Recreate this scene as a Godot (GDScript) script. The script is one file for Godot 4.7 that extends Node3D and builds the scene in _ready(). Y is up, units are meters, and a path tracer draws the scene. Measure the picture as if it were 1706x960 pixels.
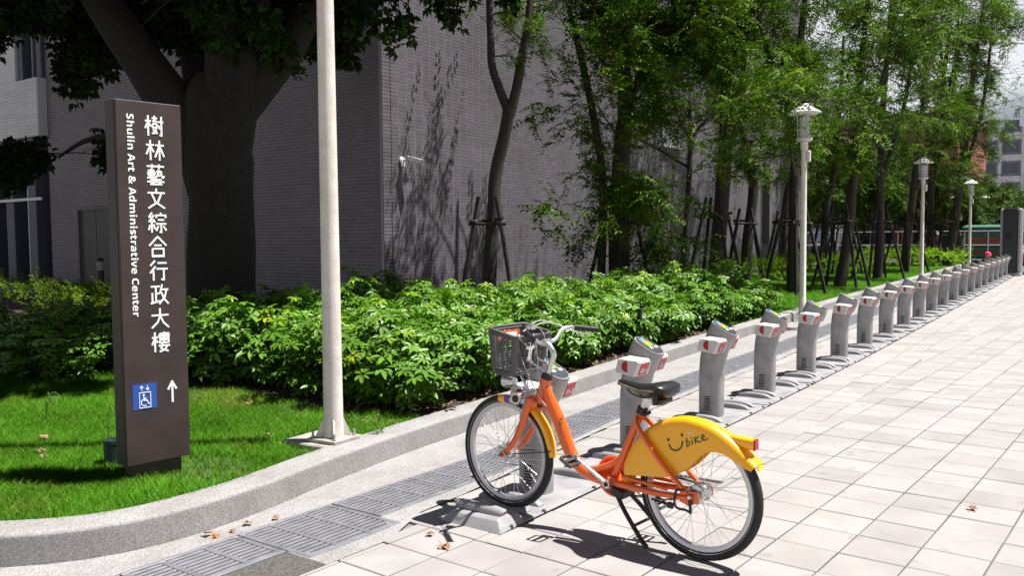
extends Node3D

# ------------------------------------------------------------------ mesh builder
class MB:
	var v := PackedVector3Array()
	var n := PackedVector3Array()
	var c := PackedColorArray()
	var ix := PackedInt32Array()
	var col := Color(1, 1, 1)
	var xf := Transform3D.IDENTITY

	func vert(p: Vector3, nn: Vector3) -> int:
		v.append(xf * p)
		n.append((xf.basis * nn).normalized())
		c.append(col)
		return v.size() - 1

	func face(a: int, b: int, d: int) -> void:
		ix.append(a)
		ix.append(d)
		ix.append(b)

	func tri(a: Vector3, b: Vector3, d: Vector3) -> void:
		var nn := (b - a).cross(d - a)
		if nn.length() < 1e-12:
			return
		nn = nn.normalized()
		face(vert(a, nn), vert(b, nn), vert(d, nn))

	func quad(a: Vector3, b: Vector3, d: Vector3, e: Vector3) -> void:
		var nn := (d - a).cross(e - b)
		if nn.length() < 1e-12:
			return
		nn = nn.normalized()
		var i := vert(a, nn)
		vert(b, nn)
		vert(d, nn)
		vert(e, nn)
		face(i, i + 1, i + 2)
		face(i, i + 2, i + 3)

	func box(ce: Vector3, s: Vector3, b := Basis.IDENTITY, bev := 0.0) -> void:
		var h := s * 0.5
		var f := minf(bev, minf(h.x, minf(h.y, h.z)) * 0.9)
		var ax := [b.x, b.y, b.z]
		var hh := [h.x, h.y, h.z]
		for k in 3:
			var i := (k + 1) % 3
			var j := (k + 2) % 3
			for sg in [1.0, -1.0]:
				var o: Vector3 = ce + ax[k] * hh[k] * sg
				var pu: Vector3 = ax[i] * (hh[i] - f) * sg
				var pv: Vector3 = ax[j] * (hh[j] - f)
				quad(o - pu - pv, o + pu - pv, o + pu + pv, o - pu + pv)
		if f <= 0.0:
			return
		for k in 3:
			var i := (k + 1) % 3
			var j := (k + 2) % 3
			for si in [1.0, -1.0]:
				for sj in [1.0, -1.0]:
					var p: Vector3 = ce + ax[i] * hh[i] * si + ax[j] * (hh[j] - f) * sj
					var q: Vector3 = ce + ax[i] * (hh[i] - f) * si + ax[j] * hh[j] * sj
					var z: Vector3 = ax[k] * (hh[k] - f)
					if si * sj > 0:
						quad(p - z, q - z, q + z, p + z)
					else:
						quad(q - z, p - z, p + z, q + z)
		for sx in [1.0, -1.0]:
			for sy in [1.0, -1.0]:
				for sz in [1.0, -1.0]:
					var X: Vector3 = ce + b.x * h.x * sx + b.y * (h.y - f) * sy + b.z * (h.z - f) * sz
					var Y: Vector3 = ce + b.x * (h.x - f) * sx + b.y * h.y * sy + b.z * (h.z - f) * sz
					var Z: Vector3 = ce + b.x * (h.x - f) * sx + b.y * (h.y - f) * sy + b.z * h.z * sz
					if sx * sy * sz > 0:
						tri(X, Y, Z)
					else:
						tri(X, Z, Y)

	# bar from a to b with a rectangular section
	func bar(a: Vector3, b: Vector3, w: float, h: float, up := Vector3.UP, bev := 0.0) -> void:
		var z := (b - a).normalized()
		var x := up.cross(z)
		if x.length() < 1e-4:
			x = Vector3.RIGHT.cross(z)
		x = x.normalized()
		var y := z.cross(x)
		box((a + b) * 0.5, Vector3(w, h, a.distance_to(b)), Basis(x, y, z), bev)

	# tube through points; radii per point (or one); oval factor along the second frame axis
	func tube(pts: Array, radii: Array, sides := 8, caps := true, oval := 1.0, first := Vector3.ZERO) -> void:
		var m := pts.size()
		if m < 2:
			return
		var t0: Vector3 = (pts[1] - pts[0]).normalized()
		var x := first - t0 * first.dot(t0)
		if x.length() < 1e-3:
			x = t0.cross(Vector3.UP)
			if x.length() < 1e-2:
				x = t0.cross(Vector3.RIGHT)
		x = x.normalized()
		var base := v.size()
		var last := t0
		for i in m:
			var t: Vector3
			if i == 0:
				t = t0
			elif i == m - 1:
				t = (pts[i] - pts[i - 1]).normalized()
			else:
				t = ((pts[i] - pts[i - 1]).normalized() + (pts[i + 1] - pts[i]).normalized()).normalized()
			x = (x - t * x.dot(t)).normalized()
			var y := t.cross(x)
			var r: float = radii[mini(i, radii.size() - 1)]
			for k in sides:
				var a := TAU * k / sides
				var nn := x * cos(a) * oval + y * sin(a)
				vert(pts[i] + (x * cos(a) + y * sin(a) * oval) * r, nn)
			last = t
		for i in m - 1:
			for k in sides:
				var a := base + i * sides + k
				var b := base + i * sides + (k + 1) % sides
				face(a, b, b + sides)
				face(a, b + sides, a + sides)
		if caps:
			for e in [0, m - 1]:
				var nn: Vector3 = -t0 if e == 0 else last
				var ci := vert(pts[e], nn)
				var first_i := v.size()
				for k in sides:
					v.append(v[base + e * sides + k])
					n.append((xf.basis * nn).normalized())
					c.append(col)
				for k in sides:
					if e == 0:
						face(ci, first_i + (k + 1) % sides, first_i + k)
					else:
						face(ci, first_i + k, first_i + (k + 1) % sides)

	# lathe about local Y: profile of (radius, height), from bottom to top on the outside
	func lathe(prof: Array, sides := 24, at := Vector3.ZERO, b := Basis.IDENTITY) -> void:
		for i in prof.size() - 1:
			var p: Vector2 = prof[i]
			var q: Vector2 = prof[i + 1]
			var d := q - p
			if d.length() < 1e-6:
				continue
			var fn := Vector2(d.y, -d.x).normalized()
			var n0 := fn
			var n1 := fn
			if i > 0:
				var e: Vector2 = p - prof[i - 1]
				var en := Vector2(e.y, -e.x).normalized()
				if en.dot(fn) > 0.7:
					n0 = (en + fn).normalized()
			if i < prof.size() - 2:
				var e: Vector2 = prof[i + 2] - q
				var en := Vector2(e.y, -e.x).normalized()
				if en.dot(fn) > 0.7:
					n1 = (en + fn).normalized()
			var base := v.size()
			for k in sides:
				var a := TAU * k / sides
				var dr := Vector3(cos(a), 0, -sin(a))
				vert(at + b * (dr * p.x + Vector3.UP * p.y), b * (dr * n0.x + Vector3.UP * n0.y))
				vert(at + b * (dr * q.x + Vector3.UP * q.y), b * (dr * n1.x + Vector3.UP * n1.y))
			for k in sides:
				var a := base + k * 2
				var e := base + ((k + 1) % sides) * 2
				face(a, e, e + 1)
				face(a, e + 1, a + 1)

	# polygon in the XY plane of xform, extruded from z0 to z1
	func prism(poly: PackedVector2Array, z0: float, z1: float, tf := Transform3D.IDENTITY) -> void:
		var pl := poly
		if Geometry2D.is_polygon_clockwise(pl):
			pl = poly.duplicate()
			pl.reverse()
		var tr := Geometry2D.triangulate_polygon(pl)
		var m := pl.size()
		for e in 2:
			var z := z0 if e == 0 else z1
			var nn := tf.basis * Vector3(0, 0, -1 if e == 0 else 1)
			var base := v.size()
			for p in pl:
				vert(tf * Vector3(p.x, p.y, z), nn)
			for i in range(0, tr.size(), 3):
				var a := tr[i]
				var b := tr[i + 1]
				var d := tr[i + 2]
				if (pl[b] - pl[a]).cross(pl[d] - pl[a]) < 0:
					var s := b
					b = d
					d = s
				if e == 1:
					face(base + a, base + b, base + d)
				else:
					face(base + a, base + d, base + b)
		for i in m:
			var p := pl[i]
			var q := pl[(i + 1) % m]
			quad(tf * Vector3(p.x, p.y, z0), tf * Vector3(q.x, q.y, z0), tf * Vector3(q.x, q.y, z1), tf * Vector3(p.x, p.y, z1))

	# rings of equal count joined with smooth normals
	func loft(rings: Array, closed := true, cap0 := true, cap1 := true) -> void:
		var m: int = rings.size()
		var s: int = rings[0].size()
		var nn: Array = []
		for i in m:
			var row := PackedVector3Array()
			for k in s:
				var ka := (k + s - 1) % s if closed else maxi(k - 1, 0)
				var kb := (k + 1) % s if closed else mini(k + 1, s - 1)
				var ia := maxi(i - 1, 0)
				var ib := mini(i + 1, m - 1)
				var du: Vector3 = rings[i][kb] - rings[i][ka]
				var dv: Vector3 = rings[ib][k] - rings[ia][k]
				row.append(du.cross(dv).normalized())
			nn.append(row)
		var base := v.size()
		for i in m:
			for k in s:
				vert(rings[i][k], nn[i][k])
		var last := s if closed else s - 1
		for i in m - 1:
			for k in last:
				var a := base + i * s + k
				var b := base + i * s + (k + 1) % s
				face(a, b, b + s)
				face(a, b + s, a + s)
		for e in [0, m - 1]:
			if (e == 0 and not cap0) or (e == m - 1 and not cap1):
				continue
			var ce := Vector3.ZERO
			for p in rings[e]:
				ce += p
			ce /= s
			var cn: Vector3 = (rings[e][1] - ce).cross(rings[e][0] - ce).normalized() * (1.0 if e == 0 else -1.0)
			for k in s:
				var p: Vector3 = rings[e][k]
				var q: Vector3 = rings[e][(k + 1) % s]
				if e == 0:
					face(vert(ce, cn), vert(q, cn), vert(p, cn))
				else:
					face(vert(ce, cn), vert(p, cn), vert(q, cn))

	func torus(ce: Vector3, b: Basis, R: float, r: float, seg := 40, sides := 8, squash := 1.0, a0 := 0.0, a1 := TAU) -> void:
		# ring in the XY plane of b
		var full := is_equal_approx(a1 - a0, TAU)
		var cnt := seg if full else seg + 1
		var base := v.size()
		for i in cnt:
			var a := a0 + (a1 - a0) * i / seg
			var d := b.x * cos(a) + b.y * sin(a)
			for k in sides:
				var t := TAU * k / sides
				vert(ce + d * (R + r * cos(t)) + b.z * r * squash * sin(t), d * cos(t) + b.z * sin(t) / squash)
		for i in seg:
			var i2 := (i + 1) % cnt
			for k in sides:
				var k2 := (k + 1) % sides
				face(base + i * sides + k, base + i2 * sides + k, base + i2 * sides + k2)
				face(base + i * sides + k, base + i2 * sides + k2, base + i * sides + k2)

	func disc(ce: Vector3, nrm: Vector3, r: float, th: float, sides := 20, sx := 1.0) -> void:
		var z := nrm.normalized()
		var x := z.cross(Vector3.UP)
		if x.length() < 0.05:
			x = z.cross(Vector3.RIGHT)
		x = x.normalized()
		var y := z.cross(x)
		var poly := PackedVector2Array()
		for k in sides:
			poly.append(Vector2(cos(TAU * k / sides) * sx, sin(TAU * k / sides)) * r)
		prism(poly, 0, th, Transform3D(Basis(x, y, z), ce))

	func mesh() -> ArrayMesh:
		var a := []
		a.resize(Mesh.ARRAY_MAX)
		a[Mesh.ARRAY_VERTEX] = v
		a[Mesh.ARRAY_NORMAL] = n
		a[Mesh.ARRAY_COLOR] = c
		a[Mesh.ARRAY_INDEX] = ix
		var am := ArrayMesh.new()
		am.add_surface_from_arrays(Mesh.PRIMITIVE_TRIANGLES, a)
		return am

# ------------------------------------------------------------------ nodes
var M := {}
var taken := {}

func numbered(called: String) -> String:
	if not taken.has(called):
		taken[called] = 0
		return called
	taken[called] += 1
	return "%s_%03d" % [called, taken[called]]

func tag(o: Node, label := "", category := "", group := "", kind := "") -> void:
	if label != "":
		o.set_meta("label", label)
	if category != "":
		o.set_meta("category", category)
	if group != "":
		o.set_meta("group", group)
	if kind != "":
		o.set_meta("kind", kind)

func thing(called: String, label: String, category: String, at := Vector3.ZERO, turn := 0.0, group := "") -> Node3D:
	var o := Node3D.new()
	o.name = numbered(called)
	add_child(o)
	o.position = at
	o.rotation.y = turn
	tag(o, label, category, group)
	return o

func part(called: String, mesh: Mesh, mat: Material, parent: Node, kind := "") -> MeshInstance3D:
	var o := MeshInstance3D.new()
	o.mesh = mesh
	o.material_override = mat
	if parent == self:
		o.name = numbered(called)
		add_child(o)
	else:
		o.name = called
		parent.add_child(o, true)
	if kind != "":
		o.set_meta("kind", kind)
	return o

func pm(called: String, mb: MB, mat: Material, parent: Node, kind := "") -> MeshInstance3D:
	return part(called, mb.mesh(), mat, parent, kind)

func many(called: String, mesh: Mesh, xfs: Array, cols: Array, mat: Material, parent: Node) -> MultiMeshInstance3D:
	var mm := MultiMesh.new()
	mm.transform_format = MultiMesh.TRANSFORM_3D
	mm.use_colors = true
	mm.mesh = mesh
	mm.instance_count = xfs.size()
	for i in xfs.size():
		mm.set_instance_transform(i, xfs[i])
		mm.set_instance_color(i, cols[i])
	var o := MultiMeshInstance3D.new()
	o.multimesh = mm
	o.material_override = mat
	if parent == self:
		o.name = numbered(called)
		add_child(o)
	else:
		o.name = called
		parent.add_child(o, true)
	o.set_meta("kind", "stuff")
	return o

func dup(src: Node3D, at: Vector3, turn: float, label := "", called := "") -> Node3D:
	var r: Node3D = src.duplicate()
	var nm := called
	if nm == "":
		nm = src.name
		var rx := RegEx.create_from_string("_[0-9]{3}$")
		nm = rx.sub(nm, "")
	r.name = numbered(nm)
	add_child(r)
	r.position = at
	r.rotation.y = turn
	if label != "":
		r.set_meta("label", label)
	return r

# ------------------------------------------------------------------ materials
func lin(r: float, g: float, b: float) -> Color:
	return Color(r, g, b).linear_to_srgb()

func mat(r: float, g: float, b: float, rough := 0.8, metal := 0.0, spec := 0.5) -> StandardMaterial3D:
	var m := StandardMaterial3D.new()
	m.albedo_color = lin(r, g, b)
	m.roughness = rough
	m.metallic = metal
	m.metallic_specular = spec
	return m

func noise_image(seed_: int, freq: float, size: int, type := FastNoiseLite.TYPE_SIMPLEX_SMOOTH, oct := 4) -> Image:
	var f := FastNoiseLite.new()
	f.seed = seed_
	f.frequency = freq
	f.noise_type = type
	f.fractal_octaves = oct
	f.fractal_type = FastNoiseLite.FRACTAL_FBM if oct > 1 else FastNoiseLite.FRACTAL_NONE
	if type == FastNoiseLite.TYPE_CELLULAR:
		f.cellular_return_type = FastNoiseLite.RETURN_CELL_VALUE
	return f.get_seamless_image(size, size)

# maps a grey image to a colour ramp a..b (multipliers in sRGB space)
func ramp(im: Image, a: Color, b: Color, gamma_ := 1.0) -> ImageTexture:
	var w := im.get_width()
	var h := im.get_height()
	im.convert(Image.FORMAT_L8)
	var d := im.get_data()
	var lut := PackedByteArray()
	for i in 256:
		var t := pow(i / 255.0, gamma_)
		var cc := a.lerp(b, t)
		lut.append(int(clampf(cc.r, 0, 1) * 255))
		lut.append(int(clampf(cc.g, 0, 1) * 255))
		lut.append(int(clampf(cc.b, 0, 1) * 255))
	var out := PackedByteArray()
	out.resize(w * h * 3)
	for i in w * h:
		var k := d[i] * 3
		out[i * 3] = lut[k]
		out[i * 3 + 1] = lut[k + 1]
		out[i * 3 + 2] = lut[k + 2]
	var o := Image.create_from_data(w, h, false, Image.FORMAT_RGB8, out)
	return ImageTexture.create_from_image(o)

# even tone with cloudy grime and a few darker spills
func blotches(a: Image, b: Image) -> ImageTexture:
	a.convert(Image.FORMAT_L8)
	b.convert(Image.FORMAT_L8)
	var da := a.get_data()
	var db := b.get_data()
	var out := PackedByteArray()
	out.resize(da.size() * 3)
	for i in da.size():
		var n := da[i] / 255.0
		var m := db[i] / 255.0
		var f := 0.95 + 0.05 * smoothstep(0.2, 0.7, n)
		f -= 0.08 * smoothstep(0.80, 0.84, m) * smoothstep(0.35, 0.6, n)
		f -= 0.03 * smoothstep(0.17, 0.13, m)
		out[i * 3] = int(255 * clampf(f, 0, 1))
		out[i * 3 + 1] = int(255 * clampf(f * 0.992, 0, 1))
		out[i * 3 + 2] = int(255 * clampf(f * 0.985, 0, 1))
	return ImageTexture.create_from_image(Image.create_from_data(a.get_width(), a.get_height(), false, Image.FORMAT_RGB8, out))

func bumps(im: Image, strength: float) -> ImageTexture:
	var b: Image = im.duplicate()
	b.convert(Image.FORMAT_RGBA8)
	b.bump_map_to_normal_map(strength)
	return ImageTexture.create_from_image(b)

func tri_tex(m: StandardMaterial3D, tex: Texture2D, scale: float, nrm: Texture2D = null, nscale := 1.0, world := true) -> StandardMaterial3D:
	m.albedo_texture = tex
	m.uv1_triplanar = true
	m.uv1_world_triplanar = world
	m.uv1_scale = Vector3.ONE * scale
	if nrm:
		m.normal_enabled = true
		m.normal_texture = nrm
		m.normal_scale = nscale
	return m

func wear(m: StandardMaterial3D, tex: Texture2D, scale: float) -> void:
	m.detail_enabled = true
	m.detail_albedo = tex
	m.detail_blend_mode = BaseMaterial3D.BLEND_MODE_MUL
	m.detail_uv_layer = BaseMaterial3D.DETAIL_UV_2
	m.uv2_triplanar = true
	m.uv2_world_triplanar = true
	m.uv2_scale = Vector3.ONE * scale

func leafmat(r: float, g: float, b: float, back := 0.7, rough := 0.42) -> StandardMaterial3D:
	var m := mat(r, g, b, rough, 0.0, 0.22)
	m.vertex_color_use_as_albedo = true
	m.backlight_enabled = true
	m.backlight = Color(back * 0.8, back, back * 0.28)
	m.cull_mode = BaseMaterial3D.CULL_DISABLED
	return m

func make_materials() -> void:
	var W := Color(1, 1, 1)
	var fine := noise_image(3, 0.09, 512, FastNoiseLite.TYPE_SIMPLEX_SMOOTH, 4)
	var broad := noise_image(5, 0.012, 512, FastNoiseLite.TYPE_SIMPLEX_SMOOTH, 5)
	var peb := noise_image(8, 0.11, 512, FastNoiseLite.TYPE_CELLULAR, 1)
	var streak := noise_image(11, 0.02, 256, FastNoiseLite.TYPE_SIMPLEX_SMOOTH, 4)
	M.t_fine = ramp(fine, Color(0.86, 0.85, 0.84), W)
	M.t_stain = ramp(broad, Color(0.84, 0.82, 0.81), Color(1.0, 1.0, 1.0), 0.5)
	M.t_stain2 = ramp(streak, Color(0.72, 0.72, 0.72), W, 0.6)
	M.t_peb = ramp(peb, Color(0.56, 0.54, 0.52), W, 0.7)
	M.t_pave = blotches(noise_image(14, 0.02, 512, FastNoiseLite.TYPE_SIMPLEX_SMOOTH, 5), noise_image(15, 0.045, 512, FastNoiseLite.TYPE_SIMPLEX_SMOOTH, 2))
	M.n_fine = bumps(fine, 2.5)
	M.n_peb = bumps(peb, 5.0)
	# five tones of concrete paver
	M.tile = []
	for k in 6:
		var t: float = [0.0, 0.012, -0.016, 0.022, -0.03, 0.006][k]
		var tm := mat(0.352 + t, 0.346 + t, 0.350 + t, 0.85)
		tri_tex(tm, M.t_fine, 4.0, M.n_fine, 0.5)
		wear(tm, M.t_pave, 0.17)
		M.tile.append(tm)
	M.joint = tri_tex(mat(0.21, 0.195, 0.18, 0.95), M.t_fine, 5.0)
	M.pebble = tri_tex(mat(0.445, 0.445, 0.455, 0.85), M.t_peb, 5.5, M.n_peb, 0.8)
	wear(M.pebble, M.t_stain, 0.4)
	M.pebble_dark = tri_tex(mat(0.12, 0.115, 0.11, 0.7), M.t_peb, 2.6, M.n_peb, 0.8)
	M.soil = tri_tex(mat(0.055, 0.04, 0.028, 0.95), M.t_peb, 1.7, M.n_peb, 1.0)
	M.lawn_soil = tri_tex(mat(0.05, 0.075, 0.02, 0.95), M.t_fine, 3.0)
	M.dirt = tri_tex(mat(0.22, 0.20, 0.18, 0.95), M.t_fine, 1.0)
	M.asphalt = tri_tex(mat(0.07, 0.07, 0.072, 0.9), M.t_fine, 2.0)
	M.concrete = tri_tex(mat(0.46, 0.44, 0.40, 0.85), M.t_fine, 2.0, M.n_fine, 0.6)
	wear(M.concrete, M.t_stain2, 1.3)
	M.grate = tri_tex(mat(0.25, 0.255, 0.285, 0.5, 0.35), M.t_stain2, 1.5)
	M.grate_shade = mat(0.015, 0.015, 0.016, 0.9)  # near-black, the shade below the grates put into the colour
	M.dock = tri_tex(mat(0.42, 0.42, 0.435, 0.40, 0.2), M.t_fine, 1.0)
	wear(M.dock, M.t_stain2, 0.9)
	M.dock_light = mat(0.55, 0.55, 0.56, 0.4, 0.1)
	M.dock_box = mat(0.55, 0.54, 0.53, 0.35, 0.1)
	M.base_plate = tri_tex(mat(0.40, 0.40, 0.425, 0.6, 0.1), M.t_fine, 2.0)
	wear(M.base_plate, M.t_stain2, 0.7)
	M.label_red = mat(0.48, 0.05, 0.06, 0.45)
	M.lens_red = mat(0.35, 0.01, 0.02, 0.12)
	M.white = mat(0.78, 0.78, 0.78, 0.5)
	M.panel_dark = mat(0.05, 0.055, 0.065, 0.12)
	M.panel_blue = mat(0.10, 0.26, 0.44, 0.35)
	M.panel_orange = mat(0.50, 0.22, 0.06, 0.35)
	M.panel_green = mat(0.22, 0.42, 0.03, 0.35)
	M.bolt = mat(0.03, 0.03, 0.033, 0.5, 0.3)
	M.black = mat(0.012, 0.012, 0.013, 0.5)
	M.black_gloss = mat(0.010, 0.010, 0.012, 0.3)
	M.rubber = tri_tex(mat(0.018, 0.018, 0.019, 0.75), M.t_fine, 8.0, M.n_fine, 0.6, false)
	M.rubber_line = mat(0.35, 0.35, 0.36, 0.6)
	M.alloy = mat(0.62, 0.62, 0.64, 0.28, 0.9)
	M.rim = mat(0.55, 0.55, 0.57, 0.35, 0.8)
	M.spoke = mat(0.60, 0.60, 0.62, 0.3, 0.85)
	M.orange = mat(0.78, 0.115, 0.008, 0.32)
	M.orange.clearcoat_enabled = true
	M.orange.clearcoat = 0.6
	M.orange.clearcoat_roughness = 0.15
	M.yellow = mat(0.92, 0.43, 0.0, 0.36)
	M.yellow.clearcoat_enabled = true
	M.yellow.clearcoat = 0.4
	M.yellow.clearcoat_roughness = 0.25
	M.logo_green = mat(0.010, 0.10, 0.035, 0.5)
	M.purple = mat(0.16, 0.06, 0.28, 0.5)
	M.basket = mat(0.085, 0.082, 0.088, 0.6)
	M.cable = mat(0.45, 0.45, 0.45, 0.4)
	M.piping = mat(0.45, 0.40, 0.15, 0.5)
	M.leather = mat(0.013, 0.013, 0.015, 0.34)
	M.sign = tri_tex(mat(0.052, 0.034, 0.031, 0.5, 0.0), M.t_fine, 2.0)
	wear(M.sign, M.t_stain2, 0.8)
	M.sign_base = tri_tex(mat(0.040, 0.029, 0.027, 0.6), M.t_fine, 2.0)  # darker than the face, shade on the sides put into the colour
	M.letter = mat(0.82, 0.82, 0.82, 0.6)
	M.sign_blue = mat(0.012, 0.075, 0.36, 0.5)
	M.pole = tri_tex(mat(0.86, 0.83, 0.78, 0.5), M.t_fine, 1.0)
	wear(M.pole, M.t_stain, 0.9)
	M.galv = mat(0.40, 0.41, 0.43, 0.5, 0.5)
	M.lamp_glass = mat(0.55, 0.55, 0.52, 0.3)
	M.green_dark = mat(0.010, 0.035, 0.028, 0.45)
	M.grout = tri_tex(mat(0.40, 0.385, 0.42, 0.9), M.t_fine, 4.0)
	M.brick = []
	for k in 4:
		var t: float = [1.0, 0.88, 1.1, 0.96][k]
		M.brick.append(tri_tex(mat(0.155 * t, 0.145 * t, 0.172 * t, 0.62), M.t_fine, 3.0))
	M.brick_many = tri_tex(mat(0.155, 0.145, 0.172, 0.62), M.t_fine, 3.0)
	M.brick_many.vertex_color_use_as_albedo = true
	wear(M.brick_many, M.t_stain, 0.11)
	for bm in M.brick:
		wear(bm, M.t_stain, 0.11)
	M.trim = tri_tex(mat(0.13, 0.13, 0.14, 0.7), M.t_fine, 1.5)
	M.white_tile = tri_tex(mat(0.60, 0.62, 0.66, 0.6), M.t_fine, 1.5)
	M.frame = mat(0.42, 0.43, 0.45, 0.4, 0.4)
	M.glass = mat(0.02, 0.025, 0.03, 0.06)
	M.bark = tri_tex(mat(0.024, 0.02, 0.017, 0.95), ramp(noise_image(21, 0.05, 256), Color(0.45, 0.45, 0.45), W), 1.6, bumps(noise_image(21, 0.05, 256), 6.0), 1.0)
	M.bark_young = tri_tex(mat(0.075, 0.06, 0.047, 0.95), ramp(noise_image(22, 0.06, 256), Color(0.5, 0.5, 0.5), W), 3.0, bumps(noise_image(22, 0.06, 256), 5.0), 0.8)
	M.brace = tri_tex(mat(0.022, 0.02, 0.02, 0.9), M.t_fine, 3.0)
	M.rope = mat(0.16, 0.13, 0.09, 0.9)
	M.leaf = leafmat(0.078, 0.152, 0.017, 0.75, 0.5)
	M.leaf_hedge = leafmat(0.110, 0.245, 0.026, 0.6, 0.38)
	M.leaf_hedge.metallic_specular = 0.4
	M.leaf_big = leafmat(0.019, 0.042, 0.010, 0.35, 0.65)
	M.leaf_far = leafmat(0.07, 0.14, 0.03, 0.6)
	M.grass = leafmat(0.098, 0.28, 0.022, 0.85, 0.6)
	M.dry = mat(0.26, 0.15, 0.09, 0.9)
	M.red_brick = tri_tex(mat(0.42, 0.13, 0.095, 0.85), M.t_fine, 1.0)
	wear(M.red_brick, M.t_stain2, 0.2)
	M.pink_tile = tri_tex(mat(0.55, 0.22, 0.18, 0.8), M.t_fine, 1.0)
	M.far_blue = tri_tex(mat(0.26, 0.29, 0.38, 0.7), M.t_fine, 0.3)
	M.far_white = mat(0.55, 0.57, 0.62, 0.7)
	M.far_glass = mat(0.06, 0.08, 0.12, 0.2)

func R(lo: float, hi: float, g: RandomNumberGenerator) -> float:
	return g.randf_range(lo, hi)

# ------------------------------------------------------------------ layout lines (metres; x to the right of the row, -z along it)
func pl(pts: Array, z: float) -> float:
	# x of a polyline given as (x, distance) pairs, distance = -z
	var d := -z
	for i in pts.size() - 1:
		if d <= pts[i + 1].y or i == pts.size() - 2:
			var t: float = (d - pts[i].y) / (pts[i + 1].y - pts[i].y)
			return lerpf(pts[i].x, pts[i + 1].x, t)
	return pts[0].x

const ROW := [Vector2(-2.96, 0.0), Vector2(-2.975, 4.3), Vector2(-3.0, 7.0), Vector2(-3.10, 11.2), Vector2(-3.27, 15.6), Vector2(-3.46, 20.0), Vector2(-3.65, 25.0), Vector2(-3.85, 30.0), Vector2(-4.10, 36.0), Vector2(-4.6, 46.0)]
const KERB := [Vector2(-11.0, -0.2), Vector2(-8.0, 0.3), Vector2(-6.2, 0.8), Vector2(-5.1, 1.33), Vector2(-4.4, 1.82), Vector2(-4.08, 2.3), Vector2(-4.04, 2.95), Vector2(-4.2, 3.84), Vector2(-4.34, 4.93), Vector2(-4.56, 7.8), Vector2(-4.82, 10.7), Vector2(-5.1, 15.0), Vector2(-5.4, 20.0), Vector2(-5.75, 26.0), Vector2(-6.3, 36.0), Vector2(-6.9, 46.0)]
const GUT := [Vector2(-3.13, 0.5), Vector2(-3.13, 3.2), Vector2(-3.30, 3.6), Vector2(-3.32, 4.05), Vector2(-3.52, 6.0), Vector2(-3.62, 8.0), Vector2(-3.70, 10.8), Vector2(-3.92, 15.0), Vector2(-4.15, 20.0), Vector2(-4.4, 26.0), Vector2(-4.8, 36.0), Vector2(-5.2, 46.0)]
const GL := [Vector2(-3.84, 0.0), Vector2(-3.84, 4.8), Vector2(-4.03, 6.4), Vector2(-4.17, 9.2), Vector2(-4.30, 12.2), Vector2(-4.5, 16.0), Vector2(-4.7, 20.0), Vector2(-5.0, 26.0), Vector2(-5.45, 36.0), Vector2(-5.9, 46.0)]

func rowx(z: float) -> float:
	return pl(ROW, z)

func row_turn(z: float) -> float:
	# turn about y so that local +Z points back along the row towards the camera
	var d := Vector2(rowx(z - 0.5) - rowx(z + 0.5), -1.0)
	return atan2(d.x, d.y) - PI

func grate_w(z: float) -> float:
	return 0.58 if -z > 2.762 and -z < 3.4199 else 0.41

func smooth_line(pts: Array, step: float) -> PackedVector2Array:
	var out := PackedVector2Array()
	for i in pts.size() - 1:
		var p0: Vector2 = pts[maxi(i - 1, 0)]
		var p1: Vector2 = pts[i]
		var p2: Vector2 = pts[i + 1]
		var p3: Vector2 = pts[mini(i + 2, pts.size() - 1)]
		var nseg := maxi(2, int(p1.distance_to(p2) / step))
		for k in nseg:
			var t := float(k) / nseg
			out.append(p1.cubic_interpolate(p2, p0, p3, t))
	out.append(pts[pts.size() - 1])
	return out

func clip_half(poly: PackedVector2Array, p: Vector2, nrm: Vector2) -> PackedVector2Array:
	# keeps the side on which nrm points
	var out := PackedVector2Array()
	var m := poly.size()
	for i in m:
		var a := poly[i]
		var b := poly[(i + 1) % m]
		var da := (a - p).dot(nrm)
		var db := (b - p).dot(nrm)
		if da >= 0:
			out.append(a)
		if (da >= 0) != (db >= 0):
			out.append(a.lerp(b, da / (da - db)))
	return out

func area(poly: PackedVector2Array) -> float:
	var s := 0.0
	for i in poly.size():
		s += poly[i].cross(poly[(i + 1) % poly.size()])
	return absf(s) * 0.5

# a paver: polygon in (x, z), pulled in by half a joint, with a chamfered top edge
func add_paver(mb: MB, poly: PackedVector2Array, y: float, tilt: Vector2) -> void:
	var ce := Vector2.ZERO
	for p in poly:
		ce += p
	ce /= poly.size()
	var cw := Geometry2D.is_polygon_clockwise(poly)
	var top: Array = []
	var rim: Array = []
	var low: Array = []
	for p in poly:
		var q := p + (ce - p).normalized() * 0.0055
		var h := y + (q - ce).dot(tilt)
		var q2 := q + (ce - q).normalized() * 0.006
		top.append(Vector3(q2.x, h, q2.y))
		rim.append(Vector3(q.x, h - 0.0035, q.y))
		low.append(Vector3(q.x, y - 0.03, q.y))
	var m := poly.size()
	if cw:
		top.reverse()
		rim.reverse()
		low.reverse()
	for i in range(1, m - 1):
		mb.tri(top[0], top[i + 1], top[i])
	for i in m:
		var j := (i + 1) % m
		mb.quad(rim[i], top[i], top[j], rim[j])
		mb.quad(low[i], rim[i], rim[j], low[j])

func sheet_between(mb: MB, la: Callable, lb: Callable, d0: float, d1: float, step: float, y: float) -> void:
	var k := int(ceil((d1 - d0) / step))
	for i in k:
		var za := -(d0 + (d1 - d0) * i / k)
		var zb := -(d0 + (d1 - d0) * (i + 1) / k)
		mb.quad(Vector3(la.call(za), y, za), Vector3(lb.call(za), y, za), Vector3(lb.call(zb), y, zb), Vector3(la.call(zb), y, zb))

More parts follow.
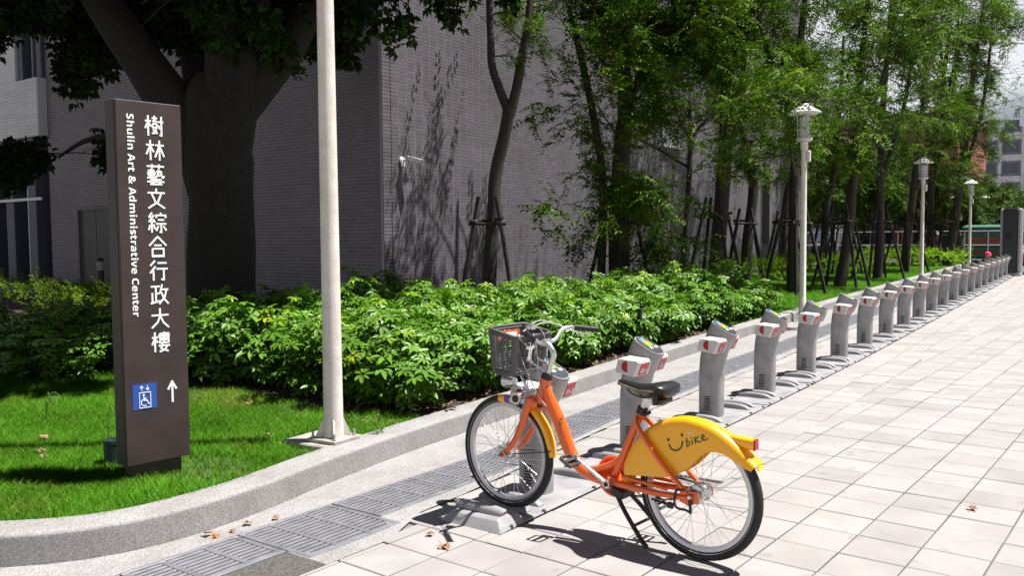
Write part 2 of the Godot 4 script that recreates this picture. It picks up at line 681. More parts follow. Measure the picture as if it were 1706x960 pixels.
func ground_and_paving() -> void:
	# the far ground
	var mb := MB.new()
	mb.quad(Vector3(-420, -0.06, 60), Vector3(300, -0.06, 60), Vector3(300, -0.06, -600), Vector3(-420, -0.06, -600))
	var o := pm("ground", mb, M.dirt, self)
	tag(o, "bare ground running out to the houses", "", "", "structure")
	# the bed under the pavers, its colour shows in the joints
	mb = MB.new()
	mb.quad(Vector3(-4.0, -0.016, 4), Vector3(12, -0.016, 4), Vector3(12, -0.016, -46), Vector3(-6.2, -0.016, -46))
	var pave := pm("pavement", mb, M.joint, self)
	tag(pave, "wide footpath of square beige concrete pavers in full sun", "", "", "structure")
	var g := RandomNumberGenerator.new()
	g.seed = 41
	var cells: Array = []
	# main field: turned a little against the row of docks
	var dv := Vector2(0.036, -1.0).normalized()
	var uv := Vector2(-dv.y, dv.x)
	var org := Vector2(-1.49, -4.33)
	var lb0 := Vector2(-2.10, -3.0)
	var lbn := Vector2(1.0, -0.0125).normalized()
	var cam2 := Vector2(0, 0)
	for iu in range(-14, 44):
		for iv in range(-26, 134):
			var a := org + uv * (iu * 0.311) + dv * (iv * 0.312)
			var po := PackedVector2Array([a, a + uv * 0.311, a + uv * 0.311 + dv * 0.312, a + dv * 0.312])
			var ce := a + uv * 0.155 + dv * 0.156
			if ce.y > 3.8 or ce.y < -45.5:
				continue
			if ce.y < -4.9:
				po = clip_half(po, Vector2(-2.12, -5.0), lbn if ce.y > -12 else Vector2(1.0, -0.03).normalized())
			var full := PackedVector2Array([a, a + uv * 0.311, a + uv * 0.311 + dv * 0.312, a + dv * 0.312])
			if ce.y > -3.45:
				po = clip_half(full, Vector2(pl(GUT, ce.y) + 0.004, ce.y), Vector2(1, 0))
			else:
				po = clip_half(po, Vector2(rowx(ce.y) + 0.275, ce.y), Vector2(1, 0.0))
				if ce.y > -3.80:
					var lp := clip_half(clip_half(full, Vector2(rowx(ce.y) + 0.275, ce.y), Vector2(-1, 0)), Vector2(0, -3.625), Vector2(0, 1))
					if lp.size() > 2:
						lp = clip_half(lp, Vector2(pl(GUT, ce.y) + 0.004, ce.y), Vector2(1, 0))
					if lp.size() > 2 and area(lp) > 0.004:
						cells.append(lp)
			if po.size() < 3 or area(po) < 0.004:
				continue
			cells.append(po)
	# courses laid along the docks: between the field and the base plates, and behind the docks
	for side in 2:
		for iz in range(11, 143):
			var z := -3.62 - (iz - 11) * 0.31
			for ix in 5:
				var x0: float = rowx(z) + (0.275 + ix * 0.31 if side == 0 else -0.145 - (ix + 1) * 0.31)
				var po := PackedVector2Array([Vector2(x0, z), Vector2(x0 + 0.31, z), Vector2(x0 + 0.31 + rowx(z - 0.31) - rowx(z), z - 0.31), Vector2(x0 + rowx(z - 0.31) - rowx(z), z - 0.31)])
				if side == 0:
					if z > -4.9:
						continue
					po = clip_half(po, Vector2(-2.12, -5.0), -lbn if z > -12 else -Vector2(1.0, -0.03).normalized())
				else:
					po = clip_half(po, Vector2(pl(GUT, z) + 0.004, z), Vector2(1, 0))
				if po.size() < 3 or area(po) < 0.006:
					continue
				cells.append(po)
	# those that show largest are pieces of their own
	var fw := Vector2(-0.59, -0.807)
	var rt := Vector2(0.807, -0.59)
	var key: Array = []
	for i in cells.size():
		var ce := Vector2.ZERO
		for p in cells[i]:
			ce += p
		ce /= cells[i].size()
		var dep := ce.dot(fw)
		var lat := ce.dot(rt)
		var seen: bool = dep > 2.6 and absf(lat) < dep * 0.60
		key.append([dep + (0.0 if seen else 1000.0), i])
	key.sort_custom(func(a, b): return a[0] < b[0])
	var rest: Array = []
	for k in 6:
		rest.append(MB.new())
	for q in key.size():
		var po: PackedVector2Array = cells[key[q][1]]
		var tone := g.randi() % 6
		var y := R(-0.002, 0.0015, g)
		var tilt := Vector2(R(-0.006, 0.006, g), R(-0.006, 0.006, g))
		if q < 300 and key[q][0] < 900.0:
			var t := MB.new()
			add_paver(t, po, y, tilt)
			pm("paver", t, M.tile[tone], pave)
		else:
			add_paver(rest[tone], po, y, tilt)
	for k in 6:
		if rest[k].v.size():
			pm("farther_pavers", rest[k], M.tile[k], pave, "stuff")

	# the gutter of washed pebble on both sides of the drain
	mb = MB.new()
	var kl := smooth_line(KERB, 0.15)
	var kx := func(z): return pl(KERB, z) - 0.05
	var gl := func(z): return pl(GL, z)
	var gr := func(z): return pl(GL, z) + grate_w(z)
	var gu := func(z): return pl(GUT, z)
	sheet_between(mb, kx, gl, 1.85, 46.0, 0.25, -0.001)
	sheet_between(mb, gr, gu, 2.76, 3.4199, 0.1, -0.001)
	sheet_between(mb, gr, gu, 3.4201, 46.0, 0.2, -0.001)
	mb.quad(Vector3(-11, -0.001, 0.3), Vector3(-3.84, -0.001, 0.3), Vector3(-3.84, -0.001, -1.85), Vector3(-4.45, -0.001, -1.85))
	o = pm("gutter", mb, M.pebble, self)
	tag(o, "pale washed pebble strips beside the drain", "", "", "structure")
	mb = MB.new()
	sheet_between(mb, gr, gu, -1.0, 2.76, 0.2, -0.002)
	o = pm("gutter", mb, M.pebble_dark, self)
	tag(o, "dark pebble patch beside the nearest drain grate", "", "", "structure")
	mb = MB.new()
	sheet_between(mb, func(z): return pl(GL, z) - 0.01, func(z): return pl(GL, z) + grate_w(z) + 0.01, -0.8, 46.0, 0.2, -0.045)
	o = pm("drain_shade_sheet", mb, M.grate_shade, self)
	tag(o, "near black sheet painted as the shade under the drain grates", "", "", "structure")

	# the kerb of the planting bed
	var rings: Array = []
	var inner := PackedVector2Array()
	for i in kl.size():
		var p := Vector2(kl[i].x, -kl[i].y)
		var q := Vector2(kl[mini(i + 1, kl.size() - 1)].x, -kl[mini(i + 1, kl.size() - 1)].y)
		var b := Vector2(kl[maxi(i - 1, 0)].x, -kl[maxi(i - 1, 0)].y)
		var t := (q - b).normalized()
		var nn := Vector2(t.y, -t.x)  # into the bed
		var sec := [[0.0, -0.03], [0.004, 0.135], [0.010, 0.150], [0.024, 0.158], [0.20, 0.166], [0.214, 0.158], [0.218, 0.02]]
		var row: Array = []
		for s in sec:
			row.append(Vector3(p.x + nn.x * s[0], s[1], p.y + nn.y * s[0]))
		rings.append(row)
		inner.append(p + nn * 0.215)
	mb = MB.new()
	mb.loft(rings, false, false, false)
	o = pm("kerb", mb, M.pebble, self)
	tag(o, "washed pebble kerb curving along the planting bed", "kerb")

	# soil and lawn inside the kerb
	mb = MB.new()
	for i in inner.size() - 1:
		var a := inner[i]
		var b := inner[i + 1]
		mb.quad(Vector3(-26.0, 0.11, minf(a.y, 0.0) if i else a.y), Vector3(a.x, 0.12, a.y), Vector3(b.x, 0.12, b.y), Vector3(-26.0, 0.11, minf(b.y, 0.0)))
	o = pm("lawn", mb, M.lawn_soil, self)
	tag(o, "planting bed and lawn between kerb and building", "", "", "structure")
	mb = MB.new()
	mb.quad(Vector3(-26, 0.135, -4.65), Vector3(-4.55, 0.135, -4.65), Vector3(-5.05, 0.135, -12.9), Vector3(-26, 0.135, -13.6))
	o = pm("planting_soil", mb, M.soil, self)
	tag(o, "dark soil under the shrubs", "", "", "structure")
	# street at the far end
	mb = MB.new()
	mb.quad(Vector3(-60, -0.03, -46.2), Vector3(40, -0.03, -46.2), Vector3(40, -0.03, -75), Vector3(-60, -0.03, -75))
	o = pm("street", mb, M.asphalt, self)
	tag(o, "asphalt street crossing the end of the footpath", "", "", "structure")

func in_bed(x: float, z: float, m := 0.0) -> bool:
	if -z < 1.9:
		return false
	return x < pl(KERB, z) - 0.22 - m

func grass() -> void:
	# tufts of fine blades
	var g := RandomNumberGenerator.new()
	g.seed = 77
	var tufts: Array = []
	for k in 4:
		var mb := MB.new()
		for b in 9:
			var a := R(0, TAU, g)
			var r := R(0.0, 0.022, g)
			var p := Vector3(cos(a) * r, 0, sin(a) * r)
			var lean := Vector3(R(-1, 1, g), 0, R(-1, 1, g)) * R(0.01, 0.045, g)
			var h := R(0.03, 0.085, g)
			var w := R(0.0008, 0.0015, g)
			var side := Vector3(-sin(a * 3.1), 0, cos(a * 3.1)) * w
			var t := R(0.7, 1.15, g)
			mb.col = Color(t * R(0.85, 1.2, g), t, t * R(0.6, 1.1, g))
			var m1 := p + lean * 0.4 + Vector3.UP * h * 0.6
			var m2 := p + lean * 1.2 + Vector3.UP * h
			var i := mb.vert(p - side, Vector3.UP)
			mb.vert(p + side, Vector3.UP)
			mb.vert(m1 + side * 0.8, Vector3.UP)
			mb.vert(m1 - side * 0.8, Vector3.UP)
			mb.vert(m2, Vector3.UP)
			mb.face(i, i + 1, i + 2)
			mb.face(i, i + 2, i + 3)
			mb.face(i + 3, i + 2, i + 4)
		tufts.append(mb.mesh())
	var patch := FastNoiseLite.new()
	patch.seed = 5
	patch.frequency = 0.9
	var xs := [[], [], [], []]
	var cs := [[], [], [], []]
	for i in 95000:
		var x := R(-10.5, -4.0, g)
		var z := R(-5.0, -1.9, g)
		if not in_bed(x, z, -0.045):
			continue
		if x > -4.95 and x < -4.28 and z > -4.32 and z < -3.80:
			continue
		var n := patch.get_noise_2d(x, z)
		var s := 0.95 + n * 0.7
		# bare patch round the sign foot
		var ds := Vector2((x + 4.70) * 0.8, z + 3.2).length()
		if ds < 0.30 + n * 0.15 and g.randf() > 0.2:
			continue
		if z < -4.62 and g.randf() < 0.5:
			continue
		s = clampf(s, 0.45, 1.5) * 0.82
		var k := g.randi() % 4
		xs[k].append(Transform3D(Basis(Vector3.UP, R(0, TAU, g)).scaled(Vector3(1.1, s * R(0.7, 1.25, g), 1.1)), Vector3(x, 0.118, z)))
		var t := R(0.7, 1.15, g) + n * 0.3
		var dry := clampf((patch.get_noise_2d(x * 0.7 + 40.0, z * 0.7) - 0.12) * 2.0, 0.0, 0.8)
		if g.randf() < 0.03:
			dry = 1.0
		cs[k].append(Color(t * (R(0.85, 1.25, g) + dry * 0.9), t * (1.0 - dry * 0.05), t * (0.9 + dry * 1.2)))
	# thinner grass at the left, the shade put into its darker tint
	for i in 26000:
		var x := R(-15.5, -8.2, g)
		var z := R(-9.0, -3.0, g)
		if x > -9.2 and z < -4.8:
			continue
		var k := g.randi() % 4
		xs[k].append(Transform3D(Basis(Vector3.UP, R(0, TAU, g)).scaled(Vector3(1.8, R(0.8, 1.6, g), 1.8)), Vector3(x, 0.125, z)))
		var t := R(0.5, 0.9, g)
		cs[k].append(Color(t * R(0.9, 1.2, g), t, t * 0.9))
	# towards the bed's end the lawn runs on behind the docks
	for i in 52000:
		var u := g.randf()
		var z := -13.2 - u * 32.0
		var x := R(-11.6, pl(KERB, z) - 0.2, g)
		var k := g.randi() % 4
		var s := R(0.8, 1.5, g) + patch.get_noise_2d(x * 0.4, z * 0.4) * 0.5
		xs[k].append(Transform3D(Basis(Vector3.UP, R(0, TAU, g)).scaled(Vector3(2.0, s, 2.0)), Vector3(x, 0.115, z)))
		var t := R(0.75, 1.2, g) + patch.get_noise_2d(x, z) * 0.2
		cs[k].append(Color(t * R(0.9, 1.3, g), t, t * 0.9))
	var root := Node3D.new()
	root.name = "grass"
	add_child(root)
	tag(root, "bright green lawn grass inside the kerb", "grass", "", "stuff")
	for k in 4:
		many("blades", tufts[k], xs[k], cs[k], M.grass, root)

const ORD := ["first", "second", "third", "fourth", "fifth", "sixth", "seventh", "eighth", "ninth", "tenth", "eleventh", "twelfth", "thirteenth", "fourteenth", "fifteenth", "sixteenth", "seventeenth", "eighteenth", "nineteenth", "twentieth", "twenty-first", "twenty-second", "twenty-third", "twenty-fourth", "twenty-fifth", "twenty-sixth", "twenty-seventh", "twenty-eighth", "twenty-ninth", "thirtieth", "thirty-first", "thirty-second", "thirty-third", "thirty-fourth", "thirty-fifth", "thirty-sixth", "thirty-seventh", "thirty-eighth"]

func drain_grates() -> void:
	var d := 0.80
	var idx := 0
	while d < 24.0:
		var ln := 0.655
		var z := -(d + ln * 0.5)
		var w := grate_w(-(d + 0.05))
		var x := pl(GL, z) + w * 0.5
		var dir := Vector2(pl(GL, z - 0.3) - pl(GL, z + 0.3), -0.6)
		var turn := atan2(dir.x, dir.y) - PI
		var lab := "grey slotted drain grate, %s counted from the camera end of the gutter" % ORD[idx]
		if idx == 3:
			lab = "widest grey drain grate, beside the dark pebble patch"
		elif idx == 2:
			lab = "grey drain grate nearest the camera, in the gutter"
		var t := thing("drain_grate", lab, "drain grate", Vector3(x, 0, z), turn, "slotted grates along the gutter")
		var fr := MB.new()
		var hl := ln * 0.5 - 0.004
		var hw := w * 0.5 - 0.003
		for s in [-1.0, 1.0]:
			fr.box(Vector3(s * (hw - 0.011), -0.012, 0), Vector3(0.022, 0.03, hl * 2), Basis.IDENTITY, 0.002)
		for zc in [-hl + 0.016, -hl * 0.36, hl * 0.36, hl - 0.016]:
			fr.box(Vector3(0, -0.0125, zc), Vector3(hw * 2 - 0.044, 0.029, 0.032), Basis.IDENTITY, 0.002)
		pm("frame", fr, M.grate, t)
		var cnt := 13 if w > 0.5 else 9
		var pitch := (hw * 2 - 0.044) / cnt
		var segs := [[-hl + 0.032, -hl * 0.36 - 0.016], [-hl * 0.36 + 0.016, hl * 0.36 - 0.016], [hl * 0.36 + 0.016, hl - 0.032]]
		var grille := MB.new()
		var slat := MB.new()
		for sg in segs:
			slat.box(Vector3(0, -0.013, (sg[0] + sg[1]) * 0.5), Vector3(pitch * 0.62, 0.026, sg[1] - sg[0]), Basis.IDENTITY, 0.0015)
		var sm := slat.mesh()
		for k in cnt:
			var xx := -hw + 0.022 + pitch * (k + 0.5)
			if idx < 8:
				part("slat", sm, M.grate, t).position = Vector3(xx, 0, 0)
			else:
				for sg in segs:
					grille.box(Vector3(xx, -0.013, (sg[0] + sg[1]) * 0.5), Vector3(pitch * 0.62, 0.026, sg[1] - sg[0]))
		if idx >= 8:
			pm("slats", grille, M.grate, t, "stuff")
		d += ln
		if absf(d - 3.42) < 0.02:
			d = 3.425
		idx += 1

# ------------------------------------------------------------------ plants
# one leaflet as a bent diamond along +X, lying in XZ
func leaflet(mb: MB, p: Vector3, dir: Vector3, up: Vector3, ln: float, w: float, droop: float, wide := 0.45, fine := false) -> void:
	var d := dir.normalized()
	var s := d.cross(up).normalized()
	var u := s.cross(d)
	var mid := p + d * ln * wide - u * droop * ln * 0.25
	var tip := p + d * ln - u * droop * ln
	var fold := u * w * 0.35
	var i := mb.vert(p, u)
	mb.vert(mid + s * w * 0.5 + fold, (u - s * 0.5).normalized())
	mb.vert(mid, u)
	mb.vert(mid - s * w * 0.5 + fold, (u + s * 0.5).normalized())
	mb.vert(tip, (u + d * droop).normalized())
	if fine:
		# rounder leaf with two more points near the tip
		var m2 := p + d * ln * 0.78 - u * droop * ln * 0.6
		var j := mb.vert(m2 + s * w * 0.40 + fold * 0.8, (u - s * 0.5).normalized())
		mb.vert(m2 - s * w * 0.40 + fold * 0.8, (u + s * 0.5).normalized())
		mb.vert(m2, u)
		mb.face(i, i + 1, i + 2)
		mb.face(i, i + 2, i + 3)
		mb.face(i + 1, j + 2, i + 2)
		mb.face(i + 1, j, j + 2)
		mb.face(i + 2, j + 1, i + 3)
		mb.face(i + 2, j + 2, j + 1)
		mb.face(j, i + 4, j + 2)
		mb.face(j + 2, i + 4, j + 1)
		return
	mb.face(i, i + 1, i + 2)
	mb.face(i, i + 2, i + 3)
	mb.face(i + 1, i + 4, i + 2)
	mb.face(i + 2, i + 4, i + 3)

func whorl_mesh(seed_: int, cnt: int, ln: float) -> ArrayMesh:
	# palmate leaf: leaflets round the end of a stalk (at the origin, facing +Y)
	var g := RandomNumberGenerator.new()
	g.seed = seed_
	var mb := MB.new()
	for k in cnt:
		var a := TAU * (k + R(-0.2, 0.2, g)) / (cnt + 0.6)
		var d := Vector3(cos(a), R(-0.15, 0.25, g), sin(a))
		var l := ln * R(0.75, 1.1, g)
		var t := R(0.85, 1.1, g)
		mb.col = Color(t, t, t)
		leaflet(mb, d * 0.012, d, Vector3.UP, l, l * R(0.34, 0.42, g), R(0.1, 0.5, g), 0.42, true)
	return mb.mesh()

func spray_mesh(seed_: int, pairs: int, ln: float, leaf: float, width := 0.42) -> ArrayMesh:
	# twig along +X with leaves in two rows, drooping at its end
	var g := RandomNumberGenerator.new()
	g.seed = seed_
	var mb := MB.new()
	var p := Vector3.ZERO
	var d := Vector3(1, 0.12, 0)
	for k in pairs:
		for s in [-1.0, 1.0]:
			if g.randf() < 0.08:
				continue
			var ld := (d * R(0.35, 0.7, g) + Vector3(0, R(-0.35, 0.25, g), s)).normalized()
			var l := leaf * R(0.7, 1.15, g) * (1.0 - 0.35 * k / pairs)
			var t := R(0.8, 1.15, g)
			mb.col = Color(t, t, t)
			leaflet(mb, p + d * R(0, 0.02, g), ld, (Vector3.UP + Vector3(R(-0.5, 0.5, g), 0, R(-0.5, 0.5, g))).normalized(), l, l * width, R(0.0, 0.4, g))
		p += d * (ln / pairs)
		d = (d + Vector3(0, -0.05, R(-0.08, 0.08, g))).normalized()
	return mb.mesh()

func lobed_mesh(seed_: int, cnt: int, spread: float, size: float) -> ArrayMesh:
	# a loose cluster of three-lobed leaves
	var g := RandomNumberGenerator.new()
	g.seed = seed_
	var mb := MB.new()
	for k in cnt:
		var o := Vector3(R(-1, 1, g), R(-0.5, 0.5, g), R(-1, 1, g)) * spread
		var up := Vector3(R(-0.8, 0.8, g), 1, R(-0.8, 0.8, g)).normalized()
		var a := R(0, TAU, g)
		var t := R(0.8, 1.15, g)
		mb.col = Color(t, t, t)
		for j in 3:
			var b := a + (j - 1) * 0.95
			var d := Vector3(cos(b), R(-0.6, 0.0, g), sin(b))
			leaflet(mb, o, d, up, size * (1.0 if j == 1 else 0.8), size * 0.5, R(0.1, 0.5, g), 0.4)
	return mb.mesh()

func frame_from(d: Vector3, g: RandomNumberGenerator, roll := 0.5) -> Basis:
	var x := d.normalized()
	var z := x.cross(Vector3.UP)
	if z.length() < 0.05:
		z = Vector3(0, 0, 1)
	z = z.normalized()
	var y := z.cross(x)
	return Basis(x, y, z) * Basis(Vector3.RIGHT, R(-roll, roll, g))

# a branch that arches outwards; leaves are laid along its outer part
func branch(mb: MB, at: Vector3, d: Vector3, ln: float, r: float, depth: int, leaves: Array, g: RandomNumberGenerator, sag := 0.10, bare := 0.25) -> void:
	var seg := 6
	var pts: Array = [at]
	var rad: Array = [r]
	var dd := d.normalized()
	var p := at
	for k in seg:
		dd = (dd + Vector3(R(-0.14, 0.14, g), R(-0.1, 0.08, g) - sag * 0.5, R(-0.14, 0.14, g))).normalized()
		p += dd * ln / seg
		pts.append(p)
		rad.append(maxf(r * (1.0 - 0.8 * (k + 1) / seg), 0.0025))
		var f := float(k + 1) / seg
		if depth > 0 and f > 0.3:
			for q in (2 if depth > 1 else 2):
				var out := dd.cross(Vector3(R(-1, 1, g), R(-0.3, 1, g), R(-1, 1, g))).normalized()
				branch(mb, p, dd * R(0.5, 1.0, g) + out * R(0.5, 1.0, g), ln * R(0.3, 0.5, g), r * 0.4, depth - 1, leaves, g, sag, bare)
		if f > bare:
			for q in 3:
				var out := Vector3(R(-1, 1, g), R(-0.55, 0.45, g), R(-1, 1, g)).normalized()
				leaves.append([p - dd * R(0, ln / seg, g), dd * 0.7 + out])
	mb.tube(pts, rad, 5 if depth < 2 else 7, false)

var spray := []
var tints := []

func crown(called: String, leaves: Array, meshes: Array, m: Material, parent: Node, g: RandomNumberGenerator, s0: float, s1: float, keep := 1.0, warm := 0.25, gap := 0.44) -> void:
	var tone := FastNoiseLite.new()
	tone.seed = 17
	tone.frequency = 0.75
	var xs := []
	var cs := []
	for k in meshes.size():
		xs.append([])
		cs.append([])
	for l in leaves:
		if g.randf() > keep:
			continue
		var nn := tone.get_noise_3dv(l[0]) * 0.5 + 0.5
		if nn < gap + R(-0.05, 0.05, g):
			continue
		var k := g.randi() % meshes.size()
		xs[k].append(Transform3D(frame_from(l[1], g).scaled(Vector3.ONE * R(s0, s1, g)), l[0]))
		var t := R(0.30, 0.70, g) + maxf(nn - 0.35, 0.0) * 1.5
		var y := pow(clampf(nn * 1.9 - 0.75 + R(-0.2, 0.25, g), 0, 1), 1.4) * warm * 5.0
		cs[k].append(Color(t * (0.9 + y * 1.1), t * (0.95 + y * 0.5), t * R(0.6, 1.0, g)))
	for k in meshes.size():
		if xs[k].size():
			many(called, meshes[k], xs[k], cs[k], m, parent)

func knotty_trunk(mb: MB, pts: Array, rad: Array, sides: int, g: RandomNumberGenerator, rough: float) -> void:
	# lumpy section
	var line := PackedVector3Array()
	var rr := PackedFloat32Array()
	for i in pts.size() - 1:
		var p0: Vector3 = pts[maxi(i - 1, 0)]
		var p3: Vector3 = pts[mini(i + 2, pts.size() - 1)]
		for k in 5:
			var t := k / 5.0
			line.append(pts[i].cubic_interpolate(pts[i + 1], p0, p3, t))
			rr.append(lerpf(rad[i], rad[i + 1], t))
	line.append(pts[pts.size() - 1])
	rr.append(rad[rad.size() - 1])
	var rings: Array = []
	var ph := []
	for k in 5:
		ph.append(R(0, TAU, g))
	for i in line.size():
		var t: Vector3 = (line[mini(i + 1, line.size() - 1)] - line[maxi(i - 1, 0)]).normalized()
		var x := t.cross(Vector3(0, 0, 1)).normalized()
		var y := t.cross(x)
		var row: Array = []
		for k in sides:
			var a := TAU * k / sides
			var f := 1.0 + rough * (sin(a * 3 + ph[0] + i * 0.35) * 0.5 + sin(a * 5 + ph[1] - i * 0.25) * 0.35 + sin(i * 0.9 + ph[2]) * 0.4)
			row.append(line[i] + (x * cos(a) + y * sin(a)) * rr[i] * f)
		rings.append(row)
	mb.loft(rings, true, true, true)

# a young tree: trunk through the given points (relative to its foot), limbs at given spots
func young_tree(called: String, label: String, foot: Vector3, pts: Array, rad: Array, forks: Array, seed_: int, o := {}) -> Node3D:
	var g := RandomNumberGenerator.new()
	g.seed = seed_
	var t := thing(called, label, "tree", foot, 0.0, "young trees along the lawn")
	var mb := MB.new()
	knotty_trunk(mb, pts, rad, 10, g, 0.06)
	pm("trunk", mb, M.bark_young, t)
	mb = MB.new()
	var leaves: Array = []
	for f in forks:
		knotty_trunk(mb, f[0], f[1], 8, g, 0.05)
	if forks.size():
		pm("limbs", mb, M.bark_young, t)
	mb = MB.new()
	var stems: Array = [[pts, rad]]
	stems.append_array(forks)
	for st in stems:
		var n: int = st[0].size()
		var top: float = st[0][n - 1].y
		for k in o.get("branches", 16):
			var f := R(o.get("low", 0.35), 1.0, g) * (n - 1)
			var i := mini(int(f), n - 2)
			var p: Vector3 = st[0][i].lerp(st[0][i + 1], f - i)
			if p.y < o.get("from", 1.6):
				continue
			var a := R(0, TAU, g)
			var d := Vector3(cos(a), R(0.05, 0.75, g), sin(a))
			if o.has("toward"):
				d += o.toward
			var ln: float = R(0.7, 1.5, g) * o.get("reach", 1.0)
			branch(mb, p, d, ln, R(0.012, 0.022, g), o.get("depth", 1), leaves, g, o.get("sag", 0.14), 0.25)
	pm("branches", mb, M.bark_young, t)
	crown("foliage", leaves, spray, M.leaf if not o.has("far") else M.leaf_far, t, g, o.get("s0", 0.8), o.get("s1", 1.25), o.get("keep", 1.0), 0.25, o.get("gap", 0.46))
	return t

func tree_brace(label: String, at: Vector3, turn: float, h: float, spread: float, legs := 3, trunk_r := 0.10) -> Node3D:
	var t := thing("tree_brace", label, "tree brace", at, turn, "black stake braces round the young trees")
	var tops: Array = []
	for k in legs:
		var a := TAU * (k + 0.25) / legs
		var top := Vector3(cos(a), 0, sin(a)) * (trunk_r + 0.10)
		var low := Vector3(cos(a), 0, sin(a)) * spread
		var e := top + (top - low).normalized() * 0.0
		var mb := MB.new()
		mb.tube([Vector3(low.x, -0.05, low.z), Vector3(low.x, 0, low.z).lerp(Vector3(top.x, h, top.z), 0.5) + Vector3(0.006, 0, 0.004), Vector3(top.x, h, top.z) + (Vector3(top.x, h, top.z) - low).normalized() * 0.12], [0.042, 0.040, 0.036], 8)
		pm("stake", mb, M.brace, t)
		tops.append(Vector3(low.x, 0, low.z).lerp(Vector3(top.x, h, top.z), 0.84))
	for k in legs:
		var p: Vector3 = tops[k]
		var q: Vector3 = tops[(k + 1) % legs]
		var ex := (q - p).normalized() * 0.11
		var off := Vector3(0, 0.05 * (k - 1), 0)
		var mb := MB.new()
		mb.tube([p - ex + off, q + ex + off], [0.034, 0.030], 7)
		pm("crossbar", mb, M.brace, t)
		mb = MB.new()
		for j in 3:
			mb.torus(p + off * 0.5 + Vector3(0, -0.012 + 0.012 * j, 0), Basis(Vector3(1, 0, 0), Vector3(0, 0, -1), Vector3(0, 1, 0)), 0.05, 0.008, 12, 5)
		pm("rope_binding", mb, M.rope, t)
	return t

func shrub_proto(seed_: int, whorls: Array, h: float, w: float, count: int) -> Node3D:
	var g := RandomNumberGenerator.new()
	g.seed = seed_
	var t := thing("shrub", "", "shrub", Vector3.ZERO, 0.0, "glossy shrubs massed in the planting bed")
	var mb := MB.new()
	var xs := []
	var cs := []
	for k in whorls.size():
		xs.append([])
		cs.append([])
	var stems := 15
	for s in stems:
		var a := R(0, TAU, g)
		var rr := sqrt(g.randf())
		var top := Vector3(cos(a) * rr * w, h * (1.0 - 0.28 * rr * rr) * R(0.72, 1.12, g), sin(a) * rr * w)
		if s % 5 == 0:
			top.y *= R(1.08, 1.3, g)
		var foot := Vector3(top.x * 0.3, 0, top.z * 0.3)
		var mid := foot.lerp(top, 0.5) + Vector3(top.x, 0, top.z) * 0.18
		mb.tube([foot, mid, top], [0.010, 0.008, 0.004], 5, false)
		var nl := int(count / stems)
		for q in nl:
			var f := 1.0 - pow(g.randf(), 1.25) * 0.86
			if q < 2:
				f = R(0.97, 1.02, g)
			var base := foot.lerp(mid, f * 2.0) if f < 0.5 else mid.lerp(top, f * 2.0 - 1.0)
			var b := R(0, TAU, g)
			var out := Vector3(cos(b), R(-0.05, 0.5, g), sin(b))
			var stalk := R(0.07, 0.17, g) if q >= 2 else 0.03
			var p := base + out * stalk
			var up := (Vector3.UP * R(0.7, 1.2, g) + out * R(0.3, 1.0, g) + Vector3(top.x, 0, top.z).normalized() * 0.25).normalized()
			var x := up.cross(Vector3(R(-1, 1, g), 0.1, R(-1, 1, g))).normalized()
			var k := g.randi() % whorls.size()
			var young := clampf((p.y / h - 0.75) * 2.6, 0.0, 1.0) if q < 2 else 0.0
			xs[k].append(Transform3D(Basis(x, up, x.cross(up)).scaled(Vector3.ONE * R(0.75, 1.2, g) * (0.85 if q < 2 else 1.0)), p))
			var tt := R(0.7, 1.12, g)
			var sick := 1.0 if g.randf() < 0.008 else 0.0
			cs[k].append(Color(tt * (1.0 + young * 1.1 + sick * 2.0), tt * (1.0 + young * 0.55 + sick * 0.7), tt * R(0.7, 1.1, g)))
	pm("stems", mb, M.bark_young, t)
	for k in whorls.size():
		many("foliage", whorls[k], xs[k], cs[k], M.leaf_hedge, t)
	return t

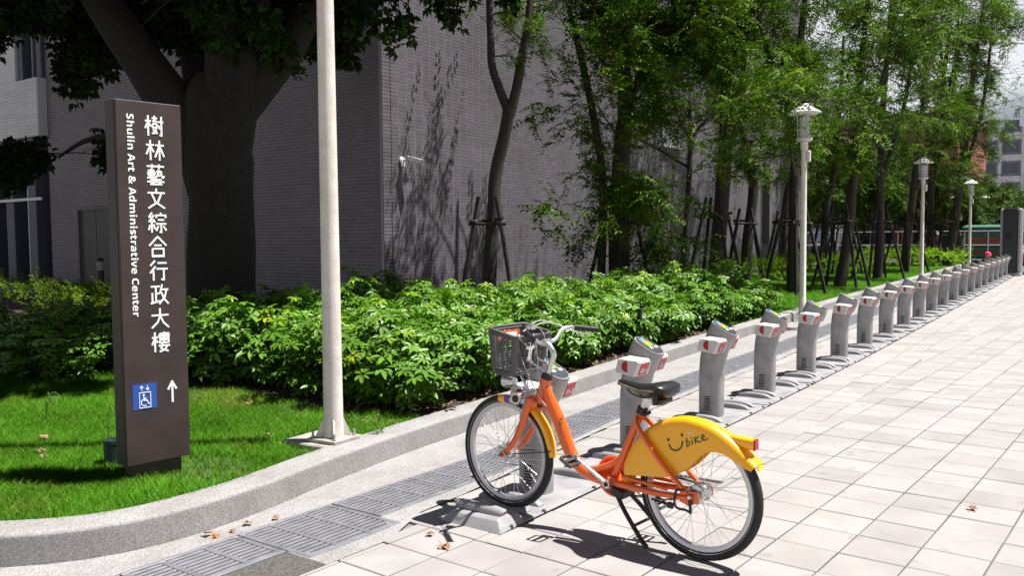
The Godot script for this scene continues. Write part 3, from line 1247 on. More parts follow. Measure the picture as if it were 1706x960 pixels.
func hedge() -> void:
	var whorls := [whorl_mesh(1, 7, 0.098), whorl_mesh(2, 8, 0.090), whorl_mesh(3, 6, 0.108)]
	var protos: Array = []
	for k in 4:
		protos.append(shrub_proto(100 + k, whorls, 0.86 + 0.05 * (k % 2), 0.50, 285))
	var g := RandomNumberGenerator.new()
	g.seed = 9
	var spots: Array = []
	# front row faces the lawn, the side row follows the kerb, the rest fills in behind
	for i in 7:
		spots.append([Vector2(-5.35 - i * 0.60, -5.25 - R(-0.06, 0.10, g) - 0.02 * i), "front"])
	for i in 19:
		var z := -5.3 - i * 0.575
		spots.append([Vector2(pl(KERB, z) - 0.60 - R(0, 0.10, g), z), "kerb"])
	for r in range(0, 17):
		for q in 7:
			var z := -5.9 - r * 0.60 + R(-0.12, 0.12, g)
			var x := pl(KERB, z) - 1.42 - q * 0.62 + R(-0.12, 0.12, g)
			if x < -9.6 or (q > 3 and r > 5):
				continue
			spots.append([Vector2(x, z), "mass", "massed shrub, %s from the lawn edge, %s in from the kerb" % [ORD[r], ORD[q]]])
	for i in 12:
		spots.append([Vector2(-9.0 - (i % 6) * 0.72, -4.4 - 0.12 * (i % 6) - (i / 6) * 0.75), "dark", "shaded shrub left of the sign, %s row, %s from the sign" % [["front", "rear"][i / 6], ORD[i % 6]]])
	var fi := 0
	var ki := 0
	var used := [false, false, false, false]
	for i in spots.size():
		var s = spots[i]
		var k := g.randi() % 4
		var lab: String = s[2] if s.size() > 2 else ""
		if s[1] == "front":
			fi += 1
			lab = ["glossy shrub at the bed corner, right of the white flagpole", "glossy shrub directly behind the white flagpole", "glossy shrub just left of the white flagpole", "glossy shrub halfway between sign and white flagpole", "glossy shrub just right of the brown sign", "glossy shrub hidden behind the brown sign", "glossy shrub just left of the brown sign", "last glossy shrub left of the brown sign"][fi - 1]
		elif s[1] == "kerb":
			ki += 1
			lab = "shrub leaning over the pebble kerb, %s along from the flagpole" % ORD[ki - 1]
		elif s[1] == "dark":
			lab = s[2]
		var sc := R(0.92, 1.14, g)
		if s[1] == "kerb":
			sc = R(0.86, 1.0, g)
		var o: Node3D
		var at := Vector3(s[0].x, 0.13, s[0].y)
		if not used[k]:
			o = protos[k]
			used[k] = true
			o.position = at
			o.rotation.y = R(0, TAU, g)
			o.set_meta("label", lab)
		else:
			o = dup(protos[k], at, R(0, TAU, g), lab)
		o.scale = Vector3(sc, sc * R(0.66, 0.88, g) * (0.8 if s[1] == "kerb" and s[0].y < -13.6 else (0.72 if s[1] == "dark" else 1.0)), sc)

func leaf_litter() -> void:
	# dry leaves and scraps strewn on the soil under the shrubs
	var g := RandomNumberGenerator.new()
	g.seed = 66
	var mb := MB.new()
	leaflet(mb, Vector3.ZERO, Vector3(1, 0.1, 0.1), Vector3.UP, 0.07, 0.032, 0.3, 0.45, true)
	leaflet(mb, Vector3(0.01, 0, 0.01), Vector3(0.3, 0.1, 1), Vector3.UP, 0.05, 0.026, -0.2, 0.45, true)
	var xs := []
	var cs := []
	for i in 2600:
		var z := R(-14.5, -4.5, g)
		var x := pl(KERB, z) - 0.24 - absf(R(-1, 1, g)) * (0.9 if g.randf() < 0.6 else 3.5)
		xs.append(Transform3D(Basis.from_euler(Vector3(R(-0.5, 0.5, g), R(0, TAU, g), R(-0.5, 0.5, g))).scaled(Vector3.ONE * R(0.5, 1.15, g)), Vector3(x, 0.14, z)))
		var t := R(0.3, 1.2, g)
		cs.append(Color(t, t * R(0.75, 1.0, g), t * R(0.6, 0.9, g)))
	var o := many("leaf_litter", mb.mesh(), xs, cs, M.litter, self)
	tag(o, "dry leaves strewn on the soil under the shrubs", "leaf litter", "", "stuff")

func low_hedge(called: String, label: String, x0: float, x1: float, z0: float, z1: float, h: float, seed_: int, bright: float) -> void:
	# clipped ground cover, one thing
	var g := RandomNumberGenerator.new()
	g.seed = seed_
	var t := thing(called, label, "hedge", Vector3((x0 + x1) * 0.5, 0.11, (z0 + z1) * 0.5), 0.0, "low hedges behind the lawn")
	var xs := [[], [], []]
	var cs := [[], [], []]
	var n := int(absf(x1 - x0) * absf(z1 - z0) * 42.0)
	for i in n:
		var p := Vector3(R(-0.5, 0.5, g) * absf(x1 - x0), h * (1.0 - pow(g.randf(), 2.0) * 0.8) * R(0.85, 1.1, g), R(-0.5, 0.5, g) * absf(z1 - z0))
		var k := g.randi() % 3
		xs[k].append(Transform3D(frame_from(Vector3(R(-1, 1, g), R(0.1, 1.2, g), R(-1, 1, g)), g, 1.5).scaled(Vector3.ONE * R(0.5, 0.9, g)), p))
		var tt := R(0.7, 1.2, g) * bright
		cs[k].append(Color(tt * 1.5, tt * 1.25, tt * 0.5))
	for k in 3:
		many("foliage", spray[k], xs[k], cs[k], M.leaf, t)

# ------------------------------------------------------------------ buildings
func brick_wall(parent: Node, wall_name: String, org: Vector3, along: Vector3, outn: Vector3, ln: float, y0: float, y1: float, holes: Array, singles: int, g: RandomNumberGenerator, near_k: Callable) -> void:
	# mortar sheet with openings left out as strips, then the bricks in a stack bond
	var bw := 0.237
	var bh := 0.070
	var mb := MB.new()
	var bs := Basis(along, Vector3.UP, outn)
	mb.box(org + along * ln * 0.5 + Vector3.UP * (y0 + y1) * 0.5 - outn * 0.15, Vector3(ln, y1 - y0, 0.30), bs)
	var wall := pm(wall_name, mb, M.grout, parent)
	var br := MB.new()
	br.box(Vector3.ZERO, Vector3(0.226, 0.060, 0.014), Basis.IDENTITY, 0.0025)
	var bm := br.mesh()
	var cells: Array = []
	for i in int(ln / bw):
		for j in int((y1 - y0) / bh):
			var u := (i + 0.5) * bw
			var y := y0 + (j + 0.5) * bh
			var hit := false
			for h in holes:
				if u > h[0] - 0.02 and u < h[1] + 0.02 and y > h[2] - 0.01 and y < h[3] + 0.01:
					hit = true
					break
			if hit:
				continue
			cells.append([near_k.call(u, y), u, y])
	cells.sort_custom(func(a, b): return a[0] < b[0])
	var xs := []
	var cs := []
	for q in cells.size():
		var c = cells[q]
		var p: Vector3 = org + along * c[1] + Vector3.UP * c[2] + outn * (-0.002 + R(-0.0012, 0.0015, g))
		var tb := bs * Basis.from_euler(Vector3(R(-0.006, 0.006, g), R(-0.004, 0.004, g), R(-0.003, 0.003, g)))
		if q < singles:
			var o := part("brick", bm, M.brick[g.randi() % 4], wall)
			o.transform = Transform3D(tb, p)
		else:
			xs.append(Transform3D(tb, p))
			var t := R(0.86, 1.1, g)
			cs.append(Color(t, t * R(0.98, 1.01, g), t * R(0.98, 1.03, g)))
	many("farther_bricks", bm, xs, cs, M.brick_many, wall)

func window(parent: Node, called: String, ce: Vector3, w: float, h: float, bs: Basis, mull := 1) -> void:
	# frame with panes set back in it
	var fr := MB.new()
	fr.box(ce + bs.y * (h * 0.5 - 0.03), Vector3(w, 0.06, 0.09), bs, 0.004)
	fr.box(ce - bs.y * (h * 0.5 - 0.03), Vector3(w, 0.06, 0.09), bs, 0.004)
	for k in mull + 2:
		var x := -w * 0.5 + 0.03 + (w - 0.06) * k / (mull + 1)
		fr.box(ce + bs.x * x, Vector3(0.05, h - 0.12, 0.08), bs, 0.004)
	var f := pm(called, fr, M.frame, parent)
	for k in mull + 1:
		var pw := (w - 0.06) / (mull + 1) - 0.05
		var x := -w * 0.5 + 0.03 + (w - 0.06) * (k + 0.5) / (mull + 1)
		var p := MB.new()
		p.box(ce + bs.x * x - bs.z * 0.01, Vector3(pw, h - 0.12, 0.012), bs)
		pm("pane", p, M.glass, f)

func office_building() -> void:
	var g := RandomNumberGenerator.new()
	g.seed = 12
	var b := thing("office_building", "dark grey brick office building behind the planting bed", "building", Vector3(-12, 0, -12.2))
	# everything below is in world metres, moved back by the thing's own place
	var holder := Vector3(12, 0, 12.2)
	var H := 12.6
	var X := Vector3(-12, 0, -12.2) + holder
	var bsA := Basis(Vector3(0, 0, -1), Vector3.UP, Vector3(1, 0, 0))
	var holesA := [[11.62, 14.05, 7.27, 8.9], [10.74, 12.10, 7.40, 12.7], [15.5, 16.9, 6.4, 12.7], [12.0, 13.25, 4.30, 5.6], [20.7, 21.5, 1.25, 4.35]]
	brick_wall(b, "sunlit_wall", X, Vector3(0, 0, -1), Vector3(1, 0, 0), 25.4, 0.1, H, holesA, 210, g, func(u, y): return u + absf(y - 3.0) * 0.55)
	var bsB := Basis(Vector3(1, 0, 0), Vector3.UP, Vector3(0, 0, 1))
	var holesB := [[1.55, 3.35, 0.0, 2.48]]
	brick_wall(b, "shaded_wall", X + Vector3(-13.1, 0, 0), Vector3(1, 0, 0), Vector3(0, 0, 1), 13.1, 0.1, H, holesB, 80, g, func(u, y): return absf(u - 4.0) + absf(y - 4.0) * 0.8)
	# corner trim where the two walls meet, roof and back
	var mb := MB.new()
	mb.box(X + Vector3(-0.6, H + 0.12, -12.5), Vector3(1.9, 0.24, 26.2), Basis.IDENTITY, 0.02)
	mb.box(X + Vector3(-7.2, H + 0.121, 0.0), Vector3(12.0, 0.24, 0.9), Basis.IDENTITY, 0.02)
	pm("roof_coping", mb, M.trim, b)
	mb = MB.new()
	mb.box(X + Vector3(-7.6, H * 0.5, -12.9), Vector3(14.0, H - 0.2, 25.0))
	pm("inner_mass", mb, M.trim, b)
	# windows and the boxes beside them on the sunlit wall
	window(b, "window", X + Vector3(0.0, 8.08, -12.84), 2.40, 1.56, bsA, 2)
	mb = MB.new()
	mb.box(X + Vector3(0.05, 7.30, -12.84), Vector3(0.22, 0.07, 2.6), Basis.IDENTITY, 0.008)
	pm("window_sill", mb, M.white, b)
	window(b, "window", X + Vector3(0.0, 4.98, -12.62), 1.22, 1.22, bsA, 1)
	mb = MB.new()
	mb.box(X + Vector3(0.05, 4.34, -12.62), Vector3(0.20, 0.06, 1.36), Basis.IDENTITY, 0.008)
	pm("window_sill", mb, M.white, b)
	mb = MB.new()
	mb.box(X + Vector3(0.26, 9.9, -11.42), Vector3(0.52, 5.0, 1.34), Basis.IDENTITY, 0.01)
	pm("bay_box", mb, M.trim, b)
	mb = MB.new()
	mb.box(X + Vector3(0.12, 9.5, -16.2), Vector3(0.36, 6.16, 1.36), Basis.IDENTITY, 0.01)
	pm("pier", mb, M.trim, b)
	mb = MB.new()
	mb.box(X + Vector3(0.10, 2.8, -21.1), Vector3(0.36, 3.06, 0.74), Basis.IDENTITY, 0.01)
	pm("pier", mb, M.trim, b)
	# doorway in the shaded wall, its dark recess put into flat black leaves
	mb = MB.new()
	for s in [[-11.50, 0.08], [-9.80, 0.08]]:
		mb.box(X + Vector3(s[0], 1.25, 0.02), Vector3(s[1], 2.42, 0.12), Basis.IDENTITY, 0.005)
	mb.box(X + Vector3(-10.65, 2.44, 0.021), Vector3(1.78, 0.08, 0.12), Basis.IDENTITY, 0.005)
	var door := pm("door", mb, M.trim, b)
	for k in 2:
		mb = MB.new()
		mb.box(X + Vector3(-11.04 + k * 0.80, 1.24, -0.0), Vector3(0.76, 2.30, 0.03))
		pm("door_leaf", mb, M.black, door)
	# lighter wing at the left
	var Wx := X + Vector3(-13.1, 0, 0.2)
	mb = MB.new()
	mb.box(Wx + Vector3(-7.0, 5.36, -0.2), Vector3(14.0, 1.62, 0.5), Basis.IDENTITY, 0.01)
	pm("white_band", mb, M.white_tile, b)
	# courses of long tiles on the white band
	var tl := MB.new()
	tl.box(Vector3.ZERO, Vector3(0.60, 0.093, 0.012), Basis.IDENTITY, 0.002)
	var tm := tl.mesh()
	var txs := []
	var tcs := []
	for i in 23:
		for j in 16:
			txs.append(Transform3D(Basis.IDENTITY, Wx + Vector3(-0.32 - i * 0.606, 4.62 + j * 0.1, 0.055)))
			var t := R(0.9, 1.05, g)
			tcs.append(Color(t, t, t))
	var wt: StandardMaterial3D = M.white_tile.duplicate()
	wt.vertex_color_use_as_albedo = true
	many("band_tiles", tm, txs, tcs, wt, b)
	mb = MB.new()
	mb.box(Wx + Vector3(-7.7, 9.3, -0.22), Vector3(12.6, 6.25, 0.4))
	pm("upper_wall", mb, M.white_tile, b)
	mb = MB.new()
	mb.box(Wx + Vector3(-0.7, 9.3, -0.55), Vector3(1.4, 6.25, 0.3))
	pm("window_recess", mb, M.trim, b)
	for s in [-1.22, -0.14]:
		mb = MB.new()
		mb.box(Wx + Vector3(s, 9.3, -0.24), Vector3(0.28, 6.24, 0.32), Basis.IDENTITY, 0.01)
		pm("pier", mb, M.dark_navy, b)
	window(b, "window", Wx + Vector3(-0.68, 7.2, -0.36), 0.75, 2.0, Basis(Vector3(1, 0, 0), Vector3.UP, Vector3(0, 0, 1)), 1)
	mb = MB.new()
	mb.box(Wx + Vector3(-7.0, 2.35, -2.2), Vector3(14.0, 4.4, 0.3))
	pm("set_back_wall", mb, M.white_tile, b)
	for k in 5:
		mb = MB.new()
		mb.box(Wx + Vector3(-0.66 - k * 1.35, 2.28, -0.2), Vector3(0.46, 4.50, 0.4), Basis.IDENTITY, 0.015)
		pm("column", mb, M.dark_navy, b)
	window(b, "window", Wx + Vector3(-1.4, 2.0, -2.03), 1.0, 3.1, Basis.IDENTITY, 1)
	window(b, "window", Wx + Vector3(-3.1, 2.0, -2.03), 1.6, 3.1, Basis.IDENTITY, 1)
	mb = MB.new()
	mb.box(Wx + Vector3(-5.0, 2.78, 0.03), Vector3(10.0, 0.09, 0.06), Basis.IDENTITY, 0.01)
	pm("rail", mb, M.frame, b)
	mb = MB.new()
	mb.box(Wx + Vector3(-6.0, 0.2, 0.35), Vector3(16.0, 0.5, 0.5), Basis.IDENTITY, 0.02)
	pm("plinth", mb, M.trim, b)

func security_camera() -> void:
	var t := thing("security_camera", "white security camera on a wall bracket near the brick corner", "security camera", Vector3(-11.985, 3.13, -12.72))
	var mb := MB.new()
	mb.disc(Vector3(0, 0, 0), Vector3(1, 0, 0), 0.07, 0.03, 20)
	mb.box(Vector3(0.03, -0.06, 0), Vector3(0.04, 0.16, 0.10), Basis.IDENTITY, 0.008)
	pm("mount", mb, M.white, t)
	mb = MB.new()
	mb.tube([Vector3(0.03, 0, 0), Vector3(0.12, 0.01, -0.02), Vector3(0.16, -0.01, -0.06)], [0.022], 8)
	pm("arm", mb, M.white, t)
	mb = MB.new()
	var d := Vector3(0.55, -0.22, -0.8).normalized()
	mb.tube([Vector3(0.14, 0.02, -0.02), Vector3(0.14, 0.02, -0.02) + d * 0.27], [0.046], 12)
	var up := Vector3(0.1, 1, -0.1)
	mb.bar(Vector3(0.13, 0.07, -0.0), Vector3(0.13, 0.07, -0.0) + d * 0.33, 0.11, 0.014, up, 0.004)
	pm("housing", mb, M.white, t)
	mb = MB.new()
	mb.disc(Vector3(0.14, 0.02, -0.02) + d * 0.271, d, 0.036, 0.004, 14)
	pm("lens", mb, M.glass, t)

func far_things() -> void:
	var g := RandomNumberGenerator.new()
	g.seed = 31
	# red brick building across the street
	var b := thing("red_brick_building", "red brick building with pink pilasters beyond the young trees", "building", Vector3(-19.8, 0, -62))
	var mb := MB.new()
	mb.box(Vector3(0, 4.6, -6), Vector3(20, 9.2, 12))
	pm("wall", mb, M.red_brick, b)
	mb = MB.new()
	mb.box(Vector3(0, 9.35, -6), Vector3(20.8, 0.3, 12.8), Basis.IDENTITY, 0.03)
	pm("roof", mb, M.trim, b)
	for x in [-9.6, -5.4, -1.2, 3.0, 7.2, 9.6]:
		mb = MB.new()
		mb.box(Vector3(x, 4.55, 0.1), Vector3(0.9, 9.1, 0.4), Basis.IDENTITY, 0.02)
		pm("pilaster", mb, M.pink_tile, b)
	for fl in 3:
		for k in 5:
			if k == 4 and fl == 2:
				continue
			var x: float = [-7.5, -3.3, 0.9, 5.1, 8.4][k]
			window(b, "window", Vector3(x, 1.7 + fl * 2.9, 0.05), 2.2 if k < 4 else 1.0, 1.6, Basis.IDENTITY, 2)
			mb = MB.new()
			mb.box(Vector3(x, 0.85 + fl * 2.9, 0.12), Vector3(2.4 if k < 4 else 1.2, 0.10, 0.3), Basis.IDENTITY, 0.01)
			pm("window_sill", mb, M.far_white, b)
	# its lower neighbour to the right, gable towards the street
	b = thing("gabled_house", "small pink gabled house behind the lamp posts", "building", Vector3(-15.0, 0, -73))
	mb = MB.new()
	mb.prism(PackedVector2Array([Vector2(-3, 0), Vector2(3, 0), Vector2(3, 8.6), Vector2(0, 11.0), Vector2(-3, 8.6)]), -8, 0)
	pm("wall", mb, M.pink_tile, b)
	mb = MB.new()
	mb.bar(Vector3(-3.3, 8.5, -4), Vector3(0.05, 11.2, -4), 8.4, 0.16, Vector3.UP)
	mb.bar(Vector3(3.3, 8.5, -4), Vector3(-0.05, 11.2, -4), 8.4, 0.16, Vector3.UP)
	pm("roof", mb, M.trim, b)
	for k in 4:
		window(b, "window", Vector3(-1.4 + 2.8 * (k % 2), 5.0 + 2.4 * (k / 2), 0.05), 1.1, 1.3, Basis.IDENTITY, 1)
	# tall pale blocks far off at the right edge
	for q in 2:
		b = thing("apartment_block", ["far blue grey apartment block at the right edge, the nearer wing", "far blue grey apartment block, its taller rear wing"][q], "building", Vector3(-16.5 + q * 5.5, 0, -150 - q * 14), 0.1)
		var h := 17.2 + q * 1.2
		mb = MB.new()
		mb.box(Vector3(0, h * 0.5, 0), Vector3(9, h, 9))
		pm("wall", mb, M.far_blue, b)
		for fl in 5:
			mb = MB.new()
			mb.box(Vector3(0, 3.4 + fl * 3.1, 4.7), Vector3(9.2, 0.9, 0.5), Basis.IDENTITY, 0.03)
			pm("balcony", mb, M.far_white, b)
			for k in 3:
				var p := MB.new()
				p.box(Vector3(-3.0 + k * 3.0, 5.0 + fl * 3.1, 4.52), Vector3(1.9, 1.5, 0.06))
				pm("window", p, M.far_glass, b)
		for k in 4:
			mb = MB.new()
			mb.box(Vector3(-4.4 + k * 2.95, h * 0.5, 4.8), Vector3(0.45, h, 0.6), Basis.IDENTITY, 0.03)
			pm("pier", mb, M.far_white, b)
	# fence with rails at the street
	b = thing("mesh_fence", "low green fence with pale rails at the end of the lawn", "fence", Vector3(-9, 0.0, -46.5))
	for k in 13:
		mb = MB.new()
		mb.tube([Vector3(-6 + k, 0, 0), Vector3(-6 + k, 1.75, 0)], [0.03], 6)
		pm("post", mb, M.galv, b)
	for y in [0.35, 1.05, 1.72]:
		mb = MB.new()
		mb.tube([Vector3(-6, y, 0.0), Vector3(6.4, y, 0.0)], [0.028], 6)
		pm("rail", mb, M.galv, b)
	# striped shutter stall
	b = thing("striped_stall", "stall with green and red striped board front by the kiosk", "stall", Vector3(-6.25, 0.0, -50.2))
	for k in 9:
		mb = MB.new()
		mb.box(Vector3(0, 0.32 + k * 0.17, 0.6), Vector3(2.3, 0.155, 0.04), Basis.IDENTITY, 0.006)
		pm("board", mb, M.red_brick if k in [2, 5, 6] else (M.green_dark if k in [0, 4] else M.green_mid), b)
	for sx in [-1.15, 1.15]:
		mb = MB.new()
		mb.box(Vector3(sx, 0.95, 0.58), Vector3(0.08, 1.9, 0.08), Basis.IDENTITY, 0.008)
		pm("post", mb, M.trim, b)
	mb = MB.new()
	mb.box(Vector3(0, 0.95, 0), Vector3(2.2, 1.8, 1.0))
	pm("body", mb, M.trim, b)
	mb = MB.new()
	mb.box(Vector3(0, 1.95, 0.1), Vector3(2.6, 0.10, 1.5), Basis.from_euler(Vector3(0.08, 0, 0)), 0.01)
	pm("roof", mb, M.green_mid, b)
	parked_car(Vector3(-9.1, -0.02, -52.5), 0.25)
	delivery_van(Vector3(-16.6, -0.02, -57.5), 0.15)
	utility_box()
	kiosk()
	scooter(Vector3(-3.35, 0.0, -38.6), -0.7)

func utility_box() -> void:
	var t := thing("utility_box", "dark green utility box on the lawn near the fence", "utility box", Vector3(-7.35, 0.1, -45.6))
	var mb := MB.new()
	mb.box(Vector3(0, 0.75, 0), Vector3(0.9, 1.3, 0.5), Basis.IDENTITY, 0.02)
	pm("body", mb, M.green_dark, t)
	mb = MB.new()
	mb.box(Vector3(0, 1.43, 0), Vector3(1.0, 0.06, 0.6), Basis.IDENTITY, 0.015)
	pm("lid", mb, M.green_dark, t)
	mb = MB.new()
	mb.box(Vector3(0, 0.05, 0), Vector3(1.0, 0.12, 0.6), Basis.IDENTITY, 0.015)
	pm("plinth", mb, M.concrete, t)
	for s in [-0.22, 0.22]:
		mb = MB.new()
		mb.box(Vector3(s, 0.76, 0.252), Vector3(0.40, 1.16, 0.012), Basis.IDENTITY, 0.004)
		pm("door", mb, M.green_dark, t)

func kiosk() -> void:
	var t := thing("kiosk", "tall grey rental kiosk slab at the far end of the docks", "kiosk", Vector3(-4.02, 0.0, -37.2), -0.10)
	t.scale = Vector3(0.70, 0.98, 1.0)
	var mb := MB.new()
	mb.box(Vector3(0, 0.06, 0), Vector3(1.02, 0.12, 0.42), Basis.IDENTITY, 0.015)
	pm("base", mb, M.galv, t)
	mb = MB.new()
	mb.box(Vector3(-0.43, 1.35, 0), Vector3(0.16, 2.46, 0.36), Basis.IDENTITY, 0.05)
	mb.box(Vector3(0.40, 1.35, 0), Vector3(0.22, 2.46, 0.36), Basis.IDENTITY, 0.07)
	pm("side_frames", mb, M.dock, t)
	mb = MB.new()
	mb.box(Vector3(-0.03, 1.35, 0.02), Vector3(0.64, 2.44, 0.34), Basis.IDENTITY, 0.01)
	pm("front_panel", mb, M.kiosk_panel, t)
	mb = MB.new()
	mb.box(Vector3(-0.03, 1.55, 0.192), Vector3(0.34, 0.30, 0.008), Basis.IDENTITY, 0.003)
	pm("screen", mb, M.glass, t)

func wheel_at(parent: Node, at: Vector3, r: float, w: float, axis := Vector3(1, 0, 0)) -> void:
	var b := Basis(Vector3(0, 0, 1), Vector3(0, 1, 0), axis)
	var mb := MB.new()
	mb.torus(at, b, r - w * 0.5, w * 0.5, 20, 8, 1.0)
	var o := pm("wheel", mb, M.rubber, parent)
	mb = MB.new()
	mb.disc(at - axis * w * 0.35, axis, r - w * 0.9, w * 0.7, 16)
	pm("rim", mb, M.rim, o)

func car_shell(mb: MB, prof: Array, w: float, zs: Array) -> void:
	# prof: rings across the length; each [z, half width low, half width high, y low, y high]
	var rings: Array = []
	for p in prof:
		var row: Array = []
		for s in [[-1.0, 0], [-1.0, 1], [-0.92, 2], [-0.6, 3], [0.6, 3], [0.92, 2], [1.0, 1], [1.0, 0]]:
			var f: float = s[1] / 3.0
			var hw: float = lerpf(p[1], p[2], f)
			var y: float = [p[3], lerpf(p[3], p[4], 0.55), lerpf(p[3], p[4], 0.92), p[4]][s[1]]
			row.append(Vector3(hw * s[0], y, p[0]))
		row.reverse()
		rings.append(row)
	mb.loft(rings, true, true, true)

func parked_car(at: Vector3, turn: float) -> void:
	var t := thing("parked_car", "white car parked on the street behind the tree trunks", "car", at, turn)
	var mb := MB.new()
	car_shell(mb, [[-2.1, 0.72, 0.70, 0.35, 0.62], [-1.95, 0.82, 0.78, 0.25, 0.88], [-1.0, 0.85, 0.80, 0.22, 0.95], [0.8, 0.85, 0.80, 0.22, 0.93], [1.85, 0.83, 0.76, 0.25, 0.80], [2.1, 0.74, 0.68, 0.32, 0.62]], 1.7, [])
	pm("body", mb, M.white, t)
	mb = MB.new()
	car_shell(mb, [[-1.9, 0.70, 0.62, 0.86, 0.96], [-1.35, 0.74, 0.60, 0.90, 1.42], [-0.2, 0.74, 0.60, 0.90, 1.47], [0.45, 0.74, 0.60, 0.90, 1.38], [1.15, 0.70, 0.62, 0.86, 0.95]], 1.5, [])
	pm("cabin_glass", mb, M.glass, t)
	mb = MB.new()
	car_shell(mb, [[-1.4, 0.60, 0.56, 1.38, 1.44], [-0.2, 0.62, 0.58, 1.42, 1.49], [0.45, 0.60, 0.56, 1.34, 1.40]], 1.5, [])
	pm("roof", mb, M.white, t)
	for s in [-1.0, 1.0]:
		wheel_at(t, Vector3(s * 0.76, 0.31, -1.3), 0.31, 0.18)
		wheel_at(t, Vector3(s * 0.76, 0.31, 1.3), 0.31, 0.18)
		mb = MB.new()
		mb.box(Vector3(s * 0.56, 0.66, 2.03), Vector3(0.30, 0.14, 0.10), Basis.IDENTITY, 0.03)
		pm("headlight", mb, M.lamp_glass, t)

func delivery_van(at: Vector3, turn: float) -> void:
	var t := thing("delivery_van", "dark grey delivery van with pale windscreen in the far street", "van", at, turn)
	var mb := MB.new()
	car_shell(mb, [[-2.6, 0.92, 0.86, 0.35, 2.25], [-2.4, 0.95, 0.88, 0.28, 2.38], [1.2, 0.95, 0.88, 0.28, 2.38], [1.6, 0.95, 0.86, 0.28, 2.1], [2.3, 0.93, 0.80, 0.28, 1.15], [2.5, 0.85, 0.75, 0.35, 0.95]], 1.9, [])
	pm("body", mb, M.van_grey, t)
	mb = MB.new()
	mb.quad(Vector3(-0.72, 1.22, 2.285), Vector3(0.72, 1.22, 2.285), Vector3(0.66, 2.02, 1.71), Vector3(-0.66, 2.02, 1.71))
	var w := pm("windscreen", mb, M.far_glass, t)
	for s in [-1.0, 1.0]:
		wheel_at(t, Vector3(s * 0.84, 0.36, -1.5), 0.36, 0.22)
		wheel_at(t, Vector3(s * 0.84, 0.36, 1.7), 0.36, 0.22)
		mb = MB.new()
		mb.box(Vector3(s * 0.62, 0.78, 2.45), Vector3(0.28, 0.18, 0.10), Basis.IDENTITY, 0.03)
		pm("headlight", mb, M.lamp_glass, t)

func scooter(at: Vector3, turn: float) -> void:
	var t := thing("scooter", "pink scooter parked beyond the kiosk at the right edge", "scooter", at, turn)
	wheel_at(t, Vector3(0, 0.22, 0.62), 0.22, 0.10)
	wheel_at(t, Vector3(0, 0.22, -0.58), 0.22, 0.11)
	var mb := MB.new()
	car_shell(mb, [[-0.85, 0.10, 0.08, 0.50, 0.62], [-0.55, 0.17, 0.14, 0.34, 0.72], [-0.2, 0.17, 0.15, 0.24, 0.68], [0.0, 0.16, 0.15, 0.20, 0.32], [0.3, 0.16, 0.15, 0.20, 0.30]], 0.3, [])
	pm("body", mb, M.pink, t)
	mb = MB.new()
	mb.prism(PackedVector2Array([Vector2(-0.20, 0.28), Vector2(0.20, 0.28), Vector2(0.24, 0.6), Vector2(0.14, 0.98), Vector2(-0.14, 0.98), Vector2(-0.24, 0.6)]), 0.32, 0.40)
	pm("leg_shield", mb, M.pink, t)
	mb = MB.new()
	car_shell(mb, [[-0.8, 0.13, 0.11, 0.72, 0.78], [-0.4, 0.15, 0.13, 0.70, 0.80], [-0.05, 0.12, 0.10, 0.66, 0.74]], 0.3, [])
	pm("seat", mb, M.black, t)
	mb = MB.new()
	mb.tube([Vector3(0, 0.24, 0.62), Vector3(0, 0.95, 0.36)], [0.03], 8)
	mb.tube([Vector3(-0.32, 1.02, 0.26), Vector3(-0.12, 1.0, 0.36), Vector3(0.12, 1.0, 0.36), Vector3(0.32, 1.02, 0.26)], [0.018], 8)
	pm("handlebar", mb, M.black, t)
	for s in [-1.0, 1.0]:
		mb = MB.new()
		mb.disc(Vector3(s * 0.26, 1.22, 0.28), Vector3(0, 0, -1), 0.055, 0.02, 14)
		mb.tube([Vector3(s * 0.24, 1.02, 0.3), Vector3(s * 0.26, 1.2, 0.28)], [0.007], 6)
		pm("mirror", mb, M.black, t)
	mb = MB.new()
	mb.disc(Vector3(0, 0.9, 0.40), Vector3(0, 0, 1), 0.07, 0.05, 16)
	pm("headlight", mb, M.lamp_glass, t)

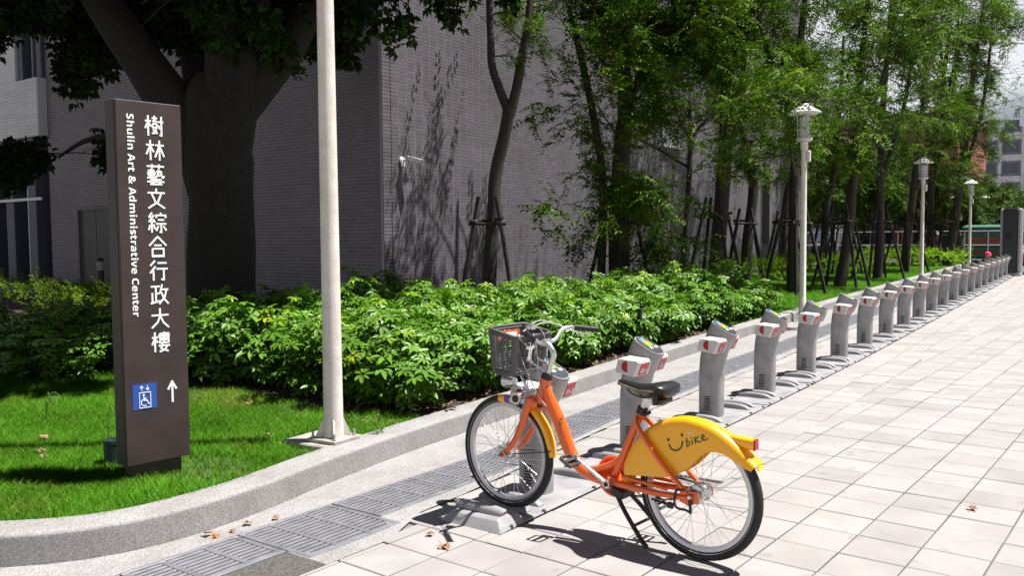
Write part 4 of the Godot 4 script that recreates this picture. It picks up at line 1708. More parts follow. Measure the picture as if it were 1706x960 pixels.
# ------------------------------------------------------------------ small far people: one continuous body meshed from joined capsules
func body_mesh(bones: Array, lo: Vector3, hi: Vector3, cell: float, blend: float) -> MB:
	var nx := int((hi.x - lo.x) / cell) + 2
	var ny := int((hi.y - lo.y) / cell) + 2
	var nz := int((hi.z - lo.z) / cell) + 2
	var f := PackedFloat32Array()
	f.resize(nx * ny * nz)
	for k in nz:
		for j in ny:
			for i in nx:
				var p := lo + Vector3(i, j, k) * cell
				var d := 10.0
				for b in bones:
					var a: Vector3 = b[0]
					var ab: Vector3 = b[1] - a
					var t := clampf((p - a).dot(ab) / maxf(ab.length_squared(), 1e-6), 0, 1)
					var e: float = p.distance_to(a + ab * t) - lerpf(b[2], b[3], t)
					var h := clampf(0.5 + 0.5 * (d - e) / blend, 0.0, 1.0)
					d = lerpf(d, e, h) - blend * h * (1.0 - h)
				f[i + nx * (j + ny * k)] = d
	var mb := MB.new()
	var ids := {}
	var st := [1, nx, nx * ny]
	for k in nz - 1:
		for j in ny - 1:
			for i in nx - 1:
				var c0 := i + nx * (j + ny * k)
				var s := Vector3.ZERO
				var m := 0
				for e in 12:
					var ax := e / 4
					var u := (ax + 1) % 3
					var w := (ax + 2) % 3
					var o := [0, 0, 0]
					o[u] = e % 2
					o[w] = (e / 2) % 2
					var q0: int = c0 + o[0] * st[0] + o[1] * st[1] + o[2] * st[2]
					var q1: int = q0 + st[ax]
					if (f[q0] < 0) != (f[q1] < 0):
						var pp := Vector3(o[0], o[1], o[2])
						pp[ax] += f[q0] / (f[q0] - f[q1])
						s += pp
						m += 1
				if m:
					var p := lo + (Vector3(i, j, k) + s / m) * cell
					var gr := Vector3(f[c0 + 1] - f[c0], f[c0 + nx] - f[c0], f[c0 + nx * ny] - f[c0])
					ids[c0] = mb.vert(p, gr.normalized())
	for k in range(1, nz - 1):
		for j in range(1, ny - 1):
			for i in range(1, nx - 1):
				var c0 := i + nx * (j + ny * k)
				for ax in 3:
					var q: int = c0 + st[ax]
					if (f[c0] < 0) == (f[q] < 0):
						continue
					var u: int = st[(ax + 1) % 3]
					var w: int = st[(ax + 2) % 3]
					if not (ids.has(c0) and ids.has(c0 - u) and ids.has(c0 - w) and ids.has(c0 - u - w)):
						continue
					var a: int = ids[c0]
					var b: int = ids[c0 - u]
					var c: int = ids[c0 - u - w]
					var d: int = ids[c0 - w]
					if f[c0] < 0:
						mb.face(a, b, c)
						mb.face(a, c, d)
					else:
						mb.face(a, c, b)
						mb.face(a, d, c)
	return mb

func person(label: String, at: Vector3, turn: float, crouch: bool, shirt: Color, pants: Color, cap: Color) -> void:
	var t := thing("person", label, "person", at, turn)
	var hip := 0.88 if not crouch else 0.20
	var skin: StandardMaterial3D = M.skin
	var B: Array = []
	var neck := Vector3(0, hip + 0.52, 0.02)
	var head := Vector3(0, hip + 0.69, 0.05)
	if crouch:
		neck = Vector3(0, 0.58, 0.22)
		head = Vector3(0, 0.70, 0.30)
	var hips := Vector3(0, hip, 0.0)
	B.append([hips, hips.lerp(neck, 0.5), 0.145, 0.135])
	B.append([hips.lerp(neck, 0.5), neck - Vector3(0, 0.08, 0), 0.135, 0.15])
	B.append([neck - Vector3(0, 0.05, 0), head, 0.055, 0.06])
	B.append([head + Vector3(0, 0.05, -0.01), head - Vector3(0, 0.035, -0.02), 0.092, 0.07])
	B.append([head + Vector3(0, 0.0, 0.085), head + Vector3(0, -0.01, 0.105), 0.014, 0.016])
	for s in [-1.0, 1.0]:
		var sh := neck + Vector3(s * 0.17, -0.08, 0)
		var el := sh + Vector3(s * 0.05, -0.27, 0.0)
		var wr := el + Vector3(s * 0.01, -0.22, 0.08)
		var kn := Vector3(s * 0.10, 0.46, 0.03)
		var an := Vector3(s * 0.11, 0.08, 0.0)
		if crouch:
			el = sh + Vector3(s * 0.06, -0.22, 0.12)
			wr = el + Vector3(-s * 0.04, -0.08, 0.22)
			kn = Vector3(s * 0.17, 0.42, 0.34)
			an = Vector3(s * 0.14, 0.08, 0.12)
		B.append([neck - Vector3(0, 0.07, 0), sh, 0.09, 0.065])
		B.append([sh, el, 0.056, 0.043])
		B.append([el, wr, 0.042, 0.03])
		B.append([wr, wr + (wr - el).normalized() * 0.09, 0.034, 0.026])
		for fi in 4:
			var fp := wr + (wr - el).normalized() * 0.085 + Vector3((fi - 1.5) * 0.018, 0, 0)
			B.append([fp, fp + (wr - el).normalized() * (0.055 + 0.01 * (1 - absf(fi - 1.5))) + Vector3(0, -0.01, 0.012), 0.010, 0.009])
		B.append([wr + Vector3(-s * 0.02, -0.02, 0.02), wr + Vector3(-s * 0.05, -0.06, 0.05), 0.012, 0.010])
		B.append([hips + Vector3(s * 0.085, 0, 0), kn, 0.095, 0.068])
		B.append([kn, an, 0.062, 0.042])
		B.append([an - Vector3(0, 0.035, 0), an + Vector3(s * 0.02, -0.045, 0.14), 0.042, 0.038])
	var mb := body_mesh(B, Vector3(-0.42, -0.02, -0.26), Vector3(0.42, hip + 0.90 if not crouch else 0.9, 0.56), 0.026, 0.03)
	# clothing by height and reach, in vertex colours of the cloth itself
	for i in mb.v.size():
		var p := mb.v[i]
		var c := shirt
		if p.y > neck.y + 0.0 and absf(p.x) < 0.14:
			c = Color(0.42, 0.25, 0.18)
		elif absf(p.x) > 0.20 and (p.y < neck.y - 0.30 or crouch and p.z > 0.30):
			c = Color(0.42, 0.25, 0.18) if p.y > 0.30 and not (crouch and p.y < 0.45 and p.z < 0.4) else pants
		elif (not crouch and p.y < hip + 0.05) or (crouch and (p.y < 0.26 or p.z > 0.34)):
			c = pants if p.y > 0.09 else Color(0.03, 0.03, 0.03)
		mb.c[i] = c
	pm("body", mb, M.cloth, t)
	mb = MB.new()
	mb.lathe([Vector2(0.112, 0.0), Vector2(0.112, 0.04), Vector2(0.10, 0.085), Vector2(0.065, 0.118), Vector2(0.0, 0.128)], 18, head + Vector3(0, 0.035, -0.01))
	var brim := PackedVector2Array()
	for k in 13:
		var a := PI * k / 12
		brim.append(Vector2(cos(a) * 0.10, sin(a) * 0.10 + 0.07))
	mb.prism(brim, -0.008, 0.008, Transform3D(Basis(Vector3(1, 0, 0), Vector3(0, -0.15, 1).normalized(), Vector3(0, -1, -0.15).normalized()), head + Vector3(0, 0.04, 0.0)))
	var cm := mat(cap.r, cap.g, cap.b, 0.8)
	pm("cap", mb, cm, t)
	for s in [-1.0, 1.0]:
		mb = MB.new()
		mb.disc(head + Vector3(s * 0.032, 0.022, 0.078), Vector3(s * 0.2, 0, 1), 0.011, 0.006, 10)
		pm("eye", mb, M.black, t)
		mb = MB.new()
		mb.lathe([Vector2(0.0, -0.03), Vector2(0.022, -0.012), Vector2(0.024, 0.012), Vector2(0.0, 0.03)], 8, head + Vector3(s * 0.088, 0.005, 0.0))
		pm("ear", mb, M.skin, t)
	mb = MB.new()
	mb.box(head + Vector3(0, -0.048, 0.078), Vector3(0.04, 0.008, 0.012), Basis.IDENTITY, 0.003)
	pm("mouth", mb, M.lip, t)

# ------------------------------------------------------------------ docks
func text_mesh(s: String, h: float, depth: float, fnt: String, weight: int) -> TextMesh:
	var f := SystemFont.new()
	f.font_names = PackedStringArray([fnt])
	f.font_weight = weight
	var t := TextMesh.new()
	t.text = s
	t.font = f
	t.font_size = 64
	t.pixel_size = h / 46.0
	t.depth = depth
	t.curve_step = 1.5
	t.horizontal_alignment = HORIZONTAL_ALIGNMENT_CENTER
	t.vertical_alignment = VERTICAL_ALIGNMENT_CENTER
	return t

# local axes of a dock: +X towards the footpath, +Z back along the row towards the camera
const TILT := 0.49

func dock_ring(cx: float, cy: float, tilt: float, hx: float, hz: float) -> Array:
	var row: Array = []
	var ax := Vector3(cos(tilt), -sin(tilt), 0)
	for k in 28:
		var a := -TAU * k / 28
		var c := cos(a)
		var s := sin(a)
		var e := 0.78
		var px := signf(c) * pow(absf(c), e) * hx
		var pz := signf(s) * pow(absf(s), e) * hz
		row.append(Vector3(cx, cy, 0) + ax * px + Vector3(0, 0, pz))
	return row

func label_basis(sgn: float) -> Basis:
	# the label face: leans with the post and turns a little outwards
	var up := (Vector3(0.138, 0.678, 0) - Vector3(0.095, 0.575, 0)).normalized()
	var al := Vector3(0.07, 0.01, -sgn).normalized() * sgn
	var z := al.cross(up).normalized()
	return Basis(al, z.cross(al), z)

func label_spot(sgn: float) -> Vector3:
	return Vector3(0.1565 - 0.07 * 0.098, 0.629, 0.148 * sgn)

func lock_box(sgn: float, t: Node3D) -> void:
	# housing that sticks out beside the post
	var poly := PackedVector2Array([Vector2(-0.025, 0.600), Vector2(0.133, 0.575), Vector2(0.176, 0.678), Vector2(0.166, 0.700), Vector2(0.030, 0.712), Vector2(-0.002, 0.700)])
	var rings: Array = []
	for q in [[0.05, 0.0], [0.215, 0.0], [0.230, 0.004], [0.240, 0.014]]:
		var row: Array = []
		var ce := Vector2(0.075, 0.645)
		for k in poly.size():
			for h in 3:
				var p: Vector2 = poly[k]
				var nx: Vector2 = poly[(k + 1) % poly.size()]
				var m := p.lerp(nx, [0.06, 0.5, 0.94][h])
				m += (ce - m).normalized() * q[1] - Vector2(0.07, 0.01) * (q[0] - 0.05)
				row.append(Vector3(m.x, m.y, q[0] * sgn))
		if sgn > 0:
			pass
		else:
			row.reverse()
		rings.append(row)
	var mb := MB.new()
	mb.loft(rings, true, false, true)
	var b := pm("lock_box", mb, M.dock_box, t)
	# red number label on the face towards the footpath
	var up := (Vector3(0.138, 0.678, 0) - Vector3(0.095, 0.575, 0)).normalized()
	var nrm := Vector3(up.y, -up.x, 0)
	mb = MB.new()
	mb.box(label_spot(sgn) + label_basis(sgn).z * 0.001, Vector3(0.112, 0.094, 0.004), label_basis(sgn), 0.001)
	pm("number_label", mb, M.label_red, b)
	# half round red lamp on the end face
	mb = MB.new()
	var pts := PackedVector2Array()
	for k in 15:
		var a := PI * 0.5 + PI * k / 14
		pts.append(Vector2(0.066 + cos(a) * 0.042, 0.648 + sin(a) * 0.040))
	mb.prism(pts, 0.230 * sgn, 0.2455 * sgn)
	pm("red_lens", mb, M.lens_red, b)

func wheel_ridge(mb: MB, z: float, x0: float, x1: float, h: float, w: float) -> void:
	var rings: Array = []
	for i in 9:
		var f := i / 8.0
		var x := lerpf(x0, x1, f)
		var y := h * pow(maxf(0.0, 1.0 - pow(absf(f * 2.0 - 0.85) / 1.16, 2.6)), 0.55) + 0.012
		var row: Array = []
		for s in [[-0.5, 0.0], [-0.47, 0.6], [-0.36, 0.93], [0.0, 1.0], [0.36, 0.93], [0.47, 0.6], [0.5, 0.0]]:
			row.append(Vector3(x, y * s[1], z + s[0] * w))
		rings.append(row)
	mb.loft(rings, false, false, false)
	for e in [0, 8]:
		var r = rings[e]
		for i in range(1, 6):
			if e:
				mb.tri(r[0], r[i], r[i + 1])
			else:
				mb.tri(r[0], r[i + 1], r[i])

func make_dock() -> Node3D:
	var t := thing("bike_dock", "", "bike dock", Vector3.ZERO, 0.0, "row of grey rental bike docks")
	var mb := MB.new()
	var st := [[0.0, 0.0, 0.0, 0.104, 0.090], [0.0, 0.16, 0.0, 0.104, 0.090], [0.001, 0.30, 0.01, 0.105, 0.091], [0.006, 0.42, 0.04, 0.107, 0.092], [0.016, 0.51, 0.09, 0.109, 0.093], [0.034, 0.59, 0.18, 0.112, 0.094], [0.062, 0.66, 0.29, 0.116, 0.094], [0.094, 0.725, 0.41, 0.120, 0.095], [0.116, 0.772, TILT, 0.122, 0.095], [0.119, 0.779, TILT, 0.119, 0.092]]
	var rings: Array = []
	for s in st:
		rings.append(dock_ring(s[0], s[1], s[2], s[3], s[4]))
	mb.loft(rings, true, false, true)
	pm("post", mb, M.dock, t)
	# sloping top panel
	var up := Vector3(sin(TILT), cos(TILT), 0)
	var ax := Vector3(cos(TILT), -sin(TILT), 0)
	var fb := Basis(ax, Vector3(0, 0, 1), ax.cross(Vector3(0, 0, 1)))
	var ce := Vector3(0.119, 0.779, 0)
	var tf := Transform3D(Basis(ax, Vector3(0, 0, -1), up), ce)
	mb = MB.new()
	var oval := PackedVector2Array()
	for k in 28:
		var a := TAU * k / 28
		oval.append(Vector2(signf(cos(a)) * pow(absf(cos(a)), 0.8) * 0.110, signf(sin(a)) * pow(absf(sin(a)), 0.8) * 0.082))
	mb.prism(oval, -0.004, 0.003, tf)
	var p := pm("top_panel", mb, M.panel_dark, t)
	for q in [["blue_field", -0.072, 0.036, M.panel_blue], ["orange_field", -0.038, 0.030, M.panel_orange], ["green_field", -0.004, 0.040, M.panel_green]]:
		mb = MB.new()
		mb.box(ce + ax * q[1] + up * 0.004, Vector3(q[2], 0.004, 0.082 if q[0] != "blue_field" else 0.066), Basis(ax, up, Vector3(0, 0, 1)), 0.001)
		pm(q[0], mb, q[3], p)
	for s in [-1.0, 1.0]:
		mb = MB.new()
		var o2 := PackedVector2Array()
		for k in 14:
			o2.append(Vector2(0.036 + cos(TAU * k / 14) * 0.013, s * 0.036 + sin(TAU * k / 14) * 0.019))
		mb.prism(o2, 0.003, 0.008, tf)
		pm("button", mb, M.white, p)
	lock_box(1.0, t)
	lock_box(-1.0, t)
	# louvres low on both sides
	for s in [-1.0, 1.0]:
		for k in 7:
			mb = MB.new()
			mb.box(Vector3(0.0, 0.075 + k * 0.018, s * 0.0905), Vector3(0.052, 0.007, 0.006), Basis.from_euler(Vector3(0.5 * s, 0, 0)), 0.001)
			pm("louvre", mb, M.bolt, t)
	# base plate with bolts
	mb = MB.new()
	mb.box(Vector3(0.065, 0.004, 0.0), Vector3(0.41, 0.010, 1.36), Basis.IDENTITY, 0.003)
	var bp := pm("base_plate", mb, M.base_plate, t)
	for z in [-0.60, -0.28, 0.28, 0.60]:
		for x in [-0.125, 0.262]:
			mb = MB.new()
			mb.lathe([Vector2(0.013, 0.006), Vector2(0.013, 0.016), Vector2(0.007, 0.020), Vector2(0.0, 0.021)], 8, Vector3(x, 0.0, z + (0.03 if x > 0 else -0.02)))
			pm("bolt", mb, M.bolt, bp)
	# low rails that take a front wheel, a pair on each side
	for z in [0.24, 0.38, -0.40, -0.53]:
		mb = MB.new()
		wheel_ridge(mb, z, -0.12, 0.20, 0.046, 0.055)
		pm("wheel_rail", mb, M.base_plate, t)
	return t

func docks() -> void:
	var zs: Array = []
	for i in 21:
		zs.append(-(4.31 + 1.335 * i + 0.0125 * i * i))
	zs[1] = -5.60
	var proto := make_dock()
	for i in 21:
		var z: float = zs[i]
		var n := "%02d" % (i + 1)
		var lab := "grey rental bike dock, %s from the bicycle end, %s" % [ORD[i], ["holding the orange bicycle", "empty, behind the bicycle saddle", "beyond the yellow rear cover", "standing clear in full sun"][i] if i < 4 else ("in the nearer half of the row" if i < 9 else ("in the middle of the row" if i < 15 else "towards the kiosk end"))]
		if i == 20:
			lab = "last grey bike dock in the row, beside the kiosk"
		var o: Node3D = proto if i == 0 else dup(proto, Vector3.ZERO, 0.0, lab)
		o.position = Vector3(rowx(z), 0, z)
		o.rotation.y = row_turn(z)
		o.set_meta("label", lab)
		for s in [1.0, -1.0]:
			var tm := text_mesh("%s-%d" % [n, 1 if s > 0 else 2], 0.034, 0.002, "Droid Sans", 700)
			var lb := o.get_node("lock_box" if s > 0 else "lock_box2")
			var q := part("number", tm, M.white, lb)
			q.transform = Transform3D(label_basis(s), label_spot(s) + label_basis(s).z * 0.0045 - label_basis(s).y * 0.012)
	# the raised end shoe at the camera end of the row
	var e := thing("dock_end_shoe", "sloped grey end shoe under the bicycle front wheel", "wheel stop", Vector3(rowx(-3.7), 0, -3.66), row_turn(-3.7))
	var mb := MB.new()
	var rings: Array = []
	for q in [[-0.135, 0.275, 0.075, 0.0], [-0.115, 0.262, 0.060, 0.022], [-0.095, 0.235, 0.038, 0.052], [-0.085, 0.215, 0.020, 0.060]]:
		rings.append([Vector3(q[0], q[3], q[2] + 0.02), Vector3(q[1], q[3], q[2] + 0.02), Vector3(q[1] - 0.004, q[3], -0.13), Vector3(q[0] + 0.004, q[3], -0.13)])
	for i in 3:
		for k in 4:
			mb.quad(rings[i][k], rings[i][(k + 1) % 4], rings[i + 1][(k + 1) % 4], rings[i + 1][k])
	mb.quad(rings[3][0], rings[3][1], rings[3][2], rings[3][3])
	pm("shoe", mb, M.base_plate, e)
	mb = MB.new()
	mb.tube([Vector3(-0.10, 0.072, -0.02), Vector3(-0.08, 0.074, -0.02), Vector3(0.15, 0.070, -0.025), Vector3(0.205, 0.062, -0.028), Vector3(0.21, 0.060, -0.028)], [0.026, 0.034, 0.034, 0.033, 0.024], 12)
	pm("wheel_rail", mb, M.base_plate, e)

# ------------------------------------------------------------------ lamps and poles
func make_lamp() -> Node3D:
	var t := thing("street_lamp", "", "street lamp", Vector3.ZERO, 0.0, "pale lamp posts along the kerb")
	var mb := MB.new()
	mb.lathe([Vector2(0.085, 0.0), Vector2(0.085, 0.02), Vector2(0.066, 0.03), Vector2(0.064, 0.30), Vector2(0.058, 0.31), Vector2(0.052, 2.98), Vector2(0.066, 2.985), Vector2(0.066, 3.12), Vector2(0.0, 3.125)], 20)
	pm("post", mb, M.pole, t)
	mb = MB.new()
	mb.box(Vector3(0.085, 2.86, 0.0), Vector3(0.06, 0.20, 0.07), Basis.IDENTITY, 0.01)
	pm("junction_box", mb, M.pole, t)
	mb = MB.new()
	mb.lathe([Vector2(0.0, 3.12), Vector2(0.13, 3.13), Vector2(0.145, 3.16), Vector2(0.14, 3.19), Vector2(0.06, 3.20), Vector2(0.0, 3.2)], 24)
	pm("lantern_base", mb, M.dock_light, t)
	mb = MB.new()
	mb.lathe([Vector2(0.085, 3.20), Vector2(0.10, 3.55), Vector2(0.0, 3.56)], 18)
	pm("diffuser", mb, M.lamp_glass, t)
	for k in 4:
		var a := TAU * (k + 0.5) / 4
		mb = MB.new()
		mb.tube([Vector3(cos(a) * 0.125, 3.18, sin(a) * 0.125), Vector3(cos(a) * 0.14, 3.62, sin(a) * 0.14)], [0.008], 6)
		pm("stay", mb, M.dock_light, t)
	for k in 4:
		mb = MB.new()
		mb.torus(Vector3(0, 3.26 + k * 0.08, 0), Basis(Vector3(1, 0, 0), Vector3(0, 0, -1), Vector3(0, 1, 0)), 0.128 + 0.004 * k, 0.007, 24, 6)
		pm("guard_ring", mb, M.dock_light, t)
	mb = MB.new()
	mb.lathe([Vector2(0.0, 3.60), Vector2(0.275, 3.62), Vector2(0.295, 3.625), Vector2(0.295, 3.64), Vector2(0.19, 3.705), Vector2(0.09, 3.765), Vector2(0.07, 3.80), Vector2(0.0, 3.81)], 32)
	pm("hat_shade", mb, M.lamp_hat, t)
	return t

func lamps() -> void:
	var l0 := make_lamp()
	var spots := [[Vector3(-5.0, 0.13, -15.8), "nearest pale lamp post with flat round hat, before the tree row"], [Vector3(-5.52, 0.13, -28.9), "second pale lamp post with round hat, beyond the docks"], [Vector3(-6.12, 0.13, -42.0), "third pale lamp post with round hat, near the bright hedge"], [Vector3(-7.6, 0.05, -57.0), "farthest pale lamp post, left of the kiosk"], [Vector3(-9.0, 0.05, -56.0), "slim far lamp post between the second and third ones"], [Vector3(-15.0, 0.13, -45.0), "pale lamp hat seen behind the nearest lamp post"]]
	for i in spots.size():
		var o: Node3D = l0 if i == 0 else dup(l0, Vector3.ZERO, 0.0)
		o.position = spots[i][0]
		o.set_meta("label", spots[i][1])

func flagpole() -> void:
	var t := thing("flagpole", "white tapered steel flagpole on a bolted plate beside the kerb", "pole", Vector3(-4.53, 0.118, -4.08), 0.08)
	var mb := MB.new()
	mb.box(Vector3(-0.10, 0.018, -0.03), Vector3(0.46, 0.05, 0.42), Basis.IDENTITY, 0.01)
	pm("concrete_pad", mb, M.concrete, t)
	mb = MB.new()
	mb.box(Vector3(0, 0.057, 0), Vector3(0.26, 0.026, 0.26), Basis.IDENTITY, 0.004)
	pm("base_plate", mb, M.concrete, t)
	mb = MB.new()
	var pts: Array = []
	var rd: Array = []
	for k in 13:
		pts.append(Vector3(0, 0.07 + k * 0.75, 0))
		rd.append(0.068 - 0.0028 * k)
	mb.tube(pts, rd, 28)
	pm("shaft", mb, M.pole, t)
	for k in 4:
		var a := TAU * (k + 0.5) / 4
		var d := Vector3(cos(a), 0, sin(a))
		mb = MB.new()
		mb.prism(PackedVector2Array([Vector2(0.060, 0.07), Vector2(0.128, 0.07), Vector2(0.122, 0.080), Vector2(0.071, 0.195), Vector2(0.060, 0.195)]), -0.005, 0.005, Transform3D(Basis(d, Vector3.UP, d.cross(Vector3.UP)), Vector3.ZERO))
		pm("gusset", mb, M.pole, t)
		a = TAU * k / 4
		mb = MB.new()
		mb.lathe([Vector2(0.014, 0.07), Vector2(0.014, 0.082), Vector2(0.008, 0.083), Vector2(0.008, 0.115), Vector2(0.0, 0.116)], 8, Vector3(signf(cos(a + 0.78)) * 0.10, 0, signf(sin(a + 0.78)) * 0.10))
		pm("anchor_bolt", mb, M.galv, t)

# ------------------------------------------------------------------ the sign
func strokes(code: String) -> Array:
	# "x,y x,y x,y | x,y x,y": polylines on a 100 x 100 field, y down
	var out: Array = []
	for s in code.split("|"):
		var line: Array = []
		for p in s.strip_edges().split(" "):
			var q := p.split(",")
			line.append(Vector2(float(q[0]), float(q[1])))
		out.append(line)
	return out

var lift := 0

func draw_strokes(mb: MB, lines: Array, o: Vector2, sx: float, sy: float, w: float, tf: Transform3D) -> void:
	for line in lines:
		for i in line.size() - 1:
			var a: Vector2 = o + Vector2(line[i].x * sx, -line[i].y * sy)
			var b: Vector2 = o + Vector2(line[i + 1].x * sx, -line[i + 1].y * sy)
			var d := (b - a).normalized()
			var n := Vector2(-d.y, d.x) * w * 0.5
			var ea := d * (w * 0.32 if i > 0 else 0.0)
			var eb := d * (w * 0.32 if i < line.size() - 2 else 0.0)
			lift = (lift + 1) % 9
			mb.prism(PackedVector2Array([a - n - ea, b - n + eb, b + n + eb, a + n - ea]), -0.001, 0.0016 + lift * 0.00012, tf)

func sign_totem() -> void:
	# local: +X along the face (away from the camera), +Z out of the face, origin at its camera-side foot
	var e := Vector3(0.126, 0, -0.992).normalized()
	var turn := atan2(-e.z, e.x)
	var t := thing("sign_totem", "tall dark brown sign pillar with white lettering on the lawn", "sign", Vector3(-4.761, 0.12, -2.729), turn)
	var y0 := 0.125
	var y1 := 2.252
	var mb := MB.new()
	mb.box(Vector3(0.15, 0.07, -0.055), Vector3(0.302, 0.16, 0.10), Basis.IDENTITY, 0.004)
	pm("plinth", mb, M.sign_base, t)
	mb = MB.new()
	mb.box(Vector3(0.150, (y0 + y1) * 0.5, -0.05), Vector3(0.394, y1 - y0, 0.12), Basis.IDENTITY, 0.004)
	pm("body", mb, M.sign_base, t)
	mb = MB.new()
	mb.box(Vector3(0.1505, (y0 + y1) * 0.5, 0.018), Vector3(0.385, y1 - y0 - 0.004, 0.02), Basis.IDENTITY, 0.003)
	pm("front_panel", mb, M.sign, t)
	var face := Transform3D(Basis.IDENTITY, Vector3(0, 0, 0.0285))
	var codes := [
		"2,28 34,28 | 18,2 18,98 | 17,32 2,64 | 20,34 33,54 | 38,14 66,14 | 52,2 52,28 | 40,28 64,28 | 42,40 63,40 63,58 42,58 42,40 | 45,65 49,78 | 61,64 56,78 | 37,86 68,82 | 68,30 99,30 | 88,4 88,94 77,92 | 73,46 80,64",
		"4,26 46,26 | 26,3 26,98 | 25,30 4,72 | 28,34 44,60 | 52,26 98,26 | 74,3 74,98 | 73,30 50,84 | 76,32 98,80",
		"4,12 96,12 | 32,2 32,23 | 68,2 68,23 | 10,32 44,32 | 27,24 27,64 | 5,42 50,42 | 18,44 8,54 | 36,44 47,53 | 10,57 44,55 | 4,67 50,64 | 54,38 80,35 | 66,25 64,48 51,66 | 80,35 80,54 88,66 97,57 | 57,48 73,58 | 20,75 80,75 | 4,85 96,85 | 45,87 22,98 78,97 | 66,90 84,99",
		"50,2 50,20 | 4,23 96,23 | 77,25 58,66 6,97 | 24,25 44,66 95,97",
		"24,2 8,23 24,25 | 34,14 8,45 36,43 | 29,34 39,50 | 21,46 21,98 | 12,60 4,86 | 30,58 38,82 | 70,2 70,13 | 46,28 46,15 96,15 96,28 | 54,37 88,37 | 43,56 99,56 | 71,56 71,97 61,94 | 56,66 44,90 | 84,66 98,88",
		"50,2 4,46 | 50,2 96,46 | 30,44 70,44 | 20,60 80,60 80,97 20,97 20,60 | 20,94 80,94",
		"32,2 6,27 | 34,30 4,62 | 22,50 22,98 | 44,14 94,14 | 38,42 99,42 | 77,42 77,95 62,92",
		"4,12 53,12 | 31,12 31,86 | 31,46 51,46 | 12,42 12,88 | 2,93 54,82 | 66,2 52,46 | 62,27 99,27 | 88,29 78,64 48,97 | 60,40 74,72 98,97",
		"4,36 96,36 | 50,2 50,40 36,70 4,97 | 52,42 68,72 96,97",
		"2,28 34,28 | 18,2 18,98 | 17,32 2,64 | 20,34 33,54 | 44,11 92,11 92,32 44,32 44,11 | 36,21 99,21 | 68,2 68,58 | 44,41 92,41 92,55 44,55 44,41 | 37,69 99,69 | 62,58 50,82 90,98 | 84,69 74,88 42,98"]
	for k in codes.size():
		mb = MB.new()
		var cy: float = 2.114 - 0.1416 * k
		draw_strokes(mb, strokes(codes[k]), Vector2(0.1225, cy + 0.0625), 0.00112, 0.00123, 0.0104, face)
		pm("character", mb, M.letter, t)
	var tm := text_mesh("Shulin Art & Administrative Center", 0.0375, 0.003, "Droid Sans", 700)
	var q := part("lettering", tm, M.letter, t)
	var wid := tm.get_aabb().size.x
	var k := 1.172 / maxf(wid, 0.01)
	q.transform = Transform3D(Basis(Vector3(0, -1, 0) * k, Vector3(1, 0, 0) * 1.05, Vector3(0, 0, 1)), Vector3(0.038, 1.587, 0.0292))
	# blue lift panel
	mb = MB.new()
	mb.box(Vector3(0.072, 0.527, 0.029), Vector3(0.142, 0.150, 0.003))
	var bp := pm("lift_symbol", mb, M.sign_blue, t)
	var f2 := Transform3D(Basis.IDENTITY, Vector3(0.0, 0, 0.0312))
	mb = MB.new()
	draw_strokes(mb, strokes("28,34 74,34 74,94 28,94 28,34 | 38,26 38,8 | 31,16 38,8 45,16 | 62,8 62,26 | 55,18 62,26 69,18"), Vector2(0.0, 0.602), 0.00142, 0.0015, 0.004, f2)
	# seated figure with a wheel
	draw_strokes(mb, strokes("45,50 47,66 60,66 65,80 70,79 | 47,58 56,58"), Vector2(0.0, 0.602), 0.00142, 0.0015, 0.0055, f2)
	var arc: Array = []
	for i in 13:
		var a := 1.0 + 4.1 * i / 12.0
		arc.append(Vector2(48 + cos(a) * 13.5, 74 + sin(a) * 13.0))
	draw_strokes(mb, [arc], Vector2(0.0, 0.602), 0.00142, 0.0015, 0.0045, f2)
	mb.disc(Vector3(0.0 + 45 * 0.00142, 0.602 - 44 * 0.0015, 0.0305), Vector3(0, 0, 1), 0.0065, 0.003, 12)
	pm("pictogram", mb, M.letter, bp)
	mb = MB.new()
	draw_strokes(mb, strokes("50,98 50,8 | 20,40 50,5 80,40"), Vector2(0.195, 0.602), 0.00088, 0.00135, 0.0125, face)
	pm("arrow", mb, M.letter, t)

